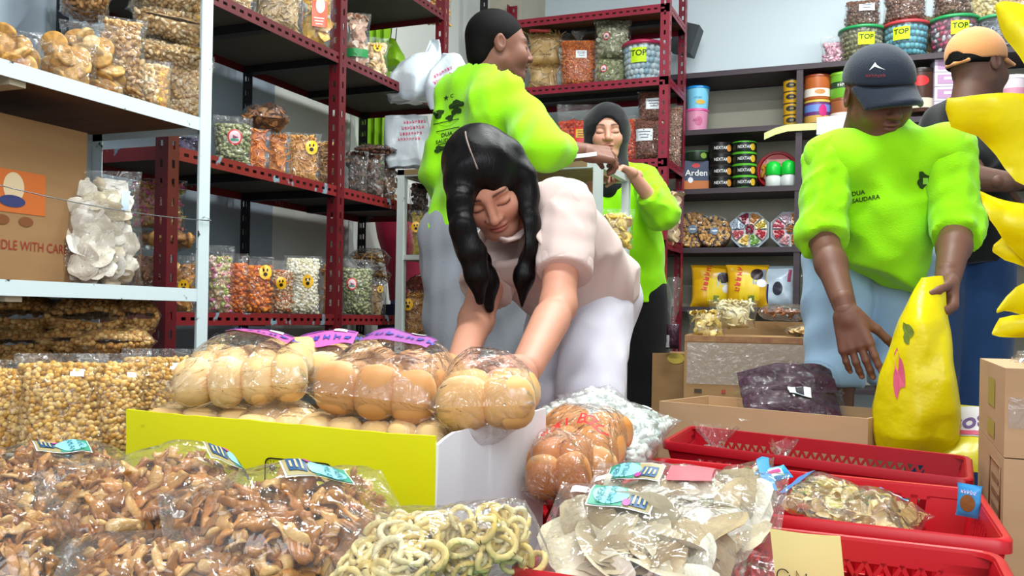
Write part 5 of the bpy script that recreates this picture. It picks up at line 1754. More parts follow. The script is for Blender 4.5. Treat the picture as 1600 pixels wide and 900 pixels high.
basket('green plastic basket peeking out at the bottom under the nearest red basket', [(-0.40, 0.60), (0.08, 0.56), (0.10, 0.885), (-0.385, 0.915)], 0.372, 0.11, GRNP, 'square', group='green baskets')

# snack bags inside the middle basket
PL = ['#c9a860', '#d9bc7c', '#b8944a', '#e2cc98']
GI = 'small bags of pale snacks in the middle basket'
kw = dict(group=GI, hi=False, tilt=0.8, film=FILM)
o, p = bag_axes('left bag of yellowish crisps with a blue edge in the middle basket', at(1262, 806, 1.38), at(1318, 760, 1.52), (0.0, -0.75, 0.6), 0.125, 0.06, 'flake', 0.026, PL, seed=321, **kw)
patch_rect(p.M(), 0.012, p.h * 0.8, 0.002, 3, 10, -p.w * 0.42, 0).build('blue_edge', solid('#4a7ab8', 0.4), o)
o, p = bag_axes('right bag of yellowish crisps with a blue label in the middle basket', at(1360, 828, 1.35), at(1398, 782, 1.48), (0.05, -0.75, 0.6), 0.125, 0.06, 'flake', 0.026, PL, seed=322, **kw)
patch_rect(p.M(), 0.05, 0.018, 0.002, 6, 4, 0, p.h * 0.25).build('blue_label', solid('#2a9ad4', 0.4), o)
sticker(o, p.M(), 'price', 0.0, p.h * 0.36, 0.014)
o, p = bag_axes('clear bag with a blue packet edge standing in the middle basket behind the crackers', at(1180, 800, 1.45), at(1165, 728, 1.6), (0.0, -0.9, 0.3), 0.10, 0.06, 'flake', 0.03, ['#c9b48a', '#d9c8a2', '#b89c70'], seed=323, **kw)
patch_rect(p.M(), 0.02, p.h * 0.7, 0.002, 3, 10, p.w * 0.36, 0).build('blue_edge', solid('#2a8ad4', 0.4), o)
sticker(o, p.M(), 'price', -0.02, p.h * 0.1, 0.012)
o, p = soft_pack((1176, 729, 1240, 752), 'small blue packet with pink lettering lying on the middle basket bags', '#2a9ae0', 324, [('r', 0.1, 0.0, 0.5, 0.4, '#dfe6f2'), ('r', 0.1, -0.05, 0.4, 0.16, '#d94a8a')], Y=None, z=0, t=0.02) if False else (None, None)
o = thing('snack_packet', 'small blue packet with pink print sticking up above the clear bags in the middle basket', 'snack pack', at(1178, 750, 1.5), rot_axes(at(1238, 734, 1.53) - at(1178, 750, 1.5), (0, -0.8, 0.6)))
p = Pouch(0.028, 0.07, 0.014, 'pillow', 0.9, 7, 0.002)
p.film(o, solid('#2a9ae0', 0.3))
a = patch_rect(p.M(), 0.018, 0.036, 0.001, 6, 6).build('printed_panel', solid('#e4e8f2', 0.4), o)
patch_rect(p.M(), 0.008, 0.028, 0.002, 4, 6).build('pink_print', solid('#d94a8a', 0.4), a)
# sticker on the inner right wall of the middle basket
P = at(1512, 808, 1.40)
o = thing('snack_packet', 'small blue packet with a round biscuit picture against the right wall of the middle basket', 'snack pack', P, rot_axes((0.05, 0, 1), (-0.35, -1, 0.1)))
p = Pouch(0.036, 0.05, 0.012, 'pillow', 0.9, 8, 0.001)
p.film(o, solid('#3a9ad8', 0.3))
a = patch_disc(p.M(), 0.012, 0.013, 0.001, 18, 3, 0, -0.003).build('biscuit_picture', solid('#8a5a2c', 0.4), o)
print_text(o, p.M(), scrib(5, 9), 0.009, '#e6cfe6', 0, 0.014, 0.002)
for k, (px, lb) in enumerate(((1110, 'left'), (1240, 'middle'), (1390, 'right'))):  # dark bags added so the holes in front look dark
    c0 = at(px, 762 + 0.09 * (px - 1110), 1.93)
    bag_axes('%s dark brown snack bag added deep in the farthest red basket to darken the holes' % lb, c0 - RT * 0.075, c0 + RT * 0.08, (0, -0.3, 0.95), 0.22, 0.07, 'flake', 0.035, ['#5a3a22', '#6e4a2c', '#452b19'], group='dark snack bags in the farthest basket', seed=360 + k)
# clear bag tips in the far basket
for k, (pp, hh, rr, lb) in enumerate(((at(1116, 712, 1.98), 0.065, 0.042, 'left knotted clear bag top rising from the farthest red basket'), (at(1222, 724, 1.93), 0.05, 0.026, 'right knotted clear bag top rising from the farthest red basket'))):
    o = thing('knotted_bag', lb, 'clear bag', pp - np.array((0, 0, 0.02)), (0, 0, 0.3 * k), 'knotted clear bags in the farthest basket')
    rg = np.random.RandomState(k)
    n = 22
    th = np.arange(n) / n * 2 * pi
    rows = []
    for f, r_ in ((-0.9, 1.6), (-0.35, 1.5), (0, 1.2), (0.3, 0.45), (0.36, 0.25), (0.5, 0.5), (0.8, 0.9), (1.0, 1.05)):
        q = 1 + 0.22 * np.sin(th * 5 + k) + 0.08 * rg.normal(size=n)
        rows.append(np.stack([r_ * rr * q * np.cos(th), r_ * rr * q * np.sin(th) * 0.6, np.full(n, f * hh + 0.02) + 0.004 * rg.normal(size=n)], -1))
    MB().grid(np.array(rows).transpose(1, 0, 2), True).build('film', FILM_THICK, o)
    mb = MB()
    Pp = rg.uniform(-1, 1, (40, 3)) * np.array((rr * 1.3, rr * 0.8, hh * 0.3)) + np.array((0, 0, -hh * 0.55))
    scatter(mb, 'crumb', Pp, rand_rot(40, rg), np.full(40, 0.018), PL, rg=rg)
    tag(mb.build('crumbs', SNACK, o), kind='stuff')

# ------------------------------------------------------------------ cracker bags on the nearest basket
CK = ['#cfc2a4', '#ddd2b8', '#c0ae8c', '#e6dfcc', '#b8a27c']
kw = dict(group='bags of broken pale crackers with brand cards', hi=True, film=FILM_THICK, tilt=0.32, layers=2, core='#a58e6a', wr=0.008, dens=1.5)
o, p = bag_axes('rear bag of broken pale crackers with a brand card and a red slip', at(905, 795, 1.24), at(1222, 822, 1.14), (0.0, -0.48, 0.87), 0.21, 0.07, 'chip', 0.085, CK, seed=331, **kw)
sticker(o, p.Mr(), 'camilan', -0.065, 0.055, 0.05)
patch_rect(p.Mr(), 0.06, 0.045, 0.002, 6, 6, 0.012, 0.06).build('red_slip', solid('#d9606a', 0.5), o)
sticker(o, p.Mr(), 'price', -0.115, 0.06, 0.012)
o, p = bag_axes('front bag of broken pale crackers with a brand card, open layers facing the camera', at(842, 845, 1.08), at(1165, 893, 1.0), (0.0, -0.55, 0.83), 0.20, 0.085, 'chip', 0.09, CK, seed=332, **kw)
sticker(o, p.Mr(), 'camilan', -0.03, 0.062, 0.048)
sticker(o, p.Mr(), 'price', -0.082, 0.065, 0.012)

# packs of white crackers
kw = dict(group='packs of white crackers on the red basket', film=film_mat('crisp_film', haze=0.07, gloss=0.7, base=0.10, rough=0.08, bump=1.0, bscale=30), tilt=0.7, layers=1, core='#c9d0c8')
WC = ['#e4e8e0', '#d4dcd4', '#eef0ea', '#c4d0c8']
bag_axes('left pack of white crackers behind the bun bag', at(862, 672, 1.72), at(962, 636, 1.86), (0.1, -0.6, 0.75), 0.15, 0.06, 'crumb', 0.03, WC, seed=341, **kw)
o, p = bag_axes('right pack of white crackers in stiff clear film beside the far red basket', at(952, 716, 1.70), at(1010, 640, 1.86), (0.15, -0.7, 0.7), 0.15, 0.07, 'crumb', 0.03, WC, seed=342, **kw)
sticker(o, p.M(), 'price', 0.01, p.h * 0.35, 0.012)
bag_axes('rear pack of white crackers by the white trousers', at(900, 646, 1.86), at(985, 628, 1.94), (0.1, -0.6, 0.75), 0.14, 0.05, 'crumb', 0.03, WC, seed=343, **kw)

# yellow paper sign at the nearest basket
p0, p1 = at(1203, 826, 1.005), at(1313, 838, 1.0)
dn = np.array((0.01, 0.02, -0.105))
mb = MB()
G = np.array([[p0 + (p1 - p0) * u + dn * v + np.array((0, -0.006 * sin(pi * u), 0)) for v in np.linspace(0, 1, 6)] for u in np.linspace(0, 1, 8)])
cenp = G.mean((0, 1))
mb.grid(G - cenp)
mb.grid(G - cenp + np.array((0, 0.0012, 0)), flip=True)
sg = mb.build('paper_sign', pm('yellow_sign_paper', '#f2eda0', 0.7), smooth=True, loc=tuple(cenp))
tag(sg, 'pale yellow paper sign with black handwriting at the front of the nearest basket', 'paper sign')
ex = (p1 - p0) / np.linalg.norm(p1 - p0)
M_ = flatM(p0 - cenp + np.array((0, -0.0065, 0)), ex, -dn / np.linalg.norm(dn), np.cross(ex, -dn / np.linalg.norm(dn)))
hw = MB()
for st in ([(0.010 + 0.007 * cos(t), -0.052 + 0.0085 * sin(t)) for t in np.linspace(0.6, 6.6, 18)], [(0.013, -0.056), (0.020, -0.064)], [(0.024, -0.066), (0.0245, -0.044), (0.034, -0.064), (0.035, -0.046)]):
    hw.tube([M_(a, b, 0.001) for a, b in st], 0.0007, 5)
hw.build('handwriting', solid('#2f3528', 0.6), sg)
# ------------------------------------------------------------------ cartons at the back and right
TAPE = film_mat('packing_tape', tint='#f4efe6', haze=0.18, gloss=0.5, base=0.10, rough=0.12, bump=0.5, bscale=30)


def closed_carton(name, label, P, rz, dx, dy, dz, mat, flaps=None, openbox=False):
    """P = middle of the bottom of the front face; front looks along local -y"""
    o = thing(name, label, 'carton', P, (0, 0, rz))
    if not openbox:
        MB().box((0, dy / 2, dz / 2), (dx, dy, dz)).build('carton_body', mat, o, smooth=False)
    else:
        t = 0.006
        for nm, c, d in (('front_panel', (0, t / 2, dz / 2), (dx, t, dz)), ('back_panel', (0, dy - t / 2, dz / 2), (dx, t, dz)), ('side_panel', (-dx / 2 + t / 2, dy / 2, dz / 2), (t, dy - 2 * t, dz)), ('side_panel', (dx / 2 - t / 2, dy / 2, dz / 2), (t, dy - 2 * t, dz)), ('carton_bottom', (0, dy / 2, t / 2), (dx - 2 * t, dy - 2 * t, t))):
            MB().box(c, d).build(nm, mat, o, smooth=False)
    return o


# open carton with purple bags
pl, pr = on(1026, 628, Z=0.47)[0], on(1356, 656, Z=0.47)[0]
mid = (pl + pr) / 2
ang = atan2(pr[1] - pl[1], pr[0] - pl[0])
wd = np.linalg.norm((pr - pl)[:2])
mid[1] += 0.03
oc = closed_carton('carton', 'open brown carton holding two packs of purple cloth behind the red baskets', (mid[0], mid[1], 0.0), ang, wd, 0.27, 0.47, CARD_L, openbox=True)
MB().box((0, 0.135, 0.42), (wd - 0.02, 0.25, 0.01)).build('inner_board', CARD, oc, smooth=False)
PURP = pm('purple_goods', '#2a0c20', 0.6, mottle=0.6, mscale=30, col2='#4a1c38', bump=0.5, bscale=60)
for k, (a, b, w, t, lb) in enumerate(((at(1152, 634, 2.36), at(1322, 640, 2.32), 0.13, 0.075, 'lower purple pack in shiny clear film with a white tag in the open carton'), (at(1146, 602, 2.44), at(1312, 594, 2.40), 0.13, 0.085, 'upper purple pack in shiny clear film in the open carton'))):
    o = thing('purple_pack', lb, 'pack', a, rot_axes(b - a, (0.1, -0.5, 0.86)), 'purple packs in the open carton')
    p = Pouch(w, np.linalg.norm(b - a), t, 'pillow', 0.9, 350 + k, 0.012, 2.5)
    u, v = np.meshgrid(np.linspace(-0.97, 0.97, 16), np.linspace(-0.93, 0.93, 18), indexing='ij')
    mb = MB()
    mb.grid(p.surf(u, v, -1, 0.006))
    mb.grid(p.surf(u, v, 1, 0.006), flip=True)
    mb.build('purple_contents', PURP, o)
    p.film(o, film_mat('shiny_film', haze=0.0, gloss=0.45, base=0.025, rough=0.05, bump=1.0, bscale=12))
    if k == 0:
        s = patch_rect(p.M(), 0.05, 0.055, 0.002, 6, 6, -0.03, 0.02).build('white_tag', solid('#e4e6ea', 0.5), o)
        patch_rect(p.M(), 0.04, 0.02, 0.003, 4, 4, -0.03, 0.02).build('tag_print', solid('#2c2a34', 0.5), s)

# big taped carton on the floor with packs on top
pl, pr = at(1070, 522, 3.35), at(1268, 530, 3.25)
mid = (pl + pr) / 2
ang = atan2(pr[1] - pl[1], pr[0] - pl[0])
wd = np.linalg.norm((pr - pl)[:2])
hh = mid[2]
bc = closed_carton('carton', 'big taped brown carton on the floor under the back shelves', (mid[0], mid[1], 0.0), ang, wd, 0.42, hh, CARD)
M_ = flatM((0, -0.001, 0), (1, 0, 0), (0, 0, 1), (0, -1, 0))
patch_rect(M_, wd, 0.02, 0.0005, 3, 2, 0, hh - 0.012).build('torn_edge', pm('torn_card', '#8a5a44', 0.9, mottle=0.8, mscale=30, col2='#a07b52'), bc)
patch_rect(M_, wd * 0.96, 0.15, 0.0012, 12, 4, 0, hh - 0.10).build('tape_film', TAPE, bc)
for x, c in ((-0.4, '#4a3a2c'), (-0.37, '#4a3a2c'), (-0.18, '#a8403a'), (-0.03, '#4a3a2c'), (0.01, '#4a3a2c')):
    patch_rect(M_, 0.014, 0.014, 0.001, 2, 2, x * wd, hh - 0.20).build('stamp_print', solid(c, 0.7), bc)
for (bx_, lb, D, kind, size, cols, sd) in (((1078, 484, 1130, 524), 'tied clear bag of yellow crisps at the left on the big taped carton', 3.42, 'flake', 0.03, ['#c9a84a', '#d9bc6a', '#b8963a'], 360),
                                           ((1112, 476, 1178, 520), 'bag of pale cream crisps in the middle on the big taped carton', 3.5, 'curl', 0.04, ['#d9c894', '#e6d8ac', '#c9b67c'], 361),
                                           ((1182, 484, 1264, 510), 'wide pack of thin red brown sticks on the cartons at the back', 3.6, 'stick', 0.06, ['#9a5a2c', '#b06c38', '#84481f'], 362),
                                           ((1226, 510, 1268, 528), 'flat pack of pale crisps on the right end of the big taped carton', 3.38, 'flake', 0.03, ['#d9b67c', '#e2c692', '#c9a468'], 363)):
    zz = hh - 0.0 if sd in (360, 363) else hh + (0.03 if sd == 361 else 0.06)
    (lying_bag if sd in (362, 363) else shelf_bag)(bx_, lb, kind, size, cols, D=D, z=zz - 0.005, seed=sd, group='packs on the back cartons', fill=0.9) if sd not in (362, 363) else lying_bag(bx_, lb, kind, size, cols, D=D, z=zz, seed=sd, group='packs on the back cartons', depth=0.2, tilt=0.3)
P = at(1180, 540, 3.62)
closed_carton('carton', 'smaller brown carton behind the big taped one, under the red brown sticks', (P[0] + 0.03, P[1] + 0.24, 0.0), ang, 0.50, 0.3, hh + 0.055, CARD)
P = at(1052, 560, 3.75)
lc = closed_carton('carton', 'narrow brown carton standing at the foot of the middle red rack', (P[0] - 0.02, P[1], 0.0), radians(10), 0.13, 0.25, 0.69 - (548 - 494) / 1440 * 3.75, CARD)
M_ = flatM((0, -0.001, 0.47), (1, 0, 0), (0, 0, 1), (0, -1, 0))
patch_disc(M_, 0.035, 0.022, 0.001, 18, 3, 0.03, 0.06).build('round_sticker', solid('#c9b04a', 0.5), lc)
o = thing('purple_pouch', 'hanging purple pouch with a white tag at the foot of the middle red rack', 'pouch', at(1051, 500, 3.72), (0, 0, 0))
p = Pouch(0.055, 0.10, 0.05, 'pillow', 0.9, 5, 0.004)
p.film(o, PURP)
o.location = tuple(at(1051, 545, 3.72))
patch_rect(p.M(), 0.02, 0.05, 0.003, 3, 4, -0.02, -0.02).build('white_tag', solid('#e8e8e4', 0.6), o)
MB().lathe([(0.02, 0.095), (0.008, 0.11), (0.024, 0.16), (0.03, 0.27), (0.022, 0.29)], 14).build('clear_wrap', FILM_THICK, o)

# cartons stacked at the right edge
def right_carton(label, z0, z1, prints):
    o = thing('carton', label, 'carton', (0.42, 1.92, z0), (0, 0, 0), 'cartons stacked at the right edge')
    MB().box((0, 0, (z1 - z0) / 2), (0.49, 0.46, z1 - z0)).build('carton_body', CARD_L, o, smooth=False)
    M1 = flatM((-0.2452, 0, (z1 - z0) / 2), (0, -1, 0), (0, 0, 1), (-1, 0, 0))
    M2 = flatM((0, -0.2302, (z1 - z0) / 2), (1, 0, 0), (0, 0, 1), (0, -1, 0))
    for (m, x, zz, w, h_, c) in prints:
        patch_rect(M1 if m == 1 else M2, w, h_, 0.0006, 3, 3, x, zz).build('printed_panel', c if not isinstance(c, str) else solid(c, 0.6), o)
    return o


right_carton('upper brown carton at the right edge, with a yellow print and clear tape', 0.475, 0.620, [(1, 0.02, 0.02, 0.12, 0.05, '#a89a4a'), (1, 0.02, -0.045, 0.12, 0.03, '#b0a04a'), (2, -0.05, 0.0, 0.38, 0.05, TAPE)])
o = right_carton('lower brown carton at the right edge, with a printed frame and staples', 0.262, 0.473, [])
M1 = flatM((-0.2452, 0, 0.105), (0, -1, 0), (0, 0, 1), (-1, 0, 0))
fr = MB()
for a, b in (((0.02, 0.085), (0.19, 0.085)), ((0.19, 0.085), (0.19, -0.01)), ((0.19, -0.01), (0.02, -0.01)), ((0.02, -0.01), (0.02, 0.085))):
    fr.tube([M1(*a, 0.0008), M1(*b, 0.0008)], 0.0016, 4)
fr.build('printed_frame', solid('#8a5f44', 0.7), o)
for k in range(3):
    patch_rect(M1, 0.11, 0.010, 0.0008, 3, 2, 0.105, 0.055 - 0.025 * k).build('printed_line', solid('#96694c', 0.7), o)
for zz in (0.02, -0.06):
    MB().tube([(-0.205, -0.232, 0.105 + zz), (-0.19, -0.233, 0.110 + zz)], 0.0014, 5).build('staple', pm('staple_steel', '#b8bcc0', 0.3, metal=0.9), o)
o = thing('crumpled_film', 'crumpled clear film lying on the upper carton at the right edge', 'plastic film', (0.30, 1.80, 0.624))
rg = np.random.RandomState(4)
X, Yv = np.meshgrid(np.linspace(-0.1, 0.1, 16), np.linspace(-0.08, 0.08, 14), indexing='ij')
Zv = np.abs(snoise(np.stack([X, Yv], -1) * 8, 3, 1.0, 3)) * 0.03
MB().grid(np.stack([X, Yv, Zv], -1)).build('film', FILM_THICK, o)
# yellow pack leaning left of those cartons
o = thing('soft_pack', 'white and yellow pack with purple lettering leaning on the right hand cartons', 'snack pack', at(1500, 735, 2.02), rot_axes(at(1524, 640, 2.12) - at(1500, 735, 2.02), (-0.25, -0.9, 0.2)))
p = Pouch(0.11, 0.19, 0.06, 'pillow', 0.9, 371, 0.004)
p.film(o, pm('foil_yellow', '#d9cc1c', 0.3, spec=0.5, bump=0.3, bscale=14))
a = patch_rect(p.M(), 0.10, 0.09, 0.0015, 10, 8, 0, 0.03).build('white_panel', solid('#d6d2da', 0.35), o)
print_text(a, p.M(), 'ros', 0.06, '#6a4a8a', 0, 0.025, 0.003, bold=0.02, ang=0.25)
patch_rect(p.M(), 0.06, 0.012, 0.003, 6, 2, 0.0, -0.006).build('red_line', solid('#c94a6a', 0.4), o)

# ------------------------------------------------------------------ limp plastic bags built from outline sections at their own distance
def loft(name, secs, d, thick, mat, label, cat, group=None, wr=0.006, vertical=True, seed=0, cap=True, n=44, flat=False, sil=0.0):
    """secs: (a0, a1, b) in pixels; vertical: left x, right x, y; else top y, bottom y, x"""
    rings = []
    S_ = np.array(secs, float)
    t = np.linspace(0, 1, len(S_))
    tt = np.linspace(0, 1, max(14, len(S_) * 7))
    dd = np.interp(tt, t, np.broadcast_to(np.asarray(d, float), (len(S_),)))
    th = np.interp(tt, t, np.broadcast_to(np.asarray(thick, float), (len(S_),)))
    A0, A1, Bq = (np.interp(tt, t, S_[:, k]) for k in range(3))
    ph = np.arange(n) / n * 2 * pi
    for k in range(len(tt)):
        if vertical:
            c, e = at((A0[k] + A1[k]) / 2, Bq[k], dd[k]), at(A1[k], Bq[k], dd[k])
        else:
            c, e = at(Bq[k], (A0[k] + A1[k]) / 2, dd[k]), at(Bq[k], A0[k], dd[k])
        ax = e - c
        r = np.sign(np.cos(ph)) * np.abs(np.cos(ph)) ** 0.8
        s = np.sign(np.sin(ph)) * np.abs(np.sin(ph)) ** (2.6 if flat else 1.3)
        rings.append(c + np.outer(r, ax) + np.outer(s, FW) * th[k])
    G = np.array(rings).transpose(1, 0, 2)
    Gs = G * np.array((1, 1, 0.4 if vertical else 1.0))
    rdg = 1 - 2 * np.abs(snoise(Gs * 4.5, seed + 3, 1.0, 3))
    nz = 0.6 * snoise(G * 3, seed, 1.0, 3) + 0.9 * rdg
    G = G + (nz * wr)[..., None] * FW + ((snoise(G * 6, seed + 7, 1.0, 2) * 0.5 + 0.5 * rdg) * (wr * 0.5 + sil))[..., None] * (UP + 0.5 * RT)
    if flat:
        G = G + (0.012 * np.sin(G[..., 2] * 40 + seed) + 0.010 * np.sin(G[..., 0] * 55 + seed * 2))[..., None] * FW
    c0 = G.reshape(-1, 3).mean(0)
    c0[2] = G[..., 2].min()
    mb = MB().grid(G - c0, True)
    if cap:
        for e in (0, -1):
            mb.add(np.vstack([(G[:, e] - c0).mean(0), G[:, e] - c0]), np.array([(0, 1 + j, 1 + (j + 1) % n) for j in range(n)]))
    o = mb.build(name, mat, loc=tuple(c0))
    return tag(o, label, cat, group), c0


def plastic(name, hexc, rough=0.3, trans=0.25):
    if name in MATS: return MATS[name]
    m = pm(name, hexc, rough, spec=0.5, bump=0.5, bscale=20)
    nt = m.node_tree
    b, out = nt.nodes['Principled BSDF'], nt.nodes['Material Output']
    tl = nt.nodes.new('ShaderNodeBsdfTranslucent')
    tl.inputs[0].default_value = (*lin(hexc), 1)
    mx = nt.nodes.new('ShaderNodeMixShader')
    mx.inputs[0].default_value = trans
    nt.links.new(b.outputs[0], mx.inputs[1]); nt.links.new(tl.outputs[0], mx.inputs[2]); nt.links.new(mx.outputs[0], out.inputs[0])
    return m


YB_ = plastic('yellow_bag_plastic', '#f7e600')
WB_ = plastic('white_bag_plastic', '#dfe8ee')
GY = 'yellow plastic bags hanging at the right edge'
# mouths point left; each widens to the right beyond the frame
loft('yellow_bag', [(4, 12, 1559), (2, 62, 1568), (8, 112, 1590), (20, 150, 1620), (10, 170, 1680), (-30, 160, 1740)], 1.30, [0.0018, 0.0072, 0.0135, 0.0225, 0.0315, 0.0225], YB_, 'topmost yellow plastic bag, at the upper right corner', 'plastic bag', GY, vertical=False, flat=True, wr=0.008, seed=1)
loft('yellow_bag', [(152, 170, 1480), (152, 196, 1492), (151, 212, 1530), (150, 244, 1560), (148, 284, 1590), (146, 300, 1630), (140, 300, 1720)], 1.28, [0.0014, 0.0045, 0.0090, 0.0135, 0.0203, 0.0270, 0.0225], YB_, 'second yellow plastic bag from the top, its flat mouth nearest the orange cap', 'plastic bag', GY, vertical=False, flat=True, wr=0.008, seed=2)
loft('yellow_bag', [(300, 322, 1533), (302, 346, 1542), (306, 358, 1556), (312, 384, 1580), (318, 410, 1606), (316, 420, 1660), (310, 415, 1720)], 1.29, [0.0014, 0.0045, 0.0090, 0.0135, 0.0203, 0.0270, 0.0225], YB_, 'third yellow plastic bag from the top, level with the lime sleeve cuff', 'plastic bag', GY, vertical=False, flat=True, wr=0.008, seed=3)
loft('yellow_bag', [(386, 398, 1548), (372, 410, 1562), (364, 420, 1590), (360, 428, 1650)], 1.32, [0.0018, 0.0054, 0.0090, 0.0135], YB_, 'small yellow plastic bag corner under the third one', 'plastic bag', GY, vertical=False, flat=True, wr=0.008, seed=4)
loft('yellow_bag', [(484, 490, 1560), (464, 486, 1574), (450, 488, 1590), (440, 494, 1615), (430, 500, 1680)], 1.30, [0.0014, 0.0045, 0.0090, 0.0135, 0.0180], YB_, 'fourth yellow plastic bag, pointed corner above the right hand cartons', 'plastic bag', GY, vertical=False, flat=True, wr=0.008, seed=5)
loft('yellow_bag', [(520, 524, 1561), (498, 526, 1572), (492, 526, 1590), (488, 528, 1640)], 1.31, [0.0014, 0.0045, 0.0090, 0.0135], YB_, 'lowest yellow plastic bag, tucked under the fourth one', 'plastic bag', GY, vertical=False, flat=True, wr=0.008, seed=6)
# rail that carries them
o = thing('hanging_rail', 'chrome rail outside the right edge carrying the yellow plastic bags', 'rail', (0.30, 1.45, 0))
MB().tube([(0, 0, 0), (0, 0, 1.3)], 0.012, 10).build('upright', pm('chrome', '#c9ccd0', 0.2, metal=1.0), o)
MB().lathe([(0.001, 0), (0.06, 0), (0.06, 0.01), (0.014, 0.02)], 20).build('base_plate', pm('chrome', '#c9ccd0', 0.2, metal=1.0), o)

# the yellow bag swung by the capped man
hb, hc = loft('yellow_bag', [(1440, 1472, 436), (1424, 1478, 462), (1408, 1482, 500), (1392, 1487, 545), (1376, 1491, 590), (1368, 1496, 640), (1366, 1496, 678), (1370, 1488, 702)], 2.12, [0.008, 0.02, 0.05, 0.075, 0.09, 0.095, 0.085, 0.06], YB_, 'full yellow plastic bag held by the man in the navy cap', 'plastic bag', None, wr=0.014, sil=0.002, seed=8)
bv = BVHTree.FromPolygons([v.co + hb.location for v in hb.data.vertices], [tuple(p.vertices) for p in hb.data.polygons])


def bvh_of(o):
    return BVHTree.FromPolygons([o.matrix_world @ v.co if False else (v.co + o.location) for v in o.data.vertices], [tuple(p.vertices) for p in o.data.polygons])


def decal(bv, mb2d, px, py, d, scale, mat, name, parent, origin, shear=(0, 0), lift=0.002, ang=0.0):
    """lay flat print onto a surface along the sight line through (px, py)"""
    V, Fs = mb2d
    c = at(px, py, d - 0.5)
    out = []
    ca, sa = cos(ang), sin(ang)
    for x, y in V:
        x2, y2 = (x * ca - y * sa) * scale, (x * sa + y * ca) * scale
        q = at(px + x2, py - y2 + shear[1] * x2, d - 0.6)
        dr = Vector(q - CAM).normalized()
        hit = bv.ray_cast(Vector(q), dr)
        pt = np.array(hit[0]) - np.array(dr) * lift if hit[0] is not None else at(px + x2, py - y2, d)
        out.append(pt - np.array(origin))
    return MB().add(np.array(out), Fs).build(name, mat, parent, smooth=False)


def blob2d(rx, ry, n=14, k=0.25, seed=0):
    a = np.arange(n) / n * 2 * pi
    r = 1 + k * np.sin(a * 3 + seed) + k * 0.6 * np.sin(a * 5 + 2 * seed)
    V = np.vstack([[0, 0], np.stack([rx * r * np.cos(a), ry * r * np.sin(a)], -1)])
    return V, [(0, 1 + j, 1 + (j + 1) % n) for j in range(n)]


decal(bv, blob2d(8, 16, seed=1), 1418, 520, 2.1, 1, solid('#6a7a2c', 0.4), 'green_print', hb, hc)
decal(bv, blob2d(9, 34, seed=2), 1404, 585, 2.1, 1, solid('#d9607a', 0.4), 'pink_print', hb, hc)

# white carrier bags on the end of the red rack's top shelf
loft('carrier_bag', [(668, 684, 64), (662, 688, 82), (640, 690, 96), (618, 692, 110), (604, 690, 126), (602, 690, 146), (612, 676, 158)], 3.62, [0.01, 0.03, 0.07, 0.10, 0.11, 0.11, 0.09], WB_, 'crumpled white carrier bag on the end of the red rack beside the standing man', 'carrier bag', None, wr=0.035, sil=0.02, seed=11)
wb2, wc2 = loft('carrier_bag', [(690, 700, 84), (684, 716, 98), (668, 732, 116), (660, 740, 134), (664, 736, 152), (674, 712, 166)], 3.50, [0.01, 0.03, 0.05, 0.06, 0.06, 0.04], WB_, 'white carrier bag with pink red print behind the lime shoulder', 'carrier bag', None, wr=0.03, sil=0.016, seed=12)
bv = bvh_of(wb2)
for k in range(4):
    decal(bv, (scrib(7, k)[0] * 10, scrib(7, k)[1]), 692, 112 + 10 * k, 3.5, 0.85, solid('#c94a7a', 0.5), 'red_lettering', wb2, wc2, ang=0.5)
# hanging white bag with red print behind the rack's right bay, lime curtain, lime bag
o, c_ = loft('carrier_bag', [(600, 668, 182), (598, 670, 200), (596, 672, 225), (598, 674, 252), (606, 672, 262)], 3.62, [0.02, 0.04, 0.05, 0.06, 0.05], WB_, 'white carrier bag with lines of red print on the middle shelf of the red rack', 'carrier bag', None, wr=0.02, sil=0.006, seed=13)
bv = bvh_of(o)
for k in range(4):
    decal(bv, (scrib(8, 20 + k)[0] * 10, scrib(8, 20 + k)[1]), 648 - 3 * k, 190 + 9 * k, 3.62, 0.8, solid('#c9486a', 0.5), 'red_lettering', o, c_, ang=0.06)
loft('lime_bag', [(608, 616, 62), (598, 624, 72), (594, 630, 86), (594, 632, 100), (598, 626, 110)], 3.95, [0.01, 0.04, 0.05, 0.05, 0.03], plastic('lime_bag_plastic', '#a8e02c'), 'lime green plastic bag hanging above the smiley biscuit bag', 'plastic bag', None, wr=0.02, sil=0.008, seed=14)
w = MB()
for dx in (0, 8):
    w.tube([at(612 + dx, 44, 3.95), at(610 + dx, 64, 3.95)], 0.002, 5)
tag(w.build('bag_hook', solid('#3a3c40', 0.5)), 'two thin dark hooks above the lime green hanging bag', 'hook')
X, Zv = np.meshgrid(np.linspace(0, 1, 30), np.linspace(0, 1, 8), indexing='ij')
cp0, cp1 = at(556, 250, 4.15), at(604, 250, 4.15)
Gc = cp0 + X[..., None] * (cp1 - cp0) + np.stack([0 * X, 0.02 * np.sin(X * 26), -0.15 + Zv * 0.9], -1)
mb = MB().grid(Gc)
mb.grid(Gc + np.array((0.0, 0.004, 0)), flip=True)
tag(mb.build('curtain', solid('#8fc41c', 0.7)), 'lime green curtain strip seen through the right bay of the red rack', 'curtain')
X, Zv = np.meshgrid(np.linspace(0, 1, 6), np.linspace(0, 1, 6), indexing='ij')
rb, rc = loft('shopping_bag', [(592, 600, 328), (585, 640, 345), (590, 668, 372), (600, 684, 405), (606, 690, 440), (608, 692, 470)], 4.15, [0.01, 0.03, 0.05, 0.07, 0.08, 0.08], pm('crimson_fabric', '#b01c40', 0.5, mottle=0.3, mscale=6), 'crimson shopping bag behind the red rack, left of the display case post', 'shopping bag', None, wr=0.006, seed=15)
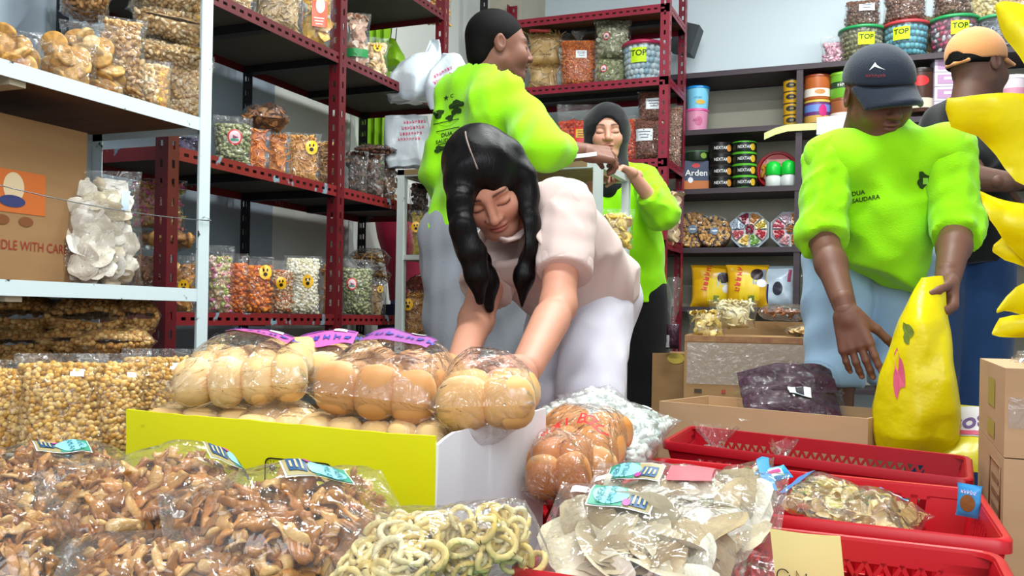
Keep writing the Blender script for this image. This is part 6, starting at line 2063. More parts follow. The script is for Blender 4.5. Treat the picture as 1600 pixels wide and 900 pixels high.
loft('storage_sack', [(584, 640, 322), (588, 650, 380), (596, 640, 450), (596, 640, 520), (590, 660, 700)], 4.5, [0.04, 0.07, 0.08, 0.08, 0.08], pm('navy_fabric', '#1c2440', 0.6), 'navy cloth sack behind the crimson shopping bag', 'sack', None, wr=0.008, seed=16)

loft('storage_sack', [(598, 688, 476), (590, 694, 500), (588, 694, 600), (592, 692, 700), (600, 686, 732)], 4.15, [0.05, 0.08, 0.09, 0.09, 0.08], MATS['navy_fabric'], 'low navy cloth sack standing on the floor under the crimson shopping bag', 'sack', None, wr=0.006, seed=18)
# goods in the display case
GDC = 'bags in the white display case'
YK = YC0 + 0.10
shelf_bag((638, 326, 682, 396), 'bag of yellow crisps with a smiley on the upper shelf of the display case', 'stick', 0.03, ['#b9a03c', '#c9b04e', '#a48c2e'], Y=YK, z=0.91, group=GDC, seed=380, off=-8, fill=0.9, stickers=[('smile', -0.4, 0.25, 0.018)])
shelf_bag((626, 452, 672, 520), 'bag of amber crackers with a yellow smiley on the middle shelf of the display case', 'curl', 0.03, GOLD, Y=YK, z=0.612, group=GDC, seed=381, fill=0.92, stickers=[('smile', -0.5, 0.35, 0.02)])
shelf_bag((664, 458, 700, 522), 'red orange bag beside the amber crackers in the display case', 'crumb', 0.02, ['#a8401c', '#b9502a', '#923414'], Y=YK, z=0.612, group=GDC, seed=382, fill=0.95)
lying_bag((632, 426, 694, 456), 'dark red pack lying on the bags on the middle shelf of the display case', 'crumb', 0.018, ['#8a3018', '#9c3e22', '#782710'], Y=YK, z=0.612 + 0.155, group=GDC, seed=383, depth=0.16)
shelf_bag((640, 270, 672, 330), 'dark brown bag hanging at the end of the red rack above the yellow crisps', 'flake', 0.025, ['#3a2014', '#4c2c1c', '#2c180f'], Y=YC0 + 0.2, z=1.05, group=GDC, seed=384, fill=0.95)
o, p = shelf_bag((944, 302, 988, 362), 'bag of round yellow biscuits at the right end of the display case', 'cookie', 0.032, ['#d9b44a', '#e2c266', '#c9a038'], Y=YC0 + 0.2, z=0.94, group=GDC, seed=385, fill=0.8, off=6)
shelf_bag((944, 588, 974, 634), 'orange bag low in the right end of the display case', 'crumb', 0.02, ['#d98a1c', '#e29c34', '#c97a14'], Y=YC0 + 0.2, z=0.36, group=GDC, seed=386, fill=0.9)
# ------------------------------------------------------------------ sculpting: smooth-union distance fields meshed as one surface
class SDF:
    def __init__(s, k=0.02):
        s.p, s.k = [], k

    def cone(s, a, b, ra, rb, k=None, op='+'):
        a, b = np.array(a, float), np.array(b, float)
        m = max(ra, rb)
        s.p.append(('c', (a, b, ra, rb), k if k is not None else s.k, op, np.minimum(a, b) - m, np.maximum(a, b) + m))
        return s

    def chain(s, pts, rs, k=None):
        for i in range(len(pts) - 1):
            s.cone(pts[i], pts[i + 1], rs[i], rs[i + 1], k)
        return s

    def ell(s, c, r, R=None, k=None, op='+'):
        c, r = np.array(c, float), np.array(r, float)
        R = np.eye(3) if R is None else np.array(R)
        m = r.max()
        s.p.append(('e', (c, r, R), k if k is not None else s.k, op, c - m, c + m))
        return s

    def cut(s, pt, nrm, k=0.004):
        """remove everything on the side the normal points to"""
        n = np.array(nrm, float)
        s.p.append(('h', (np.array(pt, float), n / np.linalg.norm(n)), k, 'cut', None, None))
        return s

    def mesh(s, h, disp=None, pad=0.02):
        add = [q for q in s.p if q[3] == '+']
        lo = np.min([q[4] for q in add], 0) - pad
        hi = np.max([q[5] for q in add], 0) + pad
        n = np.ceil((hi - lo) / h).astype(int) + 1
        ax = [lo[i] + np.arange(n[i]) * h for i in range(3)]
        f = np.full(n, 0.3)
        for kind, prm, k, op, b0, b1 in s.p:
            if b0 is None:
                sl = (slice(None),) * 3
            else:
                i0 = np.clip(np.floor((b0 - lo - k * 1.5 - 3 * h) / h).astype(int), 0, n)
                i1 = np.clip(np.ceil((b1 - lo + k * 1.5 + 3 * h) / h).astype(int) + 1, 0, n)
                sl = tuple(slice(a, b) for a, b in zip(i0, i1))
            X, Y, Z = np.meshgrid(ax[0][sl[0]], ax[1][sl[1]], ax[2][sl[2]], indexing='ij', sparse=True)
            if X.size == 0 or Y.size == 0 or Z.size == 0:
                continue
            if kind == 'c':
                a, b, ra, rb = prm
                d = b - a
                L2 = max(d @ d, 1e-12)
                t = np.clip(((X - a[0]) * d[0] + (Y - a[1]) * d[1] + (Z - a[2]) * d[2]) / L2, 0, 1)
                v = np.sqrt((X - a[0] - t * d[0]) ** 2 + (Y - a[1] - t * d[1]) ** 2 + (Z - a[2] - t * d[2]) ** 2) - (ra + (rb - ra) * t)
            elif kind == 'e':
                c, r, R = prm
                q = [R[0, i] * (X - c[0]) + R[1, i] * (Y - c[1]) + R[2, i] * (Z - c[2]) for i in range(3)]
                k0 = np.sqrt(sum((q[i] / r[i]) ** 2 for i in range(3)))
                k1 = np.sqrt(sum((q[i] / r[i] ** 2) ** 2 for i in range(3))) + 1e-9
                v = k0 * (k0 - 1) / k1
            else:
                p, nn = prm
                v = (X - p[0]) * nn[0] + (Y - p[1]) * nn[1] + (Z - p[2]) * nn[2]
            g = f[sl]
            if op == '+':
                hh = np.clip(k - np.abs(g - v), 0, None) / max(k, 1e-9)
                f[sl] = np.minimum(g, v) - hh * hh * k * 0.25
            else:
                w = v if op == 'cut' else -v
                hh = np.clip(k - np.abs(g - w), 0, None) / max(k, 1e-9)
                f[sl] = np.maximum(g, w) + hh * hh * k * 0.25
        if disp is not None:
            I = np.argwhere(np.abs(f) < 0.03)
            P = lo + I * h
            f[tuple(I.T)] += disp(P)
        return surface_net(f, lo, h)


def surface_net(f, lo, h):
    n = f.shape
    ins = f < 0
    m = (n[0] - 1, n[1] - 1, n[2] - 1)
    acc, cnt = np.zeros(m + (3,)), np.zeros(m)
    off = [(i, j, k) for i in (0, 1) for j in (0, 1) for k in (0, 1)]
    for a in off:
        for b in off:
            if sum(np.abs(np.subtract(a, b))) == 1 and a < b:
                fa = f[a[0]:a[0] + m[0], a[1]:a[1] + m[1], a[2]:a[2] + m[2]]
                fb = f[b[0]:b[0] + m[0], b[1]:b[1] + m[1], b[2]:b[2] + m[2]]
                c = (fa < 0) != (fb < 0)
                I = np.nonzero(c)
                A, B_ = fa[I], fb[I]
                t = A / (A - B_)
                acc[I] += np.array(a) + t[:, None] * (np.array(b) - np.array(a))
                cnt[I] += 1
    act = cnt > 0
    idx = np.full(m, -1)
    idx[act] = np.arange(act.sum())
    I = np.argwhere(act)
    V = lo + (I + acc[act] / cnt[act][:, None]) * h
    Q = []
    for ax in range(3):
        o1, o2 = [(1, 2), (2, 0), (0, 1)][ax]
        sl0, sl1 = [slice(None)] * 3, [slice(None)] * 3
        sl0[ax], sl1[ax] = slice(0, -1), slice(1, None)
        ch = ins[tuple(sl0)] != ins[tuple(sl1)]
        P = np.argwhere(ch)
        P = P[(P[:, o1] > 0) & (P[:, o2] > 0) & (P[:, o1] < n[o1] - 1) & (P[:, o2] < n[o2] - 1)]
        e1, e2 = np.eye(3, dtype=int)[o1], np.eye(3, dtype=int)[o2]
        g = lambda D: idx[tuple((P - D).T)]
        q = np.stack([g(e1 * 0 + e2 * 0), g(e1), g(e1 + e2), g(e2)], 1)
        fl = ins[tuple(sl0)][tuple(P.T)]
        q[~fl] = q[~fl][:, ::-1]
        Q.append(q[(q >= 0).all(1)])
    return V, np.concatenate(Q)


def face_rot(fwd, up):
    """local frame: -y looks along fwd, z along up"""
    y = -np.array(fwd, float)
    y /= np.linalg.norm(y)
    z = np.array(up, float)
    z -= y * (z @ y)
    z /= np.linalg.norm(z)
    return np.stack([np.cross(y, z), y, z], 1)


SKIN = attr_mat('skin', rough=0.5, spec=0.35, sss=0.08)
CLOTH_CACHE = {}


def head_mesh(tone, lip, brow='#1c120e', female=False, h=0.0026, lash='#1a100c', stub=0.0, open_mouth=0.0):
    s = SDF(0.02)
    w = 0.94 if female else 1.0
    s.ell((0, 0.015, 0.03), (0.077 * w, 0.094, 0.086))
    s.ell((0, -0.028, -0.028), ((0.058 if female else 0.062) * w, 0.062, 0.080), k=0.03)
    s.ell((0, -0.052, -0.093), (0.032 * w, 0.034, 0.026), k=0.035)
    for q in (-1, 1):
        s.cone((q * (0.047 if female else 0.052) * w, 0.0, -0.055), (q * 0.017, -0.052, -0.098), 0.016, 0.018 if female else 0.021, k=0.03)
        s.ell((q * 0.036 * w, -0.060, -0.032), (0.027, 0.026, 0.03), k=0.025)
        s.ell((q * 0.024, -0.0715, 0.021), (0.022, 0.013, 0.011), k=0.02)
    for q in (-1, 1):
        s.ell((q * 0.032, -0.1000, 0.001), (0.021, 0.0155, 0.0115), k=0.020, op='-')
        s.ell((q * 0.0315, -0.0725, -0.0005), (0.0165, 0.0140, 0.0120), k=0.005)
    s.cone((0, -0.083, 0.016), (0, -0.103, -0.026), 0.008, 0.0105 if female else 0.012, k=0.012)
    s.ell((0, -0.103, -0.031), (0.011, 0.011, 0.009), k=0.008)
    for q in (-1, 1):
        s.ell((q * 0.0125, -0.094, -0.033), (0.0085, 0.0105, 0.0075), k=0.005)
        s.ell((q * 0.0062, -0.101, -0.041), (0.0038, 0.006, 0.003), k=0.003, op='-')
    zu = -0.0565
    s.ell((0, -0.0865, zu), (0.0225, 0.0115, 0.0065), k=0.006)
    s.ell((0, -0.0845, zu - 0.0125), (0.0195, 0.0115, 0.0072), k=0.005)
    s.ell((0, -0.100, zu - 0.0063), (0.024, 0.010, 0.0012), k=0.003, op='-')
    for q in (-1, 1):   # ears
        R = rotz(q * 0.35) @ rotx(-0.15)
        s.ell((q * 0.0785 * w, 0.016, -0.004), (0.008, 0.019, 0.031), R, k=0.006)
        s.ell((q * 0.086 * w, 0.011, 0.0), (0.005, 0.010, 0.017), R, k=0.004, op='-')
    s.cone((0, 0.022, -0.05), (0, 0.044, -0.17), 0.050 if female else 0.058, 0.052 if female else 0.060, k=0.03)
    V, Q = s.mesh(h)
    base = np.array(lin(tone))
    c = np.tile(base, (len(V), 1)) * (1 + 0.06 * snoise(V * 14, 3, 1.0, 2))[:, None]

    def mix(mask, hexc, amt=1.0):
        m = np.clip(mask, 0, 1)[:, None] * amt
        return c * (1 - m) + np.array(lin(hexc)) * m
    x, y, z = V.T
    ax = np.abs(x)
    front = y < -0.03
    # cheeks slightly redder, lips, brows, lashes, stubble
    c = mix(np.exp(-(((ax - 0.036) / 0.02) ** 2 + ((z + 0.035) / 0.02) ** 2)) * front, lip, 0.12)
    lipm = np.clip(1.6 - ((x / 0.0225) ** 2 + ((z - zu + 0.0065) / 0.0150) ** 2) * 1.5, 0, 1) * (y < -0.075)
    c = mix(lipm, lip, 0.6)
    c = mix(np.exp(-((z - zu + 0.0063) / 0.0014) ** 2) * (ax < 0.021) * (y < -0.07), '#4a1c18', 0.8)
    arch = 0.0225 + 0.004 * np.cos((ax - 0.033) / 0.018 * 1.3)
    bw = (0.0044 if female else 0.0056) * np.clip(1.25 - (ax - 0.013) / 0.045, 0.35, 1)
    c = mix(np.exp(-((z - arch) / bw) ** 2) * np.clip((ax - 0.011) / 0.004, 0, 1) * np.clip((0.054 - ax) / 0.006, 0, 1) * (y < -0.035), brow, 0.95)
    ly = -0.0050 - 0.0035 * np.cos((ax - 0.031) / 0.0155 * 1.35)
    c = mix(np.exp(-((z - ly) / 0.0026) ** 2) * (np.abs(ax - 0.031) < 0.0165) * (y < -0.06), lash, 0.9)
    c = mix(np.exp(-((z - 0.0085) / 0.0012) ** 2) * (np.abs(ax - 0.031) < 0.015) * (y < -0.06), lash, 0.25)
    if stub:
        beard = np.clip((-0.05 - z) / 0.02, 0, 1) * np.clip((0.01 - y) / 0.04, 0, 1) + np.exp(-((z + 0.0465) / 0.006) ** 2) * (ax < 0.03) * front
        c = mix(np.clip(beard, 0, 1) * (0.8 + 0.2 * snoise(V * 40, 5, 1.0, 2)), '#2a1d18', stub)
    return V, Q, c


def hand_mesh(tone, curl=(0.4, 0.4, 0.4, 0.4), spread=1.0, thumb=(0.5, 0.35), right=True, h=0.0024, size=1.0):
    """wrist at the origin, fingers along +z, palm looks to -y, thumb on +x; curl per finger, index first"""
    s = SDF(0.008)
    xs = (0.0305, 0.0105, -0.0105, -0.0300)
    L = (0.070, 0.078, 0.073, 0.057)
    for i in range(4):
        s.cone((xs[i] * 0.62, 0.0, 0.012), (xs[i], 0.0, 0.088), 0.0150, 0.0118, k=0.012)
    s.cone((0, 0, -0.03), (0, 0, 0.02), 0.0235, 0.024, k=0.014)
    s.ell((0.022, -0.010, 0.036), (0.016, 0.015, 0.028), k=0.012)
    s.ell((-0.020, -0.008, 0.034), (0.012, 0.012, 0.026), k=0.012)
    nails = []
    for i in range(4):
        p = np.array((xs[i], 0.0, 0.088))
        a = 0.0
        side = (i - 1.5) * -0.09 * spread
        r = (0.0092, 0.0094, 0.0090, 0.0080)[i]
        for j, (fr, cf) in enumerate(((0.46, 0.85), (0.31, 1.1), (0.23, 0.7))):
            a += curl[i] * cf
            d = np.array((sin(side) * cos(a), -sin(a), cos(a) * cos(side)))
            q = p + d * L[i] * fr
            s.cone(p, q, r * (1.0 - 0.07 * j), r * (0.95 - 0.09 * j), k=0.004)
            p = q
        nails.append((p, d, np.array((0, cos(a), sin(a)))))
    p = np.array((0.026, -0.008, 0.026))
    t0, t1 = thumb
    d1 = np.array((sin(t0 + 0.25) * 0.9, -0.35 - t1 * 0.4, cos(t0 + 0.25)))
    d1 /= np.linalg.norm(d1)
    d2 = d1 + np.array((-0.35 * t1, -0.5 * t1, 0.25))
    d2 /= np.linalg.norm(d2)
    q = p + d1 * 0.042
    s.cone(p, q, 0.0135, 0.0108, k=0.010)
    q2 = q + d2 * 0.032
    s.cone(q, q2, 0.0104, 0.0095, k=0.004)
    s.cone(q2, q2 + (d2 + np.array((-0.2, -0.2, 0))) * 0.018, 0.0095, 0.0075, k=0.004)
    V, Q = s.mesh(h, pad=0.01)
    c = np.tile(np.array(lin(tone)), (len(V), 1)) * (1 + 0.07 * snoise(V * 30, 3, 1.0, 2))[:, None]
    for (p, d, up) in nails:
        m = np.exp(-(np.linalg.norm(V - (p + up * 0.006 - d * 0.002), axis=1) / 0.0055) ** 2)[:, None] * 0.5
        c = c * (1 - m) + np.array(lin('#d9a898')) * m
    if not right:
        V = V * np.array((-1, 1, 1))
        Q = Q[:, ::-1]
    return V * size, Q, c


class Person:
    def __init__(s, label, foot, tone):
        s.root = thing('person', label, 'person', foot)
        s.o = np.array(foot, float)
        s.tone = tone
        s.body = MB()

    def add_head(s, c, fwd, up, scale=1.0, **k):
        R = face_rot(fwd, up) * scale
        s.hR, s.hc = R, np.array(c, float)
        V, Q, col = head_mesh(s.tone, **k)
        s.body.add(V @ R.T + s.hc - s.o, Q, col)

    def H(s, p):
        return s.hR @ np.array(p, float) + s.hc

    def skin(s, sdf, h=0.006):
        V, Q = sdf.mesh(h)
        s.body.add(V - s.o, Q, np.tile(np.array(lin(s.tone)), (len(V), 1)) * (1 + 0.05 * snoise(V * 12, 3, 1.0, 2))[:, None])

    def hand(s, wrist, fdir, palm, right=True, size=1.0, **k):
        V, Q, c = hand_mesh(s.tone, right=right, size=size, **k)
        z = np.array(fdir, float)
        z /= np.linalg.norm(z)
        y = -np.array(palm, float)
        y -= z * (y @ z)
        y /= np.linalg.norm(y)
        R = np.stack([np.cross(y, z), y, z], 1)
        s.body.add(V @ R.T + np.array(wrist) - s.o, Q, c)

    def part(s, name, sdf, mat, h=0.007, disp=None, col=None, parent=None):
        V, Q = sdf.mesh(h, disp)
        return MB().add(V - s.o, Q, col).build(name, mat, parent or s.root)

    def local(s, name, sdf, mat, h=0.004, disp=None, parent=None):
        """sculpt in head space"""
        V, Q = sdf.mesh(h, disp)
        return MB().add(V @ s.hR.T + s.hc - s.o, Q).build(name, mat, parent or s.root)

    def finish(s):
        return s.body.build('body', SKIN, s.root)


def folds(amp, freq=4.0, seed=0, stretch=(1, 1, 0.45)):
    st = np.array(stretch)

    def f(P):
        a = snoise(P * st, seed, freq, 3)
        return amp * (np.abs(a) * 1.4 - 0.5) + amp * 0.3 * snoise(P, seed + 5, freq * 3, 1)
    return f


def fabric(name, hexc, rough=0.85, mott=0.12, bump=0.25, bscale=350):
    return pm(name, hexc, rough, spec=0.2, mottle=mott, mscale=9, bump=bump, bscale=bscale, sheen=0.2)


LIME = fabric('lime_jersey', '#97e808')
HAIRM = pm('black_hair', '#070506', 0.27, spec=0.16, mottle=0.4, mscale=60, col2='#120c0d', stretch=(8, 8, 0.5), bump=0.2, bscale=60)


def nz3(v):
    v = np.array(v, float)
    return v / np.linalg.norm(v)


TOC = -FW   # towards the camera
# ------------------------------------------------------------------ people
def limb_shirt(s, pts, rs):
    return s.chain(pts, rs, k=0.03)


# ---- man in the lime shirt with his back to the camera
dA = 2.93
pa = Person('man in a lime green long sleeved shirt and grey shorts seen from behind, reaching right', (at(752, 560, 2.93)[0], at(752, 560, 2.93)[1], 0.0), '#7b5040')
hc = at(781, 75, 2.92)
pa.add_head(hc, RT * 0.97 + FW * 0.22 - UP * 0.02, UP + RT * 0.05, 0.95, lip='#8a5048', stub=0.35)
shL, shR = at(716, 152, 3.00), at(800, 158, 2.82)
elL, wrL = at(681, 268, 3.00), at(706, 330, 3.12)
elR, wrR = at(850, 236, 2.60), at(908, 237, 2.72)
hpL, hpR = at(716, 405, 2.99), at(788, 405, 2.88)
knL, knR = at(716, 572, 2.92), at(790, 566, 2.84)
ank = lambda k, dx=0.0: np.array((k[0] + dx, k[1] + 0.02, 0.07))
b = SDF(0.02)
b.cone(pa.H((0, 0.035, -0.10)), at(768, 132, 2.93), 0.055, 0.065)
b.chain([shR, elR, wrR], [0.05, 0.040, 0.027])
b.chain([shL, elL, wrL], [0.05, 0.040, 0.027])
for h_, k_ in ((hpL, knL), (hpR, knR)):
    a_ = ank(k_)
    b.chain([h_, k_, a_ * 0.6 + k_ * 0.4 + FW * -0.02, a_], [0.07, 0.055, 0.056, 0.036])
    b.cone(a_ - UP * 0.03, a_ - UP * 0.045 + nz3(RT * 0.8 + FW * 0.3) * 0.15, 0.034, 0.024)
b.cone((hpL + hpR) / 2, (shL + shR) / 2 - UP * 0.06, 0.07, 0.06)
pa.skin(b)
pa.hand(wrR, nz3(RT * 1.0 + FW * 0.25 - UP * 0.05), nz3(-UP * 0.7 + FW * 0.6), right=True, curl=(0.75, 0.8, 0.85, 0.9), thumb=(0.25, 0.7), size=1.0)
pa.hand(wrL, nz3(RT * 0.6 + FW * 0.5 - UP * 0.5), nz3(FW), right=False, curl=(0.5, 0.5, 0.6, 0.6))
s = SDF(0.05)
mid_t, mid_b = at(762, 165, 2.93), at(752, 372, 2.95)
s.cone(shL + RT * 0.035 - UP * 0.02, at(714, 372, 2.97), 0.080, 0.098, k=0.06)
s.cone(shR - RT * 0.045 - UP * 0.02, at(792, 372, 2.90), 0.085, 0.102, k=0.06)
s.cone(at(767, 140, 2.94), at(754, 300, 2.92), 0.085, 0.115, k=0.06)
s.cone(at(716, 148, 2.99), at(802, 152, 2.83), 0.058, 0.062, k=0.05)
s.cone(at(766, 122, 2.935), at(766, 150, 2.935), 0.078, 0.088, k=0.04)
s.cone(at(745, 150, 2.97), at(790, 150, 2.87), 0.080, 0.080, k=0.05)
cu = elR * 0.42 + wrR * 0.58
s.chain([at(800, 160, 2.82), elR, cu], [0.073, 0.060, 0.046], k=0.035)
s.chain([shL, elL, wrL], [0.068, 0.055, 0.044], k=0.03)
s.cut(cu, nz3(wrR - elR), 0.003)
hemn = nz3(-UP * 1.0 - RT * 0.10 + TOC * 0.0)
s.cut(at(752, 398, 2.93), hemn, 0.004)
s.ell(pa.H((0, 0.02, -0.085)), (0.066, 0.070, 0.045), pa.hR, k=0.006, op='-')
sh = pa.part('shirt', s, LIME, 0.0075, folds(0.014, 3.4, 2, (1, 1, 0.6)))
s = SDF(0.02)
s.cone(hpL + UP * 0.06, knL + UP * 0.015, 0.120, 0.098, k=0.03)
s.cone(hpR + UP * 0.06, knR + UP * 0.015, 0.122, 0.108, k=0.03)
s.cone(hpL + UP * 0.08, hpR + UP * 0.08, 0.105, 0.108, k=0.05)
s.cut(knR + UP * 0.012, -UP, 0.003)
pa.part('shorts', s, fabric('grey_cotton', '#8f929a'), 0.008, folds(0.014, 3.4, 5, (1, 1, 0.3)))
s = SDF(0.02)
s.ell((0, 0.022, 0.036), (0.0815, 0.0975, 0.090))
s.ell((0, 0.062, -0.02), (0.060, 0.050, 0.065), k=0.02)
s.ell((0, -0.105, -0.022), (0.085, 0.078, 0.088), k=0.006, op='-')
s.cut((0, 0.02, -0.068), (0, -0.30, -0.95), 0.01)
for q in (-1, 1):
    s.ell((q * 0.082, 0.012, -0.014), (0.020, 0.022, 0.036), k=0.006, op='-')
    s.cut((q * 0.02, -0.02, -0.03), (q * 0.35, -0.75, -0.75), 0.01)
pa.local('hair', s, pm('cropped_black_hair', '#080606', 0.7, spec=0.12, mottle=0.4, mscale=200, col2='#120e0d', bump=0.3, bscale=420), 0.0032)
# print on the back of the shirt
bv = BVHTree.FromPolygons([v.co + pa.root.location for v in sh.data.vertices], [tuple(p.vertices) for p in sh.data.polygons])
INK = solid('#23400c', 0.8)
rg = np.random.RandomState(3)
FOLD = (0, -0.22)
for (px, py, w, h_) in ((713, 163, 12, 6), (685, 178, 8, 7), (713, 173, 8, 6), (703, 184, 6, 5), (687, 233, 9, 5), (708, 218, 8, 6)):
    decal(bv, blob2d(w, h_, 16, 0.2, px), px, py, 2.8, 1, INK, 'back_print', sh, pa.o, FOLD)
for (px, py, w) in ((697, 190, 20), (700, 202, 18), (700, 223, 16)):
    V = np.array([(-w, -0.7), (w, -0.7), (w, 0.7), (-w, 0.7)])
    decal(bv, (V, [(0, 1, 2, 3)]), px, py, 2.8, 1, INK, 'back_print', sh, pa.o, FOLD)
for (tx, px, py, sz) in (('DUA', 698, 210, 10), ('SAUDARA', 698, 219, 9), ('C', 706, 150, 9)):
    decal(bv, text_mesh(tx, sz, 0.02), px, py, 2.8, 0.85, INK, 'back_lettering', sh, pa.o, FOLD)
stx = np.arange(10) / 10 * 2 * pi + 0.3
V = np.stack([np.cos(stx), np.sin(stx)], -1) * np.where(np.arange(10) % 2, 1.8, 4.5)[:, None]
decal(bv, (V, [tuple(range(10))]), 697, 153, 2.8, 1, INK, 'back_print', sh, pa.o, FOLD)
pa.finish()
ph = MB().box((0, 0, 0), (0.075, 0.009, 0.011)).build('marker_pen', solid('#e9ecef', 0.3), smooth=False)
ph.location = tuple(at(912, 243, 2.66))
ph.rotation_euler = (0, radians(-8), YAW)
tag(ph, 'small white stick held in the hand of the standing man', 'pen')

# ---- woman bending over the bread
WT = '#c98e76'
pb = Person('long haired woman in pale pink blouse and white trousers bending over the bread', (at(925, 600, 2.35)[0], at(925, 600, 2.35)[1], 0.0), WT)
f_ = nz3(RT * 0.12 - UP * 0.70 + TOC * 0.70)
u_ = nz3(-RT * 0.30 + UP * 0.64 + TOC * 0.70)
pb.add_head(at(760, 286, 2.06), f_, u_, 0.97, female=True, lip='#b5484a', brow='#2a1a16')
nk = at(838, 330, 2.16)
shL, shR = at(884, 334, 2.10), at(778, 392, 2.26)
elL, wrL = at(872, 478, 1.96), at(822, 576, 1.70)
elR, wrR = at(744, 500, 2.08), at(714, 582, 1.80)
pelv = at(925, 458, 2.42)
hpL, hpR = at(925, 492, 2.36), at(888, 492, 2.50)
knL, knR = at(922, 626, 2.14), at(858, 622, 2.26)
b = SDF(0.02)
b.cone(pb.H((0, 0.02, -0.08)), nk, 0.046, 0.055)
b.chain([shL, elL, wrL], [0.045, 0.037, 0.0255])
b.cone(elL * 0.75 + wrL * 0.25, wrL, 0.036, 0.0255)
b.chain([shR, elR, wrR], [0.045, 0.038, 0.0265])
b.cone(nk, pelv, 0.055, 0.07)
for h_, k_ in ((hpL, knL), (hpR, knR)):
    a_ = np.array((k_[0] + 0.02, k_[1] + 0.14, 0.08))
    b.chain([h_, k_, a_], [0.08, 0.05, 0.036])
    b.cone(a_ - UP * 0.03, a_ - UP * 0.05 + nz3(TOC - RT * 0.5) * 0.15, 0.034, 0.022)
pb.skin(b)
pb.hand(wrL, nz3(at(792, 618, 1.52) - wrL), nz3(-RT * 0.8 - UP * 0.5 + FW * 0.1), right=False, curl=(0.35, 0.35, 0.4, 0.45), thumb=(0.5, 0.4), size=0.93)
pb.hand(wrR, nz3(at(712, 622, 1.62) - wrR), nz3(RT * 0.8 - UP * 0.5), right=True, curl=(0.35, 0.35, 0.4, 0.45), thumb=(0.5, 0.4), size=0.93)
BL = fabric('pink_blouse', '#cdb6af', 0.75, 0.06, 0.12, 500)
s = SDF(0.05)
s.cone(shL + FW * 0.05 + RT * -0.012, at(928, 440, 2.34), 0.076, 0.108, k=0.06)
s.cone(shR - FW * 0.02 + RT * 0.04, at(888, 452, 2.50), 0.080, 0.105, k=0.06)
s.cone(at(842, 358, 2.18), at(915, 445, 2.40), 0.095, 0.118, k=0.06)
s.cone(at(812, 400, 2.18), at(865, 450, 2.30), 0.080, 0.088, k=0.05)
s.cone(shR, shL, 0.062, 0.066, k=0.05)
s.cone(nk + nz3(nk - pelv) * 0.005, nk, 0.055, 0.07, k=0.03)
cu = shL * 0.34 + elL * 0.66 + RT * 0.008
s.chain([shL + RT * 0.004, cu + (elL - shL) * 0.1], [0.070, 0.064], k=0.025)
s.cut(cu, nz3(elL - shL), 0.003)
# second sleeve meshed apart so that the cuts do not disturb the torso
ax = nz3(pelv - nk)
s2 = SDF(0.03)
for q in s.p:
    if q[3] == '+':
        s2.p.append(q)
hem = at(922, 486, 2.34)
torso = SDF(0.05)
torso.p = [q for q in s.p[:6]]
torso.cut(hem, nz3(ax * 0.8 - UP * 0.55), 0.004)
torso.ell(pb.H((0, -0.03, -0.15)), (0.06, 0.07, 0.055), pb.hR, k=0.01, op='-')
bl = pb.part('blouse', torso, BL, 0.007, folds(0.012, 4.0, 8, (1, 1, 1)))
slv = SDF(0.03)
slv.cone(shL + RT * 0.002 - FW * 0.005, cu + (elL - shL) * 0.12, 0.068, 0.058)
slv.cut(cu, nz3(elL - shL), 0.003)
pb.part('sleeve', slv, BL, 0.006, folds(0.005, 6.0, 9, (1, 1, 0.8)))
band = SDF(0.01)
band.cone(cu - (elL - shL) * 0.14, cu + (elL - shL) * 0.02, 0.0625, 0.0615)
band.cut(cu + (elL - shL) * 0.012, nz3(elL - shL), 0.002)
band.cut(cu - (elL - shL) * 0.12, nz3(shL - elL), 0.002)
pb.part('sleeve_cuff', band, BL, 0.005)
cuR = shR * 0.42 + elR * 0.58
slv = SDF(0.03)
slv.cone(shR, cuR + (elR - shR) * 0.12, 0.070, 0.062)
slv.cut(cuR, nz3(elR - shR), 0.003)
pb.part('sleeve', slv, BL, 0.006, folds(0.008, 6.0, 10, (1, 1, 0.8)))
# collar: two flaps at the throat
for (pts, w_) in (([at(782, 372, 2.03), at(790, 376, 2.035), at(806, 372, 2.05), at(822, 356, 2.08)], 0.018), ([at(828, 356, 2.06), at(842, 362, 2.03), at(852, 384, 2.02), at(856, 408, 2.02)], 0.02)):
    c_ = MB()
    c_.tube(np.array(pts), [w_ * 0.6, w_, w_ * 0.9, w_ * 0.4], 10, True, flat=0.35)
    c_.v = [v - pb.o for v in c_.v]
    c_.build('collar', BL, pb.root)
for t in (0.0, 0.28, 0.56):
    p = at(790, 385, 2.03) * (1 - t) + at(846, 470, 2.14) * t
    c_ = MB()
    c_.tube([p + TOC * 0.05 - pb.o, p + TOC * 0.056 - pb.o], 0.005, 10)
PANT = fabric('white_twill', '#cfccd8', 0.8, 0.06, 0.12, 420)
s = SDF(0.03)
s.cone(hpL + UP * 0.02, knL, 0.104, 0.072, k=0.012)
s.cone(hpR + UP * 0.02, knR, 0.104, 0.070, k=0.012)
s.cone(at(930, 455, 2.42), at(885, 460, 2.5), 0.105, 0.10, k=0.05)
s.cone(at(928, 470, 2.46), hpL, 0.108, 0.102, k=0.05)
for k_ in (knL, knR):
    a_ = np.array((k_[0] + 0.02, k_[1] + 0.14, 0.10))
    s.cone(k_, a_, 0.072, 0.070, k=0.01)
s.cut((0, 0, 0.09), -UP, 0.003)
pb.part('trousers', s, PANT, 0.008, folds(0.014, 3.6, 12, (1, 1, 0.4)))


def strand(P):
    return 0.0022 * np.sin(snoise(P * np.array((1, 1, 0.22)), 4, 1.6, 2) * 26) + 0.0015 * snoise(P * np.array((1, 1, 0.1)), 9, 16.0, 1)


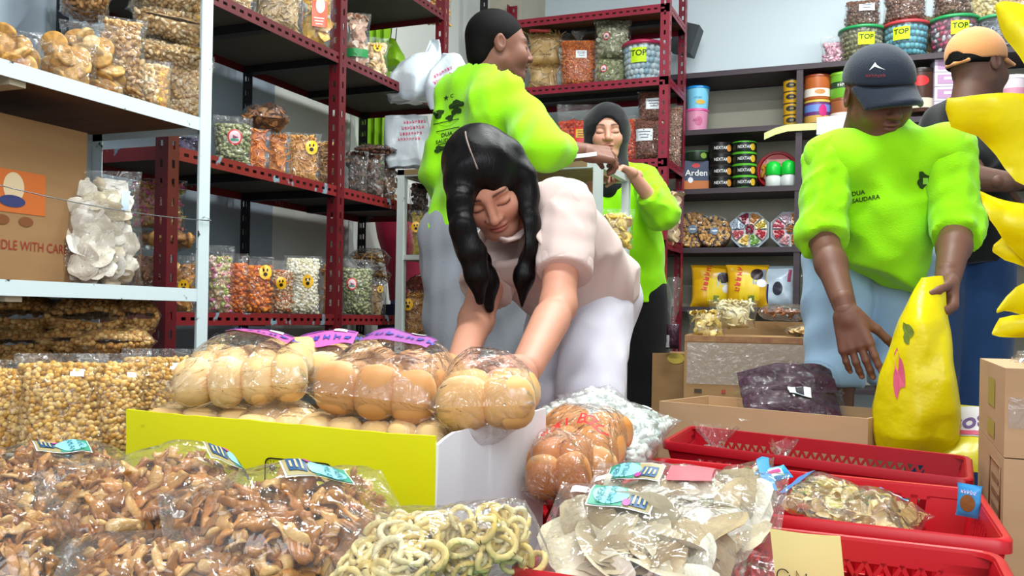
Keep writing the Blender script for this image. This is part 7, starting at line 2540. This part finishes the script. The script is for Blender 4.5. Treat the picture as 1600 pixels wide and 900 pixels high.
s = SDF(0.03)
s.ell((0, 0.018, 0.030), (0.089, 0.108, 0.101))
s.ell((0.0, 0.06, -0.06), (0.082, 0.062, 0.09), k=0.03)
RtoW = lambda p: pb.hR.T @ (np.array(p) - pb.hc)
Lk = [RtoW(q) for q in (at(738, 240, 2.04), at(722, 272, 1.995), at(716, 310, 1.975), at(722, 355, 1.965), at(734, 400, 1.965), at(743, 440, 1.97), at(749, 482, 1.98))]
s.chain(Lk, [0.030, 0.030, 0.026, 0.0265, 0.027, 0.021, 0.010], k=0.03)
s.chain([RtoW(q) for q in (at(722, 290, 2.03), at(735, 350, 2.04), at(752, 400, 2.04), at(760, 450, 2.04), at(765, 494, 2.04))], [0.034, 0.030, 0.029, 0.022, 0.009], k=0.03)
Rk = [RtoW(q) for q in (at(800, 240, 2.05), at(822, 275, 2.045), at(829, 310, 2.04), at(828, 350, 2.035), at(823, 395, 2.03), at(823, 440, 2.03), at(819, 490, 2.03))]
s.chain(Rk, [0.030, 0.026, 0.023, 0.0245, 0.026, 0.020, 0.008], k=0.03)
# face opening: an upside-down V from the parting
s.ell((0, -0.112, -0.060), (0.061, 0.075, 0.085), k=0.008, op='-')
s.cone((0, -0.125, -0.02), (0, -0.098, 0.062), 0.058, 0.014, k=0.008, op='-')
dome = pb.local('hair', s, HAIRM, 0.0042, strand)
pr = MB()
P = np.array([pb.H((0.004 * sin(t * 3), 0.018 - 0.1085 * cos(t) * 1.0, 0.030 + 0.1012 * sin(t))) for t in np.linspace(radians(38), radians(95), 14)])
pr.tube(P - pb.o, 0.0021, 6)
pr.build('hair_parting', solid('#8a776f', 0.6), dome)
pb.finish()

# ---- woman in the black headscarf
pc = Person('woman in a black headscarf and lime green sweater behind the display case, eyes lowered', (at(985, 470, 3.85)[0], at(985, 470, 3.85)[1], 0.0), '#cb937c')
pc.add_head(at(948, 206, 3.83), TOC * 1.0 - UP * 0.16 - RT * 0.05, UP - RT * 0.03, 0.98, female=True, lip='#a8484c', brow='#2a1a16')
shL, shR = at(1008, 285, 3.84), at(918, 288, 3.86)
elL, wrL = at(1034, 334, 3.60), at(988, 272, 3.47)
elR, wrR = at(900, 340, 3.70), at(930, 270, 3.50)
hp = at(984, 462, 3.88)
b = SDF(0.02)
b.cone(pc.H((0, 0.03, -0.10)), at(960, 275, 3.86), 0.05, 0.06)
b.chain([shL, elL, wrL], [0.04, 0.034, 0.0235])
b.chain([shR, elR, wrR], [0.04, 0.034, 0.0235])
b.cone(at(962, 300, 3.86), hp, 0.06, 0.07)
feet = []
for q in (-1, 1):
    h_ = hp + RT * 0.07 * q
    a_ = np.array((h_[0] + 0.01 * q, h_[1], 0.07))
    b.chain([h_, (h_ + a_) / 2, a_], [0.08, 0.05, 0.034])
    b.cone(a_ - UP * 0.03, a_ - UP * 0.045 + TOC * 0.14, 0.032, 0.022)
    feet.append((h_, a_))
pc.skin(b)
pc.hand(wrL, nz3(at(956, 262, 3.40) - wrL), nz3(-UP * 0.9 - FW * 0.2), right=False, curl=(0.55, 0.6, 0.6, 0.65), thumb=(0.3, 0.4), size=0.92)
pc.hand(wrR, nz3(at(952, 240, 3.52) - wrR), nz3(FW), right=True, curl=(0.6, 0.6, 0.7, 0.7), thumb=(0.3, 0.4), size=0.92)
s = SDF(0.05)
s.cone(shL - RT * 0.03, hp + RT * 0.065 - UP * 0.02, 0.078, 0.098, k=0.05)
s.cone(shR + RT * 0.03, hp - RT * 0.065 - UP * 0.02, 0.078, 0.098, k=0.05)
s.cone(at(962, 282, 3.86), hp, 0.075, 0.10, k=0.05)
s.cone(shR, shL, 0.055, 0.055, k=0.04)
cu = elL * 0.50 + wrL * 0.50
s.cut(at(990, 472, 3.85), -UP, 0.003)
pc.part('sweater', s, LIME, 0.0085, folds(0.010, 3.8, 14, (1, 1, 0.6)))
for (a1, a2, a3) in ((shL, elL, wrL), (shR, elR, wrR)):
    c_ = a2 * 0.5 + a3 * 0.5
    s = SDF(0.03)
    s.chain([a1, a2, c_ + (a3 - a2) * 0.1], [0.066, 0.066, 0.047])
    s.cut(c_, nz3(a3 - a2), 0.003)
    pc.part('sleeve', s, LIME, 0.0075, folds(0.009, 6, 15, (1, 1, 1)))
s = SDF(0.04)
for h_, a_ in feet:
    s.cone(h_, a_ + UP * 0.03, 0.105, 0.085)
pc.part('trousers', s, fabric('black_cotton', '#0f0e12'), 0.01, folds(0.005, 3.0, 16, (1, 1, 0.4)))
s = SDF(0.03)
s.ell((0, 0.015, 0.028), (0.093, 0.110, 0.098))
s.cone((0, 0.02, 0.0), (0, 0.03, -0.13), 0.098, 0.088, k=0.03)
s.ell((0, -0.02, -0.16), (0.10, 0.085, 0.05), k=0.04)
s.ell((0, 0.0, -0.24), (0.12, 0.10, 0.08), k=0.05)
s.ell((0, -0.110, -0.026), (0.0605, 0.075, 0.092), k=0.008, op='-')
pc.local('headscarf', s, fabric('black_scarf', '#101015', 0.8, 0.1, 0.1), 0.005, folds(0.004, 5, 17, (1, 1, 1)))
pc.finish()

# ---- man in the navy cap holding the yellow bag
pd = Person('man in a navy cap and lime green shirt leaning over a yellow bag', (at(1375, 600, 2.66)[0], at(1375, 600, 2.66)[1], 0.0), '#6f4a3b')
pd.add_head(at(1372, 147, 2.42), nz3(TOC * 0.86 - UP * 0.46 + RT * 0.16), nz3(UP * 0.88 + TOC * 0.46 - RT * 0.04), 0.99, lip='#7d4a44', stub=0.3)
shR, shL = at(1296, 248, 2.46), at(1478, 236, 2.40)
elR, wrR = at(1284, 366, 2.42), at(1322, 486, 2.24)
elL, wrL = at(1497, 352, 2.38), at(1480, 440, 2.20)
hpR, hpL = at(1310, 440, 2.66), at(1400, 440, 2.64)
knR, knL = at(1303, 590, 2.54), at(1400, 590, 2.60)
b = SDF(0.02)
b.cone(pd.H((0, 0.03, -0.10)), at(1386, 226, 2.50), 0.058, 0.068)
b.chain([shR, elR, elR * 0.6 + wrR * 0.4, wrR], [0.050, 0.039, 0.038, 0.027])
b.chain([shL, elL, elL * 0.6 + wrL * 0.4, wrL], [0.050, 0.041, 0.039, 0.029])
b.cone(at(1385, 290, 2.55), (hpL + hpR) / 2, 0.07, 0.07)
for h_, k_ in ((hpL, knL), (hpR, knR)):
    a_ = np.array((k_[0], k_[1] + 0.05, 0.08))
    b.chain([h_, k_, a_], [0.085, 0.055, 0.04])
    b.cone(a_ - UP * 0.035, a_ - UP * 0.05 + TOC * 0.16, 0.036, 0.026)
pd.skin(b)
pd.hand(wrR, nz3(at(1346, 572, 2.20) - wrR), nz3(FW * 0.75 + RT * 0.5), right=True, curl=(0.10, 0.2, 0.28, 0.35), spread=0.7, thumb=(0.45, 0.15), size=1.04)
pd.hand(wrL, nz3(at(1474, 520, 2.12) - wrL), nz3(-RT * 0.85 - FW * 0.2), right=False, curl=(0.75, 0.8, 0.85, 0.9), thumb=(0.3, 0.6), size=1.05)
s = SDF(0.05)
s.cone(at(1322, 268, 2.49), at(1314, 392, 2.62), 0.086, 0.090, k=0.06)
s.cone(at(1440, 262, 2.45), at(1392, 420, 2.56), 0.082, 0.072, k=0.06)
s.cone(at(1388, 262, 2.50), at(1370, 440, 2.54), 0.100, 0.085, k=0.07)
s.cone(at(1380, 340, 2.50), at(1392, 448, 2.52), 0.095, 0.070, k=0.06)
s.cone(shR, shL, 0.064, 0.066, k=0.05)
s.cone(at(1386, 222, 2.50), at(1386, 250, 2.50), 0.078, 0.09, k=0.03)
s.cut(at(1330, 425, 2.6), nz3(-UP - RT * 0.42), 0.004)
s.ell(pd.H((0, -0.005, -0.175)), (0.070, 0.075, 0.052), pd.hR, k=0.008, op='-')
sh = pd.part('shirt', s, LIME, 0.008, folds(0.014, 3.2, 22, (1, 1, 0.7)))
for (a1, a2, a3, f, r0, r1) in ((shR, elR, wrR, 0.12, 0.068, 0.060), (shL, elL, wrL, 0.22, 0.070, 0.060)):
    c_ = a2 * (1 - f) + a3 * f
    s = SDF(0.03)
    s.chain([a1, a2, a2 * (1 - f - 0.15) + a3 * (f + 0.15)], [r0, r1, 0.054])
    s.cut(c_, nz3(a3 - a2), 0.003)
    pd.part('sleeve', s, LIME, 0.0075, folds(0.010, 5.5, 23, (1, 1, 1.5)))
s = SDF(0.03)
s.cone(hpR + UP * 0.05, knR + UP * 0.0, 0.104, 0.078, k=0.01)
s.cone(hpL + UP * 0.05, knL, 0.102, 0.078, k=0.01)
s.cone(hpR + UP * 0.06, hpL + UP * 0.06, 0.10, 0.10, k=0.03)
s.cut(at(1304, 604, 2.5), -UP, 0.003)
pd.part('jeans', s, fabric('light_denim', '#9fbfdc', 0.85, 0.35, 0.15), 0.009, folds(0.012, 3.2, 24, (1, 1, 0.4)))
# cap
s = SDF(0.01)
s.ell((0, 0.010, 0.040), (0.088, 0.105, 0.088))
s.cut((0, 0.0, 0.030), (0, -0.18, -1), 0.004)
NAVY = fabric('navy_cap_cloth', '#1d2634', 0.8, 0.15, 0.2, 300)
cp = pd.local('cap', s, NAVY, 0.0036)
s = SDF(0.006)
for k in range(19):
    x = (k - 9) / 9
    s.cone((x * 0.080, -0.066 + 0.045 * x * x, 0.037 - 0.014 * x * x), (x * 0.074, -0.150 + 0.065 * x * x, 0.019 - 0.030 * x * x), 0.008, 0.006, k=0.014)
pd.local('brim', s, NAVY, 0.0032, None, cp)
bv = BVHTree.FromPolygons([v.co + pd.root.location for v in cp.data.vertices], [tuple(p.vertices) for p in cp.data.polygons])
decal(bv, (np.array([(-14, -7), (-3, 8), (0, 3), (6, -1), (16, -6), (2, -2), (-4, 0)]), [(0, 6, 1), (6, 5, 2, 1), (5, 4, 3, 2)]), 1370, 104, 2.35, 0.85, solid('#e6e9ec', 0.6), 'cap_emblem', cp, pd.o)
decal(bv, (scrib(7, 3)[0] * 9, scrib(7, 3)[1]), 1368, 118, 2.35, 0.9, solid('#7a2430', 0.6), 'cap_lettering', cp, pd.o)
bv = BVHTree.FromPolygons([v.co + pd.root.location for v in sh.data.vertices], [tuple(p.vertices) for p in sh.data.polygons])
for tx, py in (('DUA', 302), ('SAUDARA', 311)):
    decal(bv, text_mesh(tx, 12, 0.02), 1341 if tx == 'DUA' else 1353, py, 2.4, 0.8, INK, 'chest_lettering', sh, pd.o, (0, -0.1), ang=0.08)
em = decal(bv, blob2d(11, 12, 18, 0.22, 2), 1444, 282, 2.4, 1, INK, 'chest_emblem', sh, pd.o)
decal(bv, (np.array([(-4, -5), (4, -5), (4, 5), (-4, 5)]), [(0, 1, 2, 3)]), 1446, 283, 2.4, 1, solid('#8fd04a', 0.8), 'emblem_centre', em, pd.o, lift=0.004)
pd.finish()

# ---- man in the orange cap at the back
pe = Person('man in an orange cap and black shirt at the back, turned away', (at(1500, 560, 3.2)[0], at(1500, 560, 3.2)[1], 0.0), '#5f4034')
pe.add_head(at(1528, 104, 3.05), nz3(RT * 0.9 + FW * 0.42 - UP * 0.05), UP - RT * 0.1, 0.99, lip='#6a4038')
shR, shL = at(1560, 205, 2.98), at(1470, 200, 3.2)
elR, wrR = at(1498, 276, 2.86), at(1572, 284, 2.80)
hp = at(1495, 420, 3.15)
b = SDF(0.02)
b.cone(pe.H((0, 0.03, -0.1)), at(1515, 175, 3.1), 0.058, 0.07)
b.chain([shR, elR, wrR], [0.05, 0.046, 0.032])
b.cone(at(1512, 230, 3.1), hp, 0.07, 0.07)
legs = []
for q in (-1, 1):
    h_ = hp + RT * 0.085 * q
    a_ = np.array((h_[0], h_[1] + 0.03, 0.07))
    b.chain([h_, (h_ + a_) / 2, a_], [0.085, 0.055, 0.038])
    b.cone(a_ - UP * 0.03, a_ - UP * 0.045 + nz3(RT + FW) * 0.15, 0.034, 0.024)
    legs.append((h_, a_))
pe.skin(b, 0.008)
pe.hand(wrR, nz3(RT + FW * 0.1), nz3(-UP), right=True, curl=(0.5, 0.5, 0.5, 0.6))
s = SDF(0.05)
s.cone(shL + RT * 0.03, hp - RT * 0.07, 0.085, 0.10, k=0.06)
s.cone(shR - RT * 0.03, hp + RT * 0.07, 0.085, 0.10, k=0.06)
s.cone(at(1515, 190, 3.1), hp, 0.10, 0.11, k=0.06)
s.cone(shL, shR, 0.065, 0.065, k=0.05)
s.cone(shR, shR * 0.35 + elR * 0.65, 0.07, 0.06, k=0.03)
s.cut(at(1500, 412, 3.1), -UP, 0.003)
pe.part('shirt', s, fabric('black_jersey', '#060608'), 0.010, folds(0.006, 3.2, 31))
s = SDF(0.03)
for h_, a_ in legs:
    s.cone(h_ + UP * 0.03, a_, 0.112, 0.08, k=0.02)
pe.part('jeans', s, fabric('dark_denim', '#1c3a63', 0.85, 0.3, 0.15), 0.010, folds(0.006, 3.0, 32, (1, 1, 0.4)))
s = SDF(0.01)
s.ell((0, 0.012, 0.034), (0.088, 0.107, 0.094))
s.cut((0, 0.0, 0.012), (0, -0.20, -1), 0.004)
s.ell((0, 0.125, 0.004), (0.030, 0.045, 0.022), k=0.004, op='-')
ORN = fabric('orange_cap_cloth', '#d6935c', 0.8, 0.15, 0.2, 300)
cp = pe.local('cap', s, ORN, 0.004)
s = SDF(0.006)
for k in range(19):
    x = (k - 9) / 9
    s.cone((x * 0.064, -0.075 + 0.022 * x * x, 0.030 - 0.015 * x * x), (x * 0.056, -0.150 + 0.045 * x * x, 0.028 - 0.020 * x * x), 0.007, 0.004, k=0.008)
pe.local('brim', s, ORN, 0.004, None, cp)
s = SDF(0.006)
s.chain([(-0.042, 0.096, -0.006), (0.0, 0.109, -0.010), (0.042, 0.096, -0.006)], [0.007, 0.007, 0.007], k=0.004)
pe.local('cap_strap', s, ORN, 0.004, None, cp)
s = SDF(0.02)
s.ell((0, 0.024, 0.03), (0.0795, 0.094, 0.088))
s.ell((0, 0.06, -0.02), (0.062, 0.05, 0.06), k=0.02)
s.ell((0, -0.105, -0.022), (0.085, 0.085, 0.09), k=0.006, op='-')
s.cut((0, 0.02, -0.012), (0, 0.0, -1), 0.01)
pe.local('hair', s, MATS['cropped_black_hair'], 0.004)
pe.finish()
